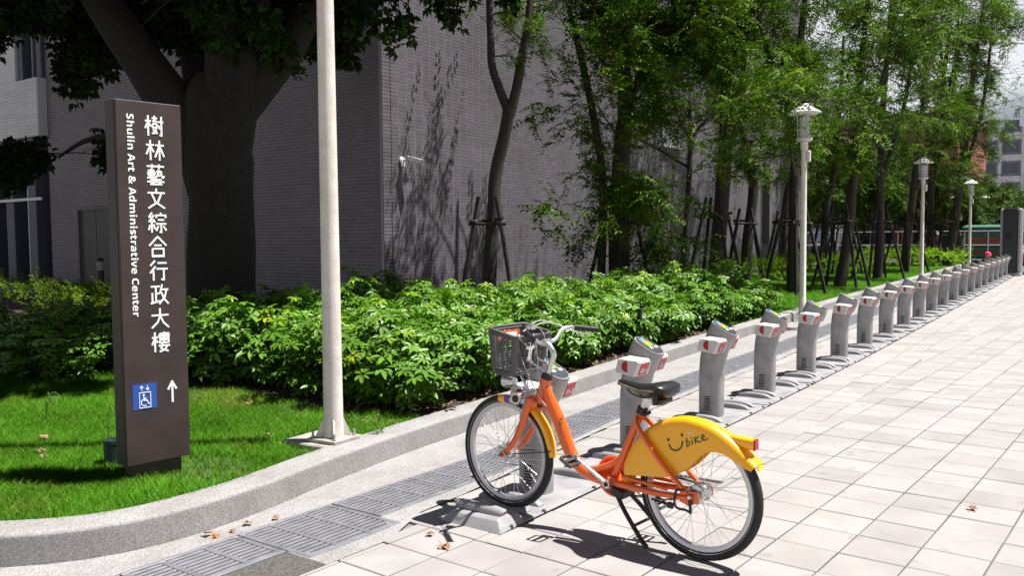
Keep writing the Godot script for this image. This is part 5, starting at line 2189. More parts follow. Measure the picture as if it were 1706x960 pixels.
func small_things() -> void:
	var g := RandomNumberGenerator.new()
	g.seed = 55
	# squat dark green cylinder by the sign
	var t := thing("light_housing", "squat dark green cylinder in the grass beside the sign", "ground light", Vector3(-5.27, 0.11, -2.90))
	var mb := MB.new()
	mb.lathe([Vector2(0.062, 0.0), Vector2(0.062, 0.165), Vector2(0.066, 0.168), Vector2(0.066, 0.19), Vector2(0.054, 0.192), Vector2(0.05, 0.178), Vector2(0.0, 0.176)], 24)
	pm("housing", mb, M.green_dark, t)
	mb = MB.new()
	mb.disc(Vector3(0, 0.177, 0), Vector3.UP, 0.046, 0.003, 20)
	pm("cover_glass", mb, M.glass, t)
	# garden bollard light in the shade by the doorway
	t = thing("bollard_light", "dark bollard light with pale louvres near the shaded doorway", "bollard", Vector3(-19.6, 0.1, -10.6))
	mb = MB.new()
	mb.lathe([Vector2(0.10, 0.0), Vector2(0.08, 0.02), Vector2(0.08, 0.78), Vector2(0.0, 0.78)], 16)
	mb.lathe([Vector2(0.085, 1.0), Vector2(0.085, 1.06), Vector2(0.0, 1.09)], 16)
	pm("shaft", mb, M.black, t)
	for k in 4:
		mb = MB.new()
		mb.lathe([Vector2(0.05, 0.79 + k * 0.055), Vector2(0.085, 0.80 + k * 0.055), Vector2(0.05, 0.83 + k * 0.055)], 16)
		pm("louvre", mb, M.dock_light, t)
	# black meter post standing in the shrubs
	t = thing("hose_post", "thin black post standing at the back edge of the kerb shrubs", "post", Vector3(-5.02, 0.13, -9.55))
	mb = MB.new()
	mb.box(Vector3(0, 0.26, 0), Vector3(0.05, 0.52, 0.05), Basis.IDENTITY, 0.005)
	pm("post", mb, M.black, t)
	mb = MB.new()
	mb.box(Vector3(0, 0.53, 0), Vector3(0.07, 0.03, 0.07), Basis.IDENTITY, 0.006)
	pm("cap", mb, M.black, t)
	# dry leaves
	var lm: Array = []
	for k in 3:
		mb = MB.new()
		for j in 3:
			var a := -0.8 + j * 0.8
			leaflet(mb, Vector3.ZERO, Vector3(cos(a), 0.1, sin(a)), Vector3.UP, 0.05 if j == 1 else 0.036, 0.026, 0.35 - 0.3 * k, 0.45, true)
		mb.tube([Vector3.ZERO, Vector3(-0.03, 0.012, 0.004)], [0.0015], 4)
		lm.append(mb.mesh())
	var spots := [[Vector3(-3.90, 0.004, -2.80), "curled brown leaf lying beside the widest drain grate"], [Vector3(-3.93, 0.004, -2.92), "dry brown leaf on the pebble strip above the widest grate"], [Vector3(-3.97, 0.004, -2.68), "small dry leaf on the pebble strip, left of the others"], [Vector3(-3.91, 0.004, -2.70), "broken leaf scrap beside the curled brown leaf"], [Vector3(-3.86, 0.004, -3.05), "dark dry leaf at the upper corner of the widest grate"], [Vector3(-2.98, 0.004, -3.36), "small brown leaf alone on the pale pavers"], [Vector3(-2.83, 0.004, -3.26), "pale pink leaf scrap beside the basket shadow"], [Vector3(-3.5, 0.004, -4.35), "yellow green leaf fallen on a drain grate"], [Vector3(-6.25, 0.16, -2.95), "brown leaf in the grass left of the sign"], [Vector3(-5.95, 0.16, -2.75), "tan leaf in the grass left of the green cylinder"], [Vector3(-5.75, 0.16, -2.70), "dark leaf in the grass close to the green cylinder"], [Vector3(-5.0, 0.16, -3.9), "brown leaf in the grass between sign and flagpole"], [Vector3(-3.3, 0.006, -6.6), "brown leaf on the pavers left of the third dock"], [Vector3(-0.75, 0.004, -5.4), "dry leaf on the sunny pavers at the right"]]
	for i in spots.size():
		var o := part("dry_leaf", lm[i % 3], M.dry if i != 7 else M.leaf_yellow, self)
		o.position = spots[i][0] + Vector3(0, 0.006, 0)
		o.rotation = Vector3(R(-0.2, 0.2, g), R(0, TAU, g), R(-0.2, 0.2, g))
		o.scale = Vector3.ONE * R(0.8, 1.25, g)
		tag(o, spots[i][1], "leaf", "fallen leaves")
	# grass seed stalks that stand out of the lawn
	var k2 := 0
	for q in [[Vector3(-5.75, 0.12, -3.70), 0.30, "tall hooked grass stalk in the lawn left of the sign"], [Vector3(-5.62, 0.12, -3.05), 0.32, "long leaning grass blade above the green cylinder"], [Vector3(-7.0, 0.12, -3.30), 0.26, "clump of long pale grass at the left edge"], [Vector3(-4.86, 0.12, -3.75), 0.24, "thin pale grass stalk between sign and flagpole"]]:
		mb = MB.new()
		for j in (9 if k2 == 2 else 2):
			var a := R(-0.6, 1.2, g)
			var d := Vector3(cos(a), 0, -sin(a) * 0.5)
			var h: float = q[1] * R(0.7, 1.1, g)
			mb.tube([Vector3(0, 0, 0), Vector3(0, h * 0.6, 0) + d * 0.02, Vector3(0, h * 0.95, 0) + d * 0.07, Vector3(0, h, 0) + d * 0.12, Vector3(0, h * 0.88, 0) + d * 0.17], [0.003, 0.0026, 0.0022, 0.0018, 0.001], 4, false)
		var o := pm("grass_stalk", mb, M.stalk, self)
		o.position = q[0]
		tag(o, q[2], "grass stalk", "long grass stalks")
		k2 += 1
	# a small weed and a pale weed by the kerb
	for q in [[Vector3(-4.45, 0.12, -4.42), 0.8, "small leafy weed growing behind the flagpole plate"], [Vector3(-4.42, 0.12, -2.98), 0.55, "pale little weed in the grass at the kerb"]]:
		var w := thing("weed", q[2], "weed", q[0])
		mb = MB.new()
		var leaves: Array = []
		for j in 6:
			var a := R(0, TAU, g)
			mb.tube([Vector3.ZERO, Vector3(cos(a) * 0.04, 0.07, sin(a) * 0.04) * q[1], Vector3(cos(a) * 0.09, 0.12, sin(a) * 0.09) * q[1]], [0.0025, 0.002, 0.0012], 4, false)
			for p in 5:
				leaves.append([Vector3(cos(a) * 0.09, 0.12, sin(a) * 0.09) * q[1] * R(0.4, 1.05, g), Vector3(R(-1, 1, g), R(0.1, 0.8, g), R(-1, 1, g))])
		pm("stems", mb, M.stalk, w)
		mb = MB.new()
		for l in leaves:
			leaflet(mb, l[0], l[1], Vector3.UP, 0.035 * q[1], 0.018 * q[1], 0.3)
		pm("foliage", mb, M.leaf, w, "stuff")

# ------------------------------------------------------------------ the bicycle
# local axes: +X forward, +Y up, -Z towards the camera (the bicycle's left side); origin under the rear wheel
func curve_pts(p: Array, n := 4) -> Array:
	var out: Array = []
	for i in p.size() - 1:
		var a: Vector3 = p[maxi(i - 1, 0)]
		var d: Vector3 = p[mini(i + 2, p.size() - 1)]
		for k in n:
			out.append(p[i].cubic_interpolate(p[i + 1], a, d, float(k) / n))
	out.append(p[p.size() - 1])
	return out

func curve_rad(r: Array, n := 4) -> Array:
	var out: Array = []
	for i in r.size() - 1:
		for k in n:
			out.append(lerpf(r[i], r[i + 1], float(k) / n))
	out.append(r[r.size() - 1])
	return out

func bike_wheel(root: Node3D, called: String, ce: Vector3, hub_r: float, hub_w: float, rot: float) -> void:
	var b := Basis(Vector3(1, 0, 0), Vector3(0, 1, 0), Vector3(0, 0, 1))
	var lb := Basis(Vector3(1, 0, 0), Vector3(0, 0, 1), Vector3(0, -1, 0))
	var w := Node3D.new()
	w.name = called
	root.add_child(w, true)
	w.position = ce
	var mb := MB.new()
	mb.torus(Vector3.ZERO, b, 0.3005, 0.0245, 72, 14, 0.98)
	pm("tyre", mb, M.rubber, w)
	mb = MB.new()
	for s in [-1.0, 1.0]:
		mb.torus(Vector3(0, 0, s * 0.0205), b, 0.2895, 0.0018, 72, 5)
	pm("reflective_line", mb, M.rubber_line, w)
	mb = MB.new()
	mb.lathe([Vector2(0.258, -0.009), Vector2(0.266, -0.0135), Vector2(0.283, -0.0140), Vector2(0.283, 0.0140), Vector2(0.266, 0.0135), Vector2(0.258, 0.009), Vector2(0.258, -0.009)], 72, Vector3.ZERO, lb)
	pm("rim", mb, M.rim, w)
	mb = MB.new()
	mb.lathe([Vector2(0.0, -hub_w), Vector2(hub_r * 0.55, -hub_w), Vector2(hub_r * 0.62, -hub_w + 0.008), Vector2(hub_r, -hub_w + 0.012), Vector2(hub_r, -hub_w + 0.02), Vector2(hub_r * 0.8, -hub_w + 0.026), Vector2(hub_r * 0.8, hub_w - 0.026), Vector2(hub_r, hub_w - 0.02), Vector2(hub_r, hub_w - 0.012), Vector2(hub_r * 0.5, hub_w - 0.004), Vector2(0.0, hub_w)], 24, Vector3.ZERO, lb)
	mb.tube([Vector3(0, 0, -hub_w - 0.03), Vector3(0, 0, hub_w + 0.03)], [0.007], 8)
	pm("hub", mb, M.alloy, w)
	for k in 32:
		var a := TAU * k / 32 + rot
		var s := -1.0 if k % 2 == 0 else 1.0
		var off := 0.75 if (k / 2) % 2 == 0 else -0.75
		mb = MB.new()
		mb.tube([Vector3(cos(a + off) * hub_r * 0.93, sin(a + off) * hub_r * 0.93, s * (hub_w - 0.016)), Vector3(cos(a) * 0.262, sin(a) * 0.262, s * 0.003)], [0.00135], 5, false)
		pm("spoke", mb, M.spoke, w)
	mb = MB.new()
	var va := -1.30 if called == "front_wheel" else -0.35
	mb.tube([Vector3(cos(va), sin(va), 0) * 0.266, Vector3(cos(va), sin(va), 0) * 0.232], [0.0042, 0.003], 6)
	pm("valve", mb, M.black, w)

func logo_strokes() -> Array:
	# smile and handwritten word as measured on the cover: (s, y) pairs
	return [
		[[Vector2(0.1865, 0.553), Vector2(0.178, 0.536), Vector2(0.166, 0.5285), Vector2(0.152, 0.5275), Vector2(0.137, 0.533), Vector2(0.124, 0.544), Vector2(0.116, 0.560), Vector2(0.114, 0.579)], 0.0062],
		[[Vector2(0.0925, 0.597), Vector2(0.0915, 0.575), Vector2(0.0905, 0.556)], 0.0046],
		[[Vector2(0.0912, 0.577), Vector2(0.083, 0.582), Vector2(0.0765, 0.576), Vector2(0.0785, 0.563), Vector2(0.0905, 0.556)], 0.0042],
		[[Vector2(0.0640, 0.5905), Vector2(0.0610, 0.569)], 0.0046],
		[[Vector2(0.0665, 0.604), Vector2(0.0655, 0.599)], 0.0056],
		[[Vector2(0.0490, 0.607), Vector2(0.0440, 0.577)], 0.0046],
		[[Vector2(0.0290, 0.615), Vector2(0.0440, 0.592), Vector2(0.0290, 0.588), Vector2(0.0150, 0.590)], 0.0044],
		[[Vector2(0.0130, 0.605), Vector2(0.0020, 0.612), Vector2(0.0010, 0.621), Vector2(0.0080, 0.624), Vector2(0.0130, 0.614), Vector2(0.0110, 0.602), Vector2(0.0000, 0.599), Vector2(-0.0210, 0.610)], 0.0044]]

func bicycle() -> void:
	var t := thing("bicycle", "orange rental bicycle with yellow rear cover and black front basket", "bicycle", Vector3(-1.645, 0.002, -3.831), PI - 0.0741)
	var mb := MB.new()
	var RW := Vector3(0.052, 0.3255, 0)
	var FW := Vector3(1.266, 0.342, 0)
	bike_wheel(t, "rear_wheel", RW, 0.047, 0.052, 0.1)
	bike_wheel(t, "front_wheel", FW, 0.046, 0.045, 0.04)

	# frame
	mb = MB.new()
	mb.tube([Vector3(0.978, 0.795, 0), Vector3(1.032, 0.648, 0)], [0.0295, 0.0295], 20)
	pm("head_tube", mb, M.orange, t)
	mb = MB.new()
	var dp := [Vector3(0.990, 0.745, 0), Vector3(0.966, 0.690, 0), Vector3(0.930, 0.622, 0), Vector3(0.885, 0.545, 0), Vector3(0.845, 0.455, 0), Vector3(0.808, 0.390, 0), Vector3(0.745, 0.330, 0), Vector3(0.660, 0.298, 0), Vector3(0.535, 0.292, 0)]
	mb.tube(curve_pts(dp, 4), curve_rad([0.028, 0.033, 0.038, 0.039, 0.038, 0.036, 0.033, 0.030, 0.030], 4), 18, true, 0.86, Vector3(1, 0.5, 0))
	var dt := pm("down_tube", mb, M.orange, t)
	mb = MB.new()
	mb.tube(curve_pts([Vector3(1.022, 0.672, 0), Vector3(0.975, 0.640, 0), Vector3(0.935, 0.605, 0)], 4), [0.022], 14)
	pm("gusset", mb, M.orange, t)
	mb = MB.new()
	mb.tube([Vector3(0.368, 0.695, 0), Vector3(0.545, 0.300, 0)], [0.0215], 18)
	mb.tube([Vector3(0.535, 0.297, -0.045), Vector3(0.535, 0.297, 0.045)], [0.034], 18)
	mb.tube(curve_pts([Vector3(0.478, 0.445, 0), Vector3(0.535, 0.395, 0), Vector3(0.64, 0.345, 0), Vector3(0.72, 0.325, 0)], 4), [0.018], 12)
	pm("seat_tube", mb, M.orange, t)
	for s in [-1.0, 1.0]:
		mb = MB.new()
		mb.tube(curve_pts([Vector3(0.388, 0.655, s * 0.012), Vector3(0.352, 0.610, s * 0.062), Vector3(0.225, 0.468, s * 0.074), Vector3(0.075, 0.335, s * 0.074)], 4), [0.0125], 12)
		pm("seat_stay", mb, M.orange, t)
		mb = MB.new()
		mb.tube(curve_pts([Vector3(0.530, 0.300, s * 0.030), Vector3(0.44, 0.303, s * 0.052), Vector3(0.26, 0.305, s * 0.068), Vector3(0.06, 0.315, s * 0.072)], 4), curve_rad([0.021, 0.018, 0.0155, 0.0135], 4), 12)
		pm("chain_stay", mb, M.orange, t)
		mb = MB.new()
		mb.prism(PackedVector2Array([Vector2(0.115, 0.345), Vector2(0.02, 0.350), Vector2(0.015, 0.305), Vector2(0.065, 0.275), Vector2(0.115, 0.290)]), s * 0.068, s * 0.075)
		pm("dropout", mb, M.orange, t)
	mb = MB.new()
	mb.tube([Vector3(0.46, 0.345, -0.048), Vector3(0.19, 0.335, -0.066)], [0.010], 8)
	mb.tube([Vector3(0.46, 0.345, 0.048), Vector3(0.19, 0.335, 0.066)], [0.010], 8)
	pm("bridge_stays", mb, M.orange, t)

	# fork
	mb = MB.new()
	mb.box(Vector3(1.058, 0.655, 0), Vector3(0.075, 0.05, 0.115), Basis.from_euler(Vector3(0, 0, 0.35)), 0.012)
	for s in [-1.0, 1.0]:
		mb.tube(curve_pts([Vector3(1.052, 0.672, s * 0.044), Vector3(1.080, 0.615, s * 0.054), Vector3(1.118, 0.510, s * 0.057), Vector3(1.180, 0.405, s * 0.057), Vector3(1.268, 0.325, s * 0.058)], 4), curve_rad([0.021, 0.024, 0.022, 0.0175, 0.0125], 4), 14, true, 0.68, Vector3(1, 0.4, 0))
	pm("fork", mb, M.orange, t)

	# head set, stem, handlebar
	mb = MB.new()
	mb.tube([Vector3(0.980, 0.790, 0), Vector3(0.970, 0.818, 0)], [0.033, 0.029], 20)
	mb.tube([Vector3(1.030, 0.653, 0), Vector3(1.037, 0.634, 0)], [0.032, 0.030], 20)
	pm("headset", mb, M.black, t)
	mb = MB.new()
	mb.tube([Vector3(0.971, 0.815, 0), Vector3(0.952, 0.868, 0), Vector3(0.930, 0.918, 0)], [0.0145, 0.0145, 0.0165], 16)
	mb.tube(curve_pts([Vector3(0.930, 0.912, 0), Vector3(0.935, 0.940, 0), Vector3(0.960, 0.970, 0), Vector3(0.985, 0.988, 0)], 3), [0.0165], 14)
	mb.tube([Vector3(0.984, 0.988, -0.028), Vector3(0.984, 0.988, 0.028)], [0.0205], 16)
	pm("stem", mb, M.alloy, t)
	mb = MB.new()
	var hb: Array = []
	for s in [-1.0, 1.0]:
		var half := [Vector3(0.984, 0.988, s * 0.01), Vector3(0.984, 0.988, s * 0.045), Vector3(0.978, 1.002, s * 0.085), Vector3(0.985, 1.038, s * 0.135), Vector3(0.975, 1.054, s * 0.185), Vector3(0.910, 1.052, s * 0.240), Vector3(0.845, 1.042, s * 0.288)]
		mb.tube(curve_pts(half, 5), [0.0112], 14)
		hb.append(half)
	pm("handlebar", mb, M.alloy, t)
	for s in [0, 1]:
		var sg := -1.0 if s == 0 else 1.0
		var a := Vector3(0.945, 1.055, sg * 0.212)
		var e := Vector3(0.838, 1.041, sg * 0.293)
		mb = MB.new()
		var d := (e - a).normalized()
		mb.tube([a, a + d * 0.012, a + d * 0.016, a + d * 0.05, a + d * 0.053, e - d * 0.012, e - d * 0.01, e], [0.019, 0.019, 0.0165, 0.0175, 0.016, 0.0165, 0.0195, 0.0175], 16)
		pm("grip", mb, M.black, t)
		mb = MB.new()
		mb.box(a - d * 0.03 + Vector3(0.012, 0, 0), Vector3(0.035, 0.03, 0.03), Basis.from_euler(Vector3(0, sg * 0.6, 0)), 0.008)
		pm("lever_mount", mb, M.black, t)
		mb = MB.new()
		mb.tube(curve_pts([a - d * 0.03 + Vector3(0.02, -0.004, 0), a + Vector3(0.048, -0.014, sg * 0.01), a + d * 0.05 + Vector3(0.050, -0.026, 0), a + d * 0.115 + Vector3(0.040, -0.030, 0)], 4), [0.006, 0.0055, 0.005], 8, true, 0.6)
		pm("brake_lever", mb, M.alloy, t)
	mb = MB.new()
	mb.lathe([Vector2(0.0, -0.012), Vector2(0.024, -0.010), Vector2(0.026, 0.004), Vector2(0.020, 0.018), Vector2(0.0, 0.025)], 20, Vector3(0.992, 1.080, -0.118))
	pm("bell", mb, M.alloy, t)
	mb = MB.new()
	mb.tube([Vector3(0.990, 1.040, -0.120), Vector3(0.992, 1.070, -0.118)], [0.012], 10)
	pm("bell_clamp", mb, M.black, t)

	# cables
	var cs := [
		[Vector3(0.99, 1.05, -0.185), Vector3(1.07, 1.03, -0.13), Vector3(1.105, 0.95, -0.085), Vector3(1.090, 0.86, -0.060), Vector3(1.045, 0.76, -0.045), Vector3(1.000, 0.69, -0.040), Vector3(0.955, 0.645, -0.036)],
		[Vector3(0.99, 1.05, 0.185), Vector3(1.05, 1.085, 0.10), Vector3(1.075, 1.06, 0.0), Vector3(1.060, 0.97, -0.04), Vector3(1.050, 0.86, -0.05), Vector3(1.080, 0.72, -0.058), Vector3(1.115, 0.55, -0.070), Vector3(1.200, 0.42, -0.076), Vector3(1.245, 0.36, -0.074)],
		[Vector3(0.985, 1.06, 0.165), Vector3(1.04, 1.10, 0.06), Vector3(1.05, 1.085, -0.04), Vector3(1.005, 1.01, -0.07), Vector3(1.00, 0.90, -0.05), Vector3(1.005, 0.80, -0.036), Vector3(0.985, 0.70, -0.036)],
		[Vector3(0.965, 1.06, -0.20), Vector3(1.03, 1.075, -0.10), Vector3(1.06, 1.05, 0.05), Vector3(1.04, 0.95, 0.08), Vector3(1.02, 0.83, 0.045), Vector3(1.01, 0.72, 0.036)]]
	for c in cs:
		mb = MB.new()
		mb.tube(curve_pts(c, 5), [0.0027], 6)
		pm("cable", mb, M.cable, t)

	# basket
	var bk := Node3D.new()
	bk.name = "basket"
	t.add_child(bk, true)
	var top := [Vector3(1.068, 1.022, -0.158), Vector3(1.262, 1.064, -0.158), Vector3(1.262, 1.064, 0.158), Vector3(1.068, 1.022, 0.158)]
	var low := [Vector3(1.118, 0.808, -0.122), Vector3(1.262, 0.812, -0.122), Vector3(1.262, 0.812, 0.122), Vector3(1.118, 0.808, 0.122)]
	var ring_at := func(f: float, grow: float) -> Array:
		var out: Array = []
		var c := Vector3.ZERO
		for k in 4:
			c += low[k].lerp(top[k], f) * 0.25
		for k in 4:
			var p: Vector3 = low[k].lerp(top[k], f)
			var pr: Vector3 = low[(k + 3) % 4].lerp(top[(k + 3) % 4], f)
			var nx: Vector3 = low[(k + 1) % 4].lerp(top[(k + 1) % 4], f)
			for h in 4:
				var u := h / 3.0
				var a := p.lerp(pr, 0.16)
				var b := p.lerp(nx, 0.16)
				var q := a.lerp(p, u).lerp(p.lerp(b, u), u)
				out.append(c + (q - c) * grow)
		out.append(out[0])
		return out
	mb = MB.new()
	mb.tube(ring_at.call(1.0, 1.02), [0.0085], 8, false)
	mb.tube(ring_at.call(0.94, 1.01), [0.008], 8, false)
	mb.tube(ring_at.call(0.0, 1.0), [0.009], 8, false)
	mb.tube(ring_at.call(0.055, 1.0), [0.008], 8, false)
	pm("rim_bands", mb, M.basket, bk)
	for k in 15:
		mb = MB.new()
		mb.tube(ring_at.call(0.10 + 0.84 * k / 15.0, 1.0), [0.0034], 6, false)
		pm("hoop", mb, M.basket, bk)
	for k in 4:
		for j in 5:
			var f := 0.1 + 0.2 * j
			var a: Vector3 = low[k].lerp(low[(k + 1) % 4], f)
			var b: Vector3 = top[k].lerp(top[(k + 1) % 4], f)
			mb = MB.new()
			mb.tube([a, b], [0.0056 if j % 2 == 0 else 0.0042], 6, false)
			pm("rib", mb, M.basket, bk)
		mb = MB.new()
		var ca: Vector3 = low[k].lerp((low[0] + low[2]) * 0.5, 0.09)
		var cb: Vector3 = top[k].lerp((top[0] + top[2]) * 0.5, 0.09)
		mb.tube([ca, cb], [0.016, 0.018], 8, false)
		pm("corner_post", mb, M.basket, bk)
	mb = MB.new()
	for k in 7:
		var f := (k + 0.5) / 7
		mb.bar(low[0].lerp(low[3], f), low[1].lerp(low[2], f), 0.012, 0.006)
		if k < 5:
			mb.bar(low[0].lerp(low[1], (k + 0.5) / 5) - Vector3(0, 0.004, 0), low[3].lerp(low[2], (k + 0.5) / 5) - Vector3(0, 0.004, 0), 0.012, 0.006)
	pm("floor_slats", mb, M.basket, bk)
	mb = MB.new()
	mb.box(Vector3(1.240, 1.012, -0.02), Vector3(0.004, 0.055, 0.20), Basis.from_euler(Vector3(0, 0, -0.05)), 0.001)
	pm("inner_sticker", mb, M.sticker, bk)
	mb = MB.new()
	mb.box(Vector3(1.236, 1.012, -0.02), Vector3(0.003, 0.030, 0.15), Basis.from_euler(Vector3(0, 0, -0.05)), 0.001)
	pm("sticker_text_field", mb, M.white, bk)
	mb = MB.new()
	mb.box(Vector3(1.080, 0.955, -0.015), Vector3(0.006, 0.018, 0.075), Basis.from_euler(Vector3(0, 0, 0.2)), 0.002)
	mb.box(Vector3(1.086, 0.915, -0.015), Vector3(0.006, 0.065, 0.030), Basis.from_euler(Vector3(0, 0, 0.2)), 0.002)
	pm("mount_plate", mb, M.white, bk)
	mb = MB.new()
	mb.tube(curve_pts([Vector3(0.965, 0.835, -0.03), Vector3(1.02, 0.865, -0.04), Vector3(1.085, 0.885, -0.045)], 3), [0.008], 8)
	mb.tube(curve_pts([Vector3(0.965, 0.835, 0.03), Vector3(1.02, 0.865, 0.04), Vector3(1.085, 0.885, 0.045)], 3), [0.008], 8)
	mb.tube([Vector3(1.17, 0.808, 0.0), Vector3(1.13, 0.74, 0.0), Vector3(1.07, 0.675, 0.0)], [0.010], 8)
	pm("bracket", mb, M.alloy, bk)

	# front lamp and lock pin
	var lb := Basis(Vector3(0, 1, 0), Vector3(1, 0, 0), Vector3(0, 0, -1))
	mb = MB.new()
	mb.lathe([Vector2(0.0, -0.05), Vector2(0.024, -0.045), Vector2(0.036, -0.01), Vector2(0.040, 0.02), Vector2(0.0, 0.022)], 18, Vector3(1.235, 0.752, -0.02), lb)
	pm("front_lamp", mb, M.alloy, t)
	mb = MB.new()
	mb.disc(Vector3(1.257, 0.752, -0.02), Vector3(1, 0, 0), 0.036, 0.008, 18)
	pm("front_lens", mb, M.lamp_glass, t)
	mb = MB.new()
	mb.tube([Vector3(1.06, 0.660, -0.03), Vector3(1.20, 0.657, -0.045)], [0.024, 0.022], 14)
	mb.tube([Vector3(1.145, 0.668, -0.072), Vector3(1.145, 0.668, -0.02)], [0.034], 16)
	var lp := pm("lock_body", mb, M.alloy, t)
	mb = MB.new()
	mb.disc(Vector3(1.145, 0.668, -0.072), Vector3(0, 0, -1), 0.021, 0.003, 16)
	pm("lock_plug", mb, M.black, lp)
	mb = MB.new()
	mb.tube([Vector3(1.198, 0.657, -0.045), Vector3(1.232, 0.656, -0.048)], [0.023], 14)
	pm("purple_collar", mb, M.purple, lp)
	mb = MB.new()
	mb.tube([Vector3(1.232, 0.656, -0.048), Vector3(1.275, 0.655, -0.052)], [0.024, 0.020], 14)
	pm("yellow_tip", mb, M.yellow, lp)
	mb = MB.new()
	mb.tube(curve_pts([Vector3(1.20, 0.74, -0.01), Vector3(1.15, 0.72, -0.03), Vector3(1.10, 0.735, -0.02), Vector3(1.05, 0.69, -0.03)], 4), [0.005], 6)
	mb.box(Vector3(1.075, 0.715, 0.0), Vector3(0.09, 0.016, 0.10), Basis.from_euler(Vector3(0, 0, -0.25)), 0.006)
	pm("fork_fittings", mb, M.alloy, t)

	# front mudguard
	mb = MB.new()
	var rings: Array = []
	for i in 15:
		var a := deg_to_rad(117.0 + 60.0 * i / 14)
		var row: Array = []
		var taper := 1.0 if i < 12 else 1.0 - 0.12 * (i - 11)
		for q in [[-0.030, -0.020], [-0.029, -0.004], [-0.020, 0.006], [0.0, 0.010], [0.020, 0.006], [0.029, -0.004], [0.030, -0.020], [0.026, -0.019], [0.018, 0.001], [0.0, 0.005], [-0.018, 0.001], [-0.026, -0.019]]:
			var r: float = 0.338 + q[1]
			row.append(FW + Vector3(cos(a) * r, sin(a) * r, q[0] * taper))
		rings.append(row)
	mb.loft(rings, true, true, true)
	pm("front_mudguard", mb, M.yellow, t)
	mb = MB.new()
	mb.tube([Vector3(0.932, 0.395, -0.03), Vector3(1.262, 0.335, -0.066)], [0.003], 6)
	mb.tube([Vector3(0.932, 0.395, 0.03), Vector3(1.262, 0.335, 0.066)], [0.003], 6)
	pm("mudguard_stay", mb, M.bolt, t)

	# yellow rear cover: crest line and lower edge, paired
	var crest := [Vector3(0.456, 0.300, 0), Vector3(0.462, 0.390, 0), Vector3(0.436, 0.470, 0), Vector3(0.390, 0.545, 0), Vector3(0.322, 0.612, 0), Vector3(0.240, 0.660, 0), Vector3(0.150, 0.688, 0), Vector3(0.060, 0.690, 0), Vector3(-0.035, 0.668, 0), Vector3(-0.115, 0.628, 0), Vector3(-0.182, 0.580, 0), Vector3(-0.232, 0.540, 0), Vector3(-0.258, 0.518, 0)]
	var hem := [Vector3(0.440, 0.300, 0), Vector3(0.425, 0.358, 0), Vector3(0.380, 0.366, 0), Vector3(0.310, 0.375, 0), Vector3(0.220, 0.385, 0), Vector3(0.150, 0.408, 0), Vector3(0.090, 0.448, 0), Vector3(0.045, 0.492, 0), Vector3(-0.005, 0.540, 0), Vector3(-0.075, 0.552, 0), Vector3(-0.140, 0.532, 0), Vector3(-0.195, 0.503, 0), Vector3(-0.235, 0.490, 0)]
	var cp := curve_pts(crest, 4)
	var hp := curve_pts(hem, 4)
	rings = []
	for i in cp.size():
		var a: Vector3 = cp[i]
		var b: Vector3 = hp[i]
		var tg: Vector3 = (cp[mini(i + 1, cp.size() - 1)] - cp[maxi(i - 1, 0)]).normalized()
		var inn := Vector3(tg.y, -tg.x, 0)
		if inn.dot(b - a) < 0:
			inn = -inn
		var dl := a.distance_to(b)
		var row: Array = []
		var w := 0.052 if i > 3 else 0.046
		var k := minf(1.0, dl / 0.08)
		var hgt := [[-1.0, -1.0], [-1.0, -0.6], [-0.99, 0.048], [-0.95, 0.030], [-0.84, 0.014], [-0.62, 0.0045], [-0.3, 0.001], [0.0, 0.0], [0.3, 0.001], [0.62, 0.0045], [0.84, 0.014], [0.95, 0.030], [0.99, 0.048], [1.0, -0.6], [1.0, -1.0]]
		for q in hgt:
			var p: Vector3
			if q[1] == -1.0:
				p = b
			elif q[1] == -0.6:
				p = (a + inn * 0.05 * k).lerp(b, 0.5)
			else:
				p = a + inn * q[1] * k
			p.z = q[0] * w
			row.append(p)
		rings.append(row)
	mb = MB.new()
	mb.loft(rings, false, false, false)
	# thickness: an inner skin
	var rin: Array = []
	for row in rings:
		var r2: Array = []
		for p in row:
			r2.append(Vector3(p.x, p.y - 0.002, p.z * 0.95))
		r2.reverse()
		rin.append(r2)
	mb.loft(rin, false, false, false)
	var cover := pm("rear_cover", mb, M.yellow, t)
	mb = MB.new()
	var lt := Transform3D(Basis(Vector3(1, 0, 0), Vector3(0, 1, 0), Vector3(0, 0, 1)), Vector3.ZERO)
	for st in logo_strokes():
		var pts: Array = []
		for p in st[0]:
			pts.append(Vector3(p.x, p.y, -0.0525))
		mb.tube(curve_pts(pts, 4) if pts.size() > 2 else pts, [st[1] * 0.68], 8, true, 1.0)
	for q in [[0.1905, 0.574], [0.1165, 0.608]]:
		mb.lathe([Vector2(0.0, 0.0545), Vector2(0.0068, 0.0540), Vector2(0.0074, 0.0500)], 16, Vector3(q[0], q[1], 0), Basis(Vector3(1, 0, 0), Vector3(0, 0, -1), Vector3(0, 1.25, 0)))
	pm("logo", mb, M.logo_green, cover)
	# worn white print: on the cover above the word, and along the stay
	mb = MB.new()
	for q in [[0.082, 0.622, 0.007], [0.070, 0.625, 0.010], [0.058, 0.622, 0.006]]:
		mb.box(Vector3(q[0], q[1], -0.0522), Vector3(q[2], 0.005, 0.002), Basis.from_euler(Vector3(0, 0, 0.3)), 0.0005)
	pm("worn_print", mb, M.white, cover)
	mb = MB.new()
	for i in 11:
		if i in [3, 8]:
			continue
		mb.box(Vector3(0.42 - i * 0.010, 0.306, -0.0695 - i * 0.0008), Vector3(0.006, 0.009, 0.003), Basis.IDENTITY, 0.0005)
	pm("stay_print", mb, M.rubber_line, t)
	# small logo down the tube
	mb = MB.new()
	var tb := Basis.from_euler(Vector3(0, 0, 1.12))
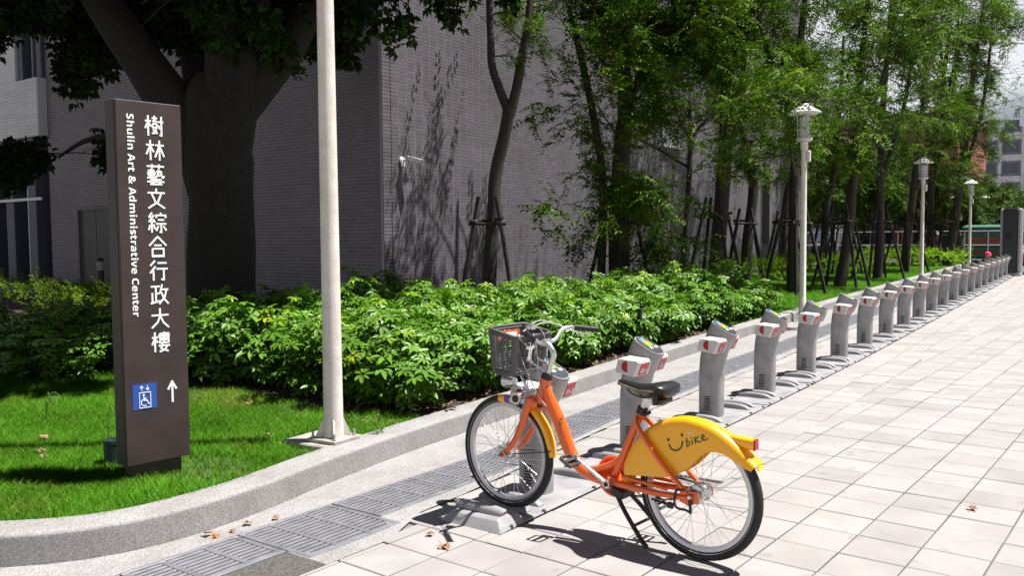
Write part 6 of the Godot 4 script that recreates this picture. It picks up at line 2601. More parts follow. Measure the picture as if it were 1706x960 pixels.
	for st in logo_strokes():
		var pts: Array = []
		for p in st[0]:
			var v: Vector3 = tb * Vector3(-(p.x - 0.09) * 0.78, (p.y - 0.57) * 0.60, 0)
			pts.append(Vector3(0.868, 0.515, -0.0315) + Vector3(-v.x, v.y, 0) * Vector3(1, 1, 0) + Vector3(0, 0, absf(v.x * 0.9 + v.y * 0.42) * 0.12))
		mb.tube(curve_pts(pts, 3) if pts.size() > 2 else pts, [0.0022], 6)
	pm("logo", mb, M.logo_green, dt)

	# tail lamp box and reflector flap
	mb = MB.new()
	rings = []
	for q in [[-0.095, 0.622, 0.018, 0.010], [-0.13, 0.612, 0.024, 0.022], [-0.19, 0.606, 0.027, 0.027], [-0.232, 0.603, 0.028, 0.029]]:
		var row: Array = []
		for k in 12:
			var a := -TAU * k / 12
			row.append(Vector3(q[0], q[1] + signf(sin(a)) * pow(absf(sin(a)), 0.7) * q[3], signf(cos(a)) * pow(absf(cos(a)), 0.7) * q[2]))
		rings.append(row)
	mb.loft(rings, true, true, true)
	pm("tail_lamp_housing", mb, M.yellow, t)
	mb = MB.new()
	mb.box(Vector3(-0.234, 0.603, 0), Vector3(0.012, 0.052, 0.044), Basis.IDENTITY, 0.005)
	pm("tail_lamp_lens", mb, M.lens_red, t)
	mb = MB.new()
	mb.prism(PackedVector2Array([Vector2(-0.026, -0.02), Vector2(0.026, -0.02), Vector2(0.020, 0.012), Vector2(-0.020, 0.012)]), -0.003, 0.003, Transform3D(Basis(Vector3(0, 0, 1), Vector3(0.35, 0.93, 0).normalized(), Vector3(-0.93, 0.35, 0).normalized()), Vector3(-0.254, 0.508, 0)))
	pm("rear_flap", mb, M.panel_green2, t)

	# saddle and post
	mb = MB.new()
	mb.tube([Vector3(0.372, 0.688, 0), Vector3(0.350, 0.765, 0)], [0.0145], 14)
	pm("seat_post", mb, M.alloy, t)
	mb = MB.new()
	mb.tube([Vector3(0.378, 0.672, 0), Vector3(0.366, 0.702, 0)], [0.027, 0.027], 18)
	mb.box(Vector3(0.335, 0.678, -0.012), Vector3(0.045, 0.018, 0.02), Basis.from_euler(Vector3(0, 0, -0.5)), 0.005)
	pm("seat_clamp", mb, M.black, t)
	mb = MB.new()
	rings = []
	var sd := [[0.512, 0.826, 0.010, 0.010, 0.03], [0.505, 0.832, 0.021, 0.030, 0.06], [0.47, 0.834, 0.027, 0.040, 0.06], [0.42, 0.826, 0.034, 0.046, 0.06], [0.375, 0.822, 0.050, 0.056, 0.06], [0.33, 0.830, 0.080, 0.086, 0.06], [0.285, 0.842, 0.102, 0.096, 0.06], [0.245, 0.848, 0.110, 0.096, 0.06], [0.215, 0.844, 0.102, 0.082, 0.06], [0.197, 0.830, 0.080, 0.055, 0.06], [0.190, 0.812, 0.050, 0.018, 0.06]]
	for q in sd:
		var row: Array = []
		for k in 20:
			var a := -TAU * k / 20
			var c := cos(a)
			var s := sin(a)
			var y: float = q[1] + (minf(0.0, s) * q[3] if s < 0 else 0.0)
			var zz: float = c * q[2]
			if s >= 0:
				y = q[1] - 0.022 + s * 0.022 - (0.004 * (1.0 - absf(c)) if q[2] > 0.05 else 0.0)
			else:
				y = q[1] - 0.022 + s * (q[3] - 0.022) * 0.9
				zz *= 0.92 - 0.3 * (-s)
			row.append(Vector3(q[0], y, zz))
		rings.append(row)
	mb.loft(rings, true, true, true)
	var sdl := pm("saddle", mb, M.leather, t)
	for s in [-1.0, 1.0]:
		mb = MB.new()
		var pp: Array = []
		for q in [[0.495, 0.818, 0.0225], [0.45, 0.810, 0.031], [0.40, 0.802, 0.040], [0.36, 0.800, 0.058], [0.32, 0.806, 0.084], [0.275, 0.810, 0.103], [0.245, 0.812, 0.109]]:
			pp.append(Vector3(q[0], q[1], s * (q[2] + 0.001)))
		mb.tube(curve_pts(pp, 3), [0.0016], 5)
		pm("piping", mb, M.piping, sdl)
	mb = MB.new()
	for s in [-1.0, 1.0]:
		mb.tube(curve_pts([Vector3(0.45, 0.79, s * 0.015), Vector3(0.40, 0.765, s * 0.022), Vector3(0.31, 0.762, s * 0.026), Vector3(0.25, 0.785, s * 0.035)], 3), [0.004], 6)
	mb.box(Vector3(0.35, 0.768, 0), Vector3(0.05, 0.028, 0.055), Basis.IDENTITY, 0.006)
	for s in [-1.0, 1.0]:
		mb.tube([Vector3(0.265, 0.735, s * 0.045), Vector3(0.265, 0.785, s * 0.045)], [0.018], 10)
	mb.box(Vector3(0.255, 0.755, 0), Vector3(0.06, 0.035, 0.12), Basis.IDENTITY, 0.012)
	pm("saddle_springs", mb, M.black, sdl)

	# cranks, chain guard, pedals
	mb = MB.new()
	mb.disc(Vector3(0.575, 0.302, 0.058), Vector3(0, 0, 1), 0.100, 0.010, 32)
	var cg := pm("chain_guard", mb, M.orange_dark, t)
	mb = MB.new()
	mb.torus(Vector3(0.575, 0.302, 0.060), Basis.IDENTITY, 0.102, 0.010, 36, 8)
	pm("guard_rim", mb, M.orange, cg)
	mb = MB.new()
	mb.tube([Vector3(0.535, 0.385, 0.058), Vector3(0.06, 0.352, 0.058)], [0.005], 6)
	mb.tube([Vector3(0.535, 0.218, 0.058), Vector3(0.28, 0.235, 0.058), Vector3(0.06, 0.292, 0.058)], [0.005], 6)
	pm("chain", mb, M.bolt, t)
	for s in [-1.0, 1.0]:
		var bb := Vector3(0.535, 0.298, s * 0.070)
		var ce := Vector3(0.715, 0.412, -0.092) if s < 0 else Vector3(0.365, 0.190, 0.092)
		mb = MB.new()
		mb.tube([bb + Vector3(0, 0, -s * 0.012), bb + Vector3(0, 0, s * 0.014)], [0.021], 16)
		mb.tube([bb + (ce - bb) * -0.02, bb.lerp(ce, 0.5), ce], [0.0165, 0.0145, 0.0130], 12, true, 0.62, Vector3(0, 0, 1))
		mb.tube([ce - Vector3(0, 0, 0.012), ce + Vector3(0, 0, 0.012)], [0.0155], 12)
		var cr := pm("crank", mb, M.alloy, t)
		mb = MB.new()
		mb.disc(bb + Vector3(0, 0, s * 0.014), Vector3(0, 0, s), 0.012, 0.004, 12)
		pm("crank_bolt", mb, M.black, cr)
		mb = MB.new()
		var pc := ce + Vector3(0, -0.008, s * 0.058)
		var pb := Basis.from_euler(Vector3(0, 0, 0.5))
		mb.tube([ce, ce + Vector3(0, -0.008, s * 0.105)], [0.007], 8)
		for e in [-1.0, 1.0]:
			mb.box(pc + pb * Vector3(e * 0.036, 0, 0), Vector3(0.010, 0.022, 0.082), pb, 0.003)
			mb.box(pc + Vector3(0, 0, e * 0.040), Vector3(0.072, 0.020, 0.009), pb, 0.003)
			mb.box(pc + pb * Vector3(0, e * 0.010, 0), Vector3(0.016, 0.004, 0.076), pb, 0.001)
		pm("pedal", mb, M.pedal, t)

	# stand, brake and shifter bits at the rear hub
	mb = MB.new()
	mb.box(Vector3(0.485, 0.258, 0), Vector3(0.08, 0.05, 0.13), Basis.from_euler(Vector3(0, 0, 0.3)), 0.008)
	for s in [-1.0, 1.0]:
		mb.tube(curve_pts([Vector3(0.490, 0.245, s * 0.050), Vector3(0.42, 0.170, s * 0.075), Vector3(0.325, 0.072, s * 0.095), Vector3(0.300, 0.055, s * 0.105)], 4), [0.0115], 10)
		mb.box(Vector3(0.292, 0.050, s * 0.108), Vector3(0.045, 0.018, 0.025), Basis.from_euler(Vector3(0, 0, 0.7)), 0.004)
	mb.tube([Vector3(0.37, 0.118, -0.083), Vector3(0.37, 0.118, 0.083)], [0.008], 8)
	pm("kickstand", mb, M.black, t)
	mb = MB.new()
	mb.tube(curve_pts([Vector3(0.085, 0.352, -0.082), Vector3(0.125, 0.345, -0.088), Vector3(0.135, 0.30, -0.090), Vector3(0.125, 0.262, -0.088), Vector3(0.075, 0.258, -0.086), Vector3(0.055, 0.250, -0.084)], 4), [0.0062], 8)
	mb.tube([Vector3(0.058, 0.335, -0.084), Vector3(0.052, 0.245, -0.084)], [0.009, 0.007], 8)
	mb.tube([Vector3(0.28, 0.268, -0.06), Vector3(0.20, 0.262, -0.07), Vector3(0.155, 0.262, -0.075)], [0.005], 6)
	mb.box(Vector3(0.165, 0.262, -0.076), Vector3(0.035, 0.030, 0.018), Basis.IDENTITY, 0.005)
	pm("hub_guard", mb, M.black, t)
	mb = MB.new()
	mb.tube([Vector3(0.052, 0.3255, 0.056), Vector3(0.052, 0.3255, 0.085)], [0.042, 0.030], 16)
	pm("sprocket", mb, M.bolt, t)
	mb = MB.new()
	mb.tube([Vector3(0.052, 0.3255, -0.080), Vector3(0.052, 0.3255, -0.100)], [0.011, 0.009], 10)
	mb.tube([Vector3(1.268, 0.325, -0.070), Vector3(1.268, 0.325, -0.085)], [0.011, 0.009], 10)
	mb.tube(curve_pts([Vector3(1.235, 0.355, -0.07), Vector3(1.20, 0.33, -0.075), Vector3(1.19, 0.30, -0.07)], 3), [0.006], 8)
	pm("axle_nuts", mb, M.alloy, t)

# ------------------------------------------------------------------ scene
func sky_cover() -> ImageTexture:
	# thin bright cloud, computed from noise on the sphere
	var f := FastNoiseLite.new()
	f.seed = 4
	f.frequency = 1.5
	f.fractal_octaves = 5
	var w := 512
	var h := 256
	var im := Image.create(w, h, false, Image.FORMAT_RGBA8)
	for y in h:
		var lat := PI * (0.5 - (y + 0.5) / h)
		if lat < -0.05:
			break
		for x in w:
			var lon := TAU * (x + 0.5) / w
			var d := Vector3(cos(lat) * cos(lon), sin(lat) * 2.2, cos(lat) * sin(lon))
			var n := f.get_noise_3dv(d * 1.4) * 0.5 + 0.5
			var a := smoothstep(0.40, 0.62, n) * lerpf(1.0, 0.25, smoothstep(0.25, 0.9, lat))
			im.set_pixel(x, y, Color(1, 1, 1, a))
	return ImageTexture.create_from_image(im)

func _ready() -> void:
	# camera
	var cam := Camera3D.new()
	cam.name = "camera"
	add_child(cam)
	cam.keep_aspect = Camera3D.KEEP_HEIGHT
	cam.fov = 36.87
	cam.near = 0.05
	cam.far = 900.0
	cam.position = Vector3(0, 1.56, 0)
	cam.basis = Basis.from_euler(Vector3(deg_to_rad(-3.3), deg_to_rad(36.15), 0)) * Basis(Vector3(0, 0, 1), -0.008)
	cam.current = true
	# sky and exposure
	var we := WorldEnvironment.new()
	we.name = "world_environment"
	add_child(we)
	var env := Environment.new()
	var sm := ProceduralSkyMaterial.new()
	sm.sky_top_color = Color(0.06, 0.15, 0.38)
	sm.sky_horizon_color = Color(0.96, 0.98, 1.0)
	sm.sky_curve = 0.11
	sm.ground_bottom_color = Color(0.25, 0.24, 0.22)
	sm.ground_horizon_color = Color(0.55, 0.58, 0.60)
	sm.sun_angle_max = 4.0
	sm.sky_cover = sky_cover()
	sm.sky_cover_modulate = Color(1, 1, 1, 1)
	sm.energy_multiplier = 1.0
	var sky := Sky.new()
	sky.sky_material = sm
	env.background_mode = Environment.BG_SKY
	env.sky = sky
	env.background_energy_multiplier = 0.32
	env.tonemap_mode = Environment.TONE_MAPPER_LINEAR
	env.tonemap_exposure = 2.1
	env.sdfgi_enabled = true
	env.ssao_enabled = true
	env.ssil_enabled = true
	we.environment = env
	# sun
	var sun := DirectionalLight3D.new()
	sun.name = "sun"
	add_child(sun)
	sun.light_color = Color(1.0, 0.98, 0.955)
	sun.light_energy = 1.6
	sun.light_angular_distance = 0.5
	sun.shadow_enabled = true
	sun.look_at_from_position(Vector3.ZERO, Vector3(-0.30, -0.924, 0.235), Vector3.UP)

	make_materials()
	M.green_mid = mat(0.03, 0.14, 0.09, 0.5)
	M.kiosk_panel = mat(0.035, 0.035, 0.045, 0.35)
	M.van_grey = mat(0.08, 0.09, 0.10, 0.35)
	M.pink = mat(0.62, 0.10, 0.22, 0.35)
	M.skin = mat(0.42, 0.25, 0.18, 0.6)
	M.cloth = mat(1, 1, 1, 0.9)
	M.cloth.vertex_color_use_as_albedo = true
	M.lip = mat(0.30, 0.12, 0.10, 0.6)
	M.stalk = mat(0.20, 0.28, 0.08, 0.7)
	M.leaf_yellow = mat(0.42, 0.42, 0.08, 0.7)
	M.sticker = mat(0.62, 0.10, 0.03, 0.5)
	M.panel_green2 = mat(0.72, 0.66, 0.02, 0.4)
	M.orange_dark = mat(0.30, 0.06, 0.012, 0.4)
	M.dark_navy = mat(0.055, 0.06, 0.085, 0.6)
	M.litter = mat(0.24, 0.17, 0.11, 0.9)
	M.litter.vertex_color_use_as_albedo = true
	M.pedal = mat(0.10, 0.10, 0.105, 0.35, 0.5)
	M.lamp_hat = mat(0.74, 0.74, 0.72, 0.45)

	ground_and_paving()
	office_building()
	far_things()
	drain_grates()
	docks()
	lamps()
	flagpole()
	sign_totem()
	security_camera()
	bicycle()
	planting()
	grass()
	small_things()
	person("person with white cap and pink patterned clothes behind the tree stakes", Vector3(-8.2, 0.0, -46.8), 0.3, false, Color(0.50, 0.22, 0.20), Color(0.40, 0.20, 0.18), Color(0.7, 0.7, 0.7))
	person("person with pink cap crouching among the far docks", Vector3(-5.0, 0.03, -38.0), 0.5, true, Color(0.05, 0.05, 0.06), Color(0.04, 0.04, 0.05), Color(0.62, 0.05, 0.12))

func planting() -> void:
	for q in [[7, 0.40, 0.100, 0.46], [9, 0.50, 0.085, 0.40], [6, 0.30, 0.120, 0.42], [10, 0.46, 0.065, 0.5]]:
		spray.append(spray_mesh(50 + q[0], q[0], q[1], q[2], q[3]))
	hedge()
	leaf_litter()
	low_hedge("low_hedge", "bright yellow green low hedge beyond the docks", -10.2, -5.6, -37.0, -39.5, 0.75, 3, 2.6)
	low_hedge("low_hedge", "darker low hedge along the lawn under the young trees", -11.4, -8.6, -24.5, -30.0, 0.65, 4, 1.2)
	low_hedge("low_hedge", "low yellowish hedge before the shaded wing at far left", -22.5, -13.2, -7.9, -9.4, 0.55, 5, 0.8)
	low_hedge("low_hedge", "low bright hedge near the middle of the tree row", -11.4, -8.2, -31.5, -35.5, 0.6, 6, 2.2)
	# trees
	young_tree("young_tree", "forked young tree braced with black stakes, nearest the brick corner", Vector3(-10, 0.13, -12.94), [Vector3(-0.02, -0.1, 0.01), Vector3(-0.01, 0.94, -0.06), Vector3(0.02, 1.97, -0.15), Vector3(0.03, 2.65, -0.21), Vector3(0.14, 3.33, -0.34), Vector3(0.21, 3.92, -0.43)], [0.15, 0.132, 0.122, 0.118, 0.115, 0.125], [[[Vector3(0.20, 3.78, -0.43), Vector3(0.05, 4.24, -0.34), Vector3(-0.08, 4.70, -0.28), Vector3(-0.12, 5.26, -0.29), Vector3(-0.15, 5.78, -0.30), Vector3(-0.20, 6.63, -0.32)], [0.095, 0.085, 0.078, 0.07, 0.066, 0.05]], [[Vector3(0.22, 3.78, -0.43), Vector3(0.32, 4.35, -0.54), Vector3(0.38, 4.92, -0.63), Vector3(0.45, 5.49, -0.72), Vector3(0.47, 6.05, -0.78), Vector3(0.51, 6.85, -0.86)], [0.10, 0.095, 0.088, 0.08, 0.075, 0.06]]], 201, {"from": 4.2, "branches": 7, "reach": 0.6, "low": 0.3, "keep": 0.4, "gap": 0.42, "s0": 0.4, "s1": 0.65, "toward": Vector3(0.8, 0, 0.0)})
	young_tree("young_tree", "leafy young tree with foliage hanging low over the hedge, centre", Vector3(-9, 0.13, -16.2), [Vector3(0.0, -0.1, 0.01), Vector3(-0.03, 0.86, -0.04), Vector3(-0.08, 2.01, -0.09), Vector3(-0.05, 3.29, -0.20), Vector3(-0.01, 4.18, -0.29), Vector3(-0.10, 5.46, -0.32), Vector3(-0.20, 6.49, -0.32), Vector3(-0.18, 7.64, -0.41)], [0.24, 0.23, 0.21, 0.18, 0.17, 0.13, 0.10, 0.06], [[[Vector3(-0.33, -0.1, 0.25), Vector3(-0.34, 1.38, 0.15), Vector3(-0.36, 2.65, 0.08), Vector3(-0.54, 3.93, 0.12), Vector3(-0.90, 5.73, 0.25), Vector3(-1.08, 6.50, 0.32), Vector3(-1.26, 7.52, 0.39)], [0.10, 0.095, 0.09, 0.085, 0.075, 0.06, 0.04]], [[Vector3(-0.03, 4.06, -0.27), Vector3(0.26, 4.95, -0.54), Vector3(0.55, 5.46, -0.79), Vector3(0.74, 6.22, -0.98), Vector3(0.76, 7.24, -1.07)], [0.10, 0.085, 0.075, 0.06, 0.04]]], 202, {"from": 0.7, "branches": 25, "reach": 1.45, "low": 0.12, "keep": 0.52, "gap": 0.46, "s0": 1.0, "s1": 1.6, "toward": Vector3(0.85, 0, 0.15)})
	young_tree("young_tree", "bare twiggy small tree in front of the wall, centre right", Vector3(-10.6, 0.13, -22.88), [Vector3(-0.06, -0.05, 0.03), Vector3(0.01, 2.54, -0.19), Vector3(0.02, 4.26, -0.32), Vector3(-0.03, 5.29, -0.35)], [0.10, 0.085, 0.07, 0.05], [[[Vector3(0.02, 4.2, -0.32), Vector3(-0.3, 5.0, -0.1), Vector3(-0.5, 6.3, 0.0), Vector3(-0.2, 7.3, -0.2)], [0.05, 0.042, 0.03, 0.012]], [[Vector3(0.02, 4.3, -0.32), Vector3(0.5, 5.0, -0.7), Vector3(0.7, 6.2, -1.0), Vector3(0.9, 7.2, -1.1)], [0.05, 0.042, 0.03, 0.012]], [[Vector3(0.0, 3.4, -0.3), Vector3(-0.8, 4.0, 0.3), Vector3(-1.3, 4.3, 0.7), Vector3(-1.8, 4.2, 1.0)], [0.04, 0.035, 0.028, 0.012]]], 203, {"from": 3.0, "branches": 16, "reach": 1.1, "low": 0.3, "keep": 0.04, "sag": -0.1})
	young_tree("young_tree", "tall young tree with straight trunk, right of the centre tree", Vector3(-8.5, 0.13, -20.07), [Vector3(0.0, -0.1, 0.0), Vector3(0.03, 1.05, -0.10), Vector3(0.09, 2.38, -0.23), Vector3(0.11, 3.70, -0.35), Vector3(0.12, 5.06, -0.45)], [0.20, 0.19, 0.18, 0.17, 0.185], [[[Vector3(0.11, 4.9, -0.45), Vector3(-0.01, 5.91, -0.42), Vector3(-0.07, 6.80, -0.44), Vector3(-0.16, 8.13, -0.46), Vector3(-0.26, 9.60, -0.49)], [0.13, 0.115, 0.10, 0.08, 0.05]], [[Vector3(0.13, 4.9, -0.45), Vector3(0.17, 5.91, -0.55), Vector3(0.19, 6.94, -0.63), Vector3(0.27, 8.12, -0.75), Vector3(0.37, 9.60, -0.93)], [0.13, 0.12, 0.10, 0.08, 0.05]]], 204, {"from": 2.6, "branches": 22, "reach": 1.3, "low": 0.3, "keep": 0.22, "gap": 0.5, "s0": 1.0, "s1": 1.5, "toward": Vector3(0.5, 0, -0.2)})
	young_tree("young_tree", "curved young tree against the wall, between two braced trees", Vector3(-10, 0.13, -25.93), [Vector3(0, -0.1, -0.01), Vector3(0.05, 1.50, -0.14), Vector3(0.14, 2.99, -0.32), Vector3(-0.07, 4.11, -0.24), Vector3(-0.20, 5.23, -0.23), Vector3(-0.19, 7.09, -0.36), Vector3(-0.16, 8.77, -0.51), Vector3(-0.22, 10.63, -0.60)], [0.18, 0.17, 0.15, 0.135, 0.12, 0.10, 0.08, 0.05], [], 205, {"from": 3.2, "branches": 40, "reach": 1.4, "low": 0.25, "keep": 0.20, "gap": 0.5, "s0": 1.0, "s1": 1.5})
	young_tree("young_tree", "slim leaning young tree close to the wall's far end", Vector3(-10, 0.13, -29.59), [Vector3(0, -0.1, -0.02), Vector3(-0.04, 1.71, -0.09), Vector3(0.02, 2.95, -0.23), Vector3(0.14, 3.56, -0.36), Vector3(0.26, 5.42, -0.57), Vector3(0.28, 7.49, -0.74), Vector3(0.31, 9.56, -0.91)], [0.15, 0.14, 0.13, 0.12, 0.10, 0.08, 0.05], [], 206, {"from": 3.4, "branches": 30, "reach": 1.3, "low": 0.3, "keep": 0.20, "gap": 0.48, "s0": 1.0, "s1": 1.5})
	young_tree("young_tree", "young tree directly behind the nearest lamp post", Vector3(-6.9, 0.13, -21.14), [Vector3(-0.02, -0.1, 0.02), Vector3(-0.05, 1.33, -0.06), Vector3(-0.06, 2.80, -0.15), Vector3(-0.08, 4.27, -0.25), Vector3(-0.06, 5.74, -0.36), Vector3(0.02, 7.20, -0.53), Vector3(0.10, 8.38, -0.67)], [0.15, 0.13, 0.115, 0.11, 0.09, 0.07, 0.045], [[[Vector3(-0.08, 4.2, -0.25), Vector3(-0.5, 5.4, 0.1), Vector3(-0.8, 6.8, 0.4), Vector3(-0.9, 8.0, 0.5)], [0.07, 0.06, 0.05, 0.03]], [[Vector3(-0.05, 2.9, -0.1), Vector3(0.4, 3.7, 1.6), Vector3(1.2, 3.95, 3.6), Vector3(2.2, 3.85, 5.7)], [0.045, 0.035, 0.025, 0.012]]], 207, {"from": 3.3, "branches": 20, "reach": 1.35, "low": 0.3, "keep": 0.32, "s0": 1.0, "s1": 1.5})
	young_tree("young_tree", "leaning braced young tree just right of the nearest lamp post", Vector3(-6.6, 0.13, -24.1), [Vector3(-0.05, -0.1, 0.04), Vector3(0.08, 0.98, -0.13), Vector3(0.17, 2.44, -0.30), Vector3(0.21, 3.74, -0.42), Vector3(0.25, 5.36, -0.56), Vector3(0.33, 6.98, -0.74), Vector3(0.42, 8.44, -0.91)], [0.17, 0.145, 0.13, 0.12, 0.10, 0.08, 0.05], [[[Vector3(0.2, 3.7, -0.42), Vector3(0.6, 5.0, -0.8), Vector3(0.9, 6.5, -1.1), Vector3(1.0, 8.2, -1.2)], [0.07, 0.06, 0.05, 0.03]]], 208, {"from": 3.0, "branches": 22, "reach": 1.35, "low": 0.3, "keep": 0.32, "s0": 1.0, "s1": 1.5})
	young_tree("young_tree", "split young tree before the red building, left of the leaning one", Vector3(-10.5, 0.13, -35.87), [Vector3(-0.02, -0.1, 0.0), Vector3(0.01, 2.72, -0.20), Vector3(0.16, 3.45, -0.37), Vector3(0.28, 4.91, -0.56), Vector3(0.35, 7.35, -0.78), Vector3(0.39, 9.54, -0.97)], [0.17, 0.15, 0.13, 0.11, 0.08, 0.05], [[[Vector3(0.1, 3.2, -0.3), Vector3(-0.6, 4.6, 0.2), Vector3(-1.0, 6.5, 0.5)], [0.08, 0.06, 0.03]]], 209, {"from": 3.2, "branches": 20, "reach": 1.4, "low": 0.3, "keep": 0.32, "s0": 1.0, "s1": 1.5})
	young_tree("young_tree", "straight young tree left of the second lamp post", Vector3(-6.9, 0.13, -29.35), [Vector3(-0.01, -0.1, 0.01), Vector3(0.03, 1.28, -0.11), Vector3(-0.01, 3.20, -0.22), Vector3(-0.01, 5.52, -0.39), Vector3(0.06, 7.44, -0.58), Vector3(0.13, 9.5, -0.73)], [0.16, 0.135, 0.12, 0.10, 0.08, 0.05], [[[Vector3(0, 3.2, -0.2), Vector3(0.5, 5.2, -0.6), Vector3(0.8, 7.4, -0.8), Vector3(0.9, 9.4, -0.9)], [0.07, 0.06, 0.05, 0.03]]], 210, {"from": 3.0, "branches": 24, "reach": 1.5, "low": 0.28, "keep": 0.32, "s0": 1.0, "s1": 1.5})
	young_tree("young_tree", "young tree leaning right just beside the second lamp post", Vector3(-7.4, 0.13, -35.74), [Vector3(-0.02, -0.1, 0.02), Vector3(0.02, 1.24, -0.10), Vector3(0.16, 2.85, -0.32), Vector3(0.29, 4.92, -0.57), Vector3(0.42, 7.23, -0.82), Vector3(0.45, 10.2, -1.01)], [0.18, 0.16, 0.14, 0.12, 0.09, 0.05], [[[Vector3(0.2, 3.0, -0.3), Vector3(0.9, 5.4, -0.8), Vector3(1.4, 8.0, -1.0), Vector3(1.5, 10.2, -1.1)], [0.08, 0.07, 0.05, 0.03]]], 211, {"from": 2.9, "branches": 26, "reach": 1.7, "low": 0.25, "keep": 0.36, "gap": 0.48, "s0": 1.0, "s1": 1.5})
	young_tree("young_tree", "young tree between the second and third lamp posts", Vector3(-8, 0.13, -43.59), [Vector3(0, -0.1, 0.01), Vector3(0, 1.75, -0.12), Vector3(-0.02, 3.96, -0.27), Vector3(0.10, 6.73, -0.56), Vector3(0.36, 9.49, -0.94), Vector3(0.51, 12.3, -1.25)], [0.19, 0.17, 0.15, 0.12, 0.09, 0.05], [[[Vector3(0, 3.8, -0.3), Vector3(0.5, 6.6, -0.9), Vector3(0.8, 9.6, -1.2), Vector3(1.0, 12.0, -1.4)], [0.09, 0.08, 0.06, 0.03]]], 212, {"from": 3.0, "branches": 28, "reach": 1.5, "low": 0.22, "keep": 0.36, "gap": 0.48, "s0": 1.0, "s1": 1.5})
	young_tree("young_tree", "large young tree at the right, its crown against the sky", Vector3(-7.1, 0.13, -43.2), [Vector3(-0.07, -0.1, 0.06), Vector3(0.12, 1.77, -0.22), Vector3(0.31, 3.92, -0.51), Vector3(0.50, 6.38, -0.82), Vector3(0.67, 9.15, -1.14), Vector3(0.96, 12.2, -1.57)], [0.21, 0.19, 0.16, 0.13, 0.10, 0.05], [[[Vector3(0.3, 3.8, -0.5), Vector3(0.9, 6.4, -1.1), Vector3(1.2, 9.2, -1.5), Vector3(1.3, 11.8, -1.7)], [0.10, 0.085, 0.065, 0.03]], [[Vector3(0.4, 5.2, -0.7), Vector3(-0.3, 7.6, -0.4), Vector3(-0.6, 10.2, -0.4), Vector3(-0.5, 12.2, -0.5)], [0.09, 0.08, 0.06, 0.03]]], 213, {"from": 3.4, "branches": 30, "reach": 1.3, "low": 0.25, "keep": 0.36, "gap": 0.48, "s0": 1.0, "s1": 1.5})
	# darker trees over the street
	var n := 0
	for q in [[Vector3(-6.6, 0.0, -56.0), 3.9], [Vector3(-4.9, 0.0, -62.0), 4.4], [Vector3(-5.2, 0.0, -74.0), 5.6], [Vector3(-9.9, 0.0, -66.0), 5.5], [Vector3(-13.0, 0.0, -50.0), 6.2], [Vector3(-16.3, 0.0, -51.5), 6.8], [Vector3(-10.6, 0.0, -53.5), 6.0]]:
		var p: Vector3 = q[0]
		var h: float = q[1]
		young_tree("street_tree", ["low dark spreading tree behind the kiosk", "dark tree over the street right of the kiosk", "farthest dark tree at the right edge", "tall dark tree behind the white car", "dark bushy tree before the red building, middle", "dark bushy tree before the red building, nearest the grey wall", "dark bushy tree before the red building, right end"][n], p, [Vector3(0, -0.1, 0), Vector3(0.1, h * 0.3, 0), Vector3(-0.1, h * 0.6, 0), Vector3(0.1, h, 0)], [0.20, 0.16, 0.12, 0.05], [[[Vector3(0.05, h * 0.3, 0), Vector3(-1.1, h * 0.55, 0.3), Vector3(-1.8, h * 0.8, 0.4)], [0.10, 0.08, 0.04]], [[Vector3(0.05, h * 0.3, 0), Vector3(1.1, h * 0.55, -0.3), Vector3(1.8, h * 0.8, -0.4)], [0.10, 0.08, 0.04]]], 300 + n, {"from": h * 0.32, "branches": 20, "reach": 1.2, "low": 0.3, "s0": 1.1, "s1": 1.8, "far": true})
		n += 1
	# stakes
	var bl := [
		[Vector3(-10, 0.1, -12.95), 2.12, 0.62, "open three legged stake brace round the forked tree"],
		[Vector3(-9, 0.1, -16.2), 2.2, 0.75, "stake brace half hidden by the hanging foliage, centre"],
		[Vector3(-8.5, 0.1, -20.07), 2.3, 0.80, "stake brace with level crossbar round the tall straight tree"],
		[Vector3(-10, 0.1, -25.93), 2.2, 0.80, "stake brace round the curved tree by the wall"],
		[Vector3(-10, 0.1, -29.59), 2.2, 0.75, "stake brace round the slim tree at the wall's end"],
		[Vector3(-6.9, 0.1, -21.14), 2.1, 0.75, "stake brace behind the nearest lamp post"],
		[Vector3(-6.6, 0.1, -24.1), 2.2, 0.85, "stake brace round the leaning tree right of the lamp post"],
		[Vector3(-10.5, 0.1, -35.87), 2.2, 0.8, "stake brace before the red building"],
		[Vector3(-6.9, 0.1, -29.35), 2.2, 0.85, "stake brace left of the second lamp post"],
		[Vector3(-7.4, 0.1, -35.74), 2.2, 0.85, "stake brace right beside the second lamp post"],
		[Vector3(-8, 0.1, -43.59), 2.3, 0.9, "stake brace between the second and third lamp posts"],
		[Vector3(-7.1, 0.1, -43.2), 2.3, 0.9, "stake brace left of the third lamp post"],
		[Vector3(-8.9, 0.1, -32.6), 2.1, 0.8, "empty stake brace in the middle of the tree row"]]
	for i in bl.size():
		tree_brace(bl[i][3], bl[i][0], 0.5 + i * 0.37, bl[i][1], bl[i][2], 3 if i == 0 else 4, 0.16 if i else 0.12)
	big_tree()

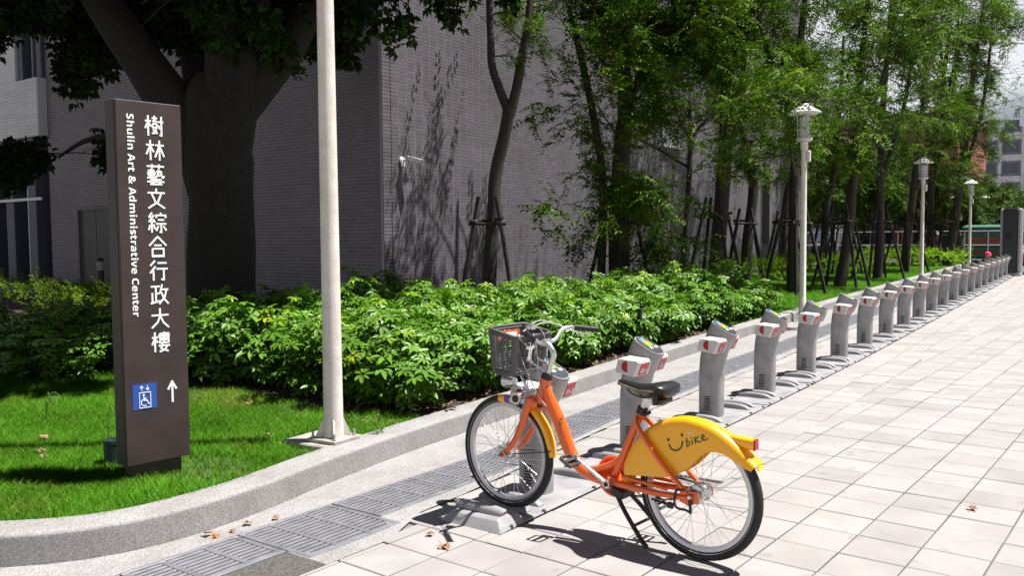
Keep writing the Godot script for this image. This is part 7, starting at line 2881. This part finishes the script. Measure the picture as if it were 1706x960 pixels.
func big_tree() -> void:
	var g := RandomNumberGenerator.new()
	g.seed = 88
	var t := thing("old_tree", "big old tree with thick dark trunk behind the sign", "tree", Vector3(-9.35, 0.12, -6.6))
	var mb := MB.new()
	knotty_trunk(mb, [Vector3(0, -0.1, 0), Vector3(0.02, 0.7, 0), Vector3(0.03, 1.7, -0.03), Vector3(0.0, 2.4, 0), Vector3(-0.05, 3.1, 0.05), Vector3(-0.05, 3.5, 0.05)], [0.50, 0.42, 0.39, 0.41, 0.33, 0.13], 18, g, 0.08)
	pm("trunk", mb, M.bark, t)
	mb = MB.new()
	var limbs := [
		[[Vector3(0.0, 2.0, 0.02), Vector3(-0.2, 2.65, 0.12), Vector3(-0.65, 3.5, 0.45), Vector3(-1.15, 4.6, 0.9), Vector3(-1.7, 6.2, 1.3), Vector3(-2.2, 8.0, 1.5)], [0.30, 0.32, 0.27, 0.22, 0.16, 0.07]],
		[[Vector3(0.03, 2.0, -0.02), Vector3(0.1, 2.6, -0.06), Vector3(0.25, 3.6, -0.2), Vector3(0.35, 4.8, -0.35), Vector3(0.3, 6.5, -0.4), Vector3(0.2, 8.5, -0.5)], [0.30, 0.32, 0.27, 0.23, 0.18, 0.07]],
		[[Vector3(0.1, 2.9, -0.1), Vector3(0.6, 3.9, -0.7), Vector3(0.8, 5.0, -1.3), Vector3(0.7, 6.0, -2.2), Vector3(0.5, 6.8, -3.0)], [0.26, 0.20, 0.16, 0.11, 0.05]],
		[[Vector3(-0.2, 3.0, 0), Vector3(-1.3, 4.2, -0.6), Vector3(-2.4, 5.2, -1.5), Vector3(-3.6, 6.0, -2.4)], [0.24, 0.18, 0.13, 0.05]],
		[[Vector3(0.1, 3.2, 0.0), Vector3(0.6, 4.7, 0.3), Vector3(0.9, 6.0, 0.5), Vector3(1.0, 7.4, 0.5)], [0.2, 0.16, 0.12, 0.05]],  # out of view above the frame, placed to shade the left lawn and shrubs
		[[Vector3(-0.3, 2.4, 0.2), Vector3(-1.0, 2.75, 0.5), Vector3(-1.6, 2.75, 0.75), Vector3(-2.1, 2.55, 0.9)], [0.07, 0.05, 0.035, 0.015]]]
	for l in limbs:
		knotty_trunk(mb, l[0], l[1], 12, g, 0.07)
	pm("limbs", mb, M.bark, t)
	mb = MB.new()
	var leaves: Array = []
	for li in limbs.size():
		var l = limbs[li]
		var n: int = l[0].size()
		for k in (30 if li < 5 else 3):
			var f := R(0.5 if li != 4 else 0.62, 1.0, g) * (n - 1)
			var i := mini(int(f), n - 2)
			var p: Vector3 = l[0][i].lerp(l[0][i + 1], f - i)
			var a := R(0, TAU, g)
			var d := Vector3(cos(a), R(-0.25, 0.6, g), sin(a))
			branch(mb, p, d, R(1.0, 2.2, g) if li < 5 else R(0.3, 0.7, g), R(0.02, 0.04, g) if li < 5 else 0.01, 1, leaves, g, 0.12 if li < 5 else 0.05, 0.2)
	pm("branches", mb, M.bark, t)
	var ms := [lobed_mesh(61, 9, 0.16, 0.11), lobed_mesh(62, 9, 0.18, 0.12), lobed_mesh(63, 8, 0.15, 0.10)]
	crown("foliage", leaves, ms, M.leaf_big, t, g, 0.8, 1.3, 1.0, 0.05)
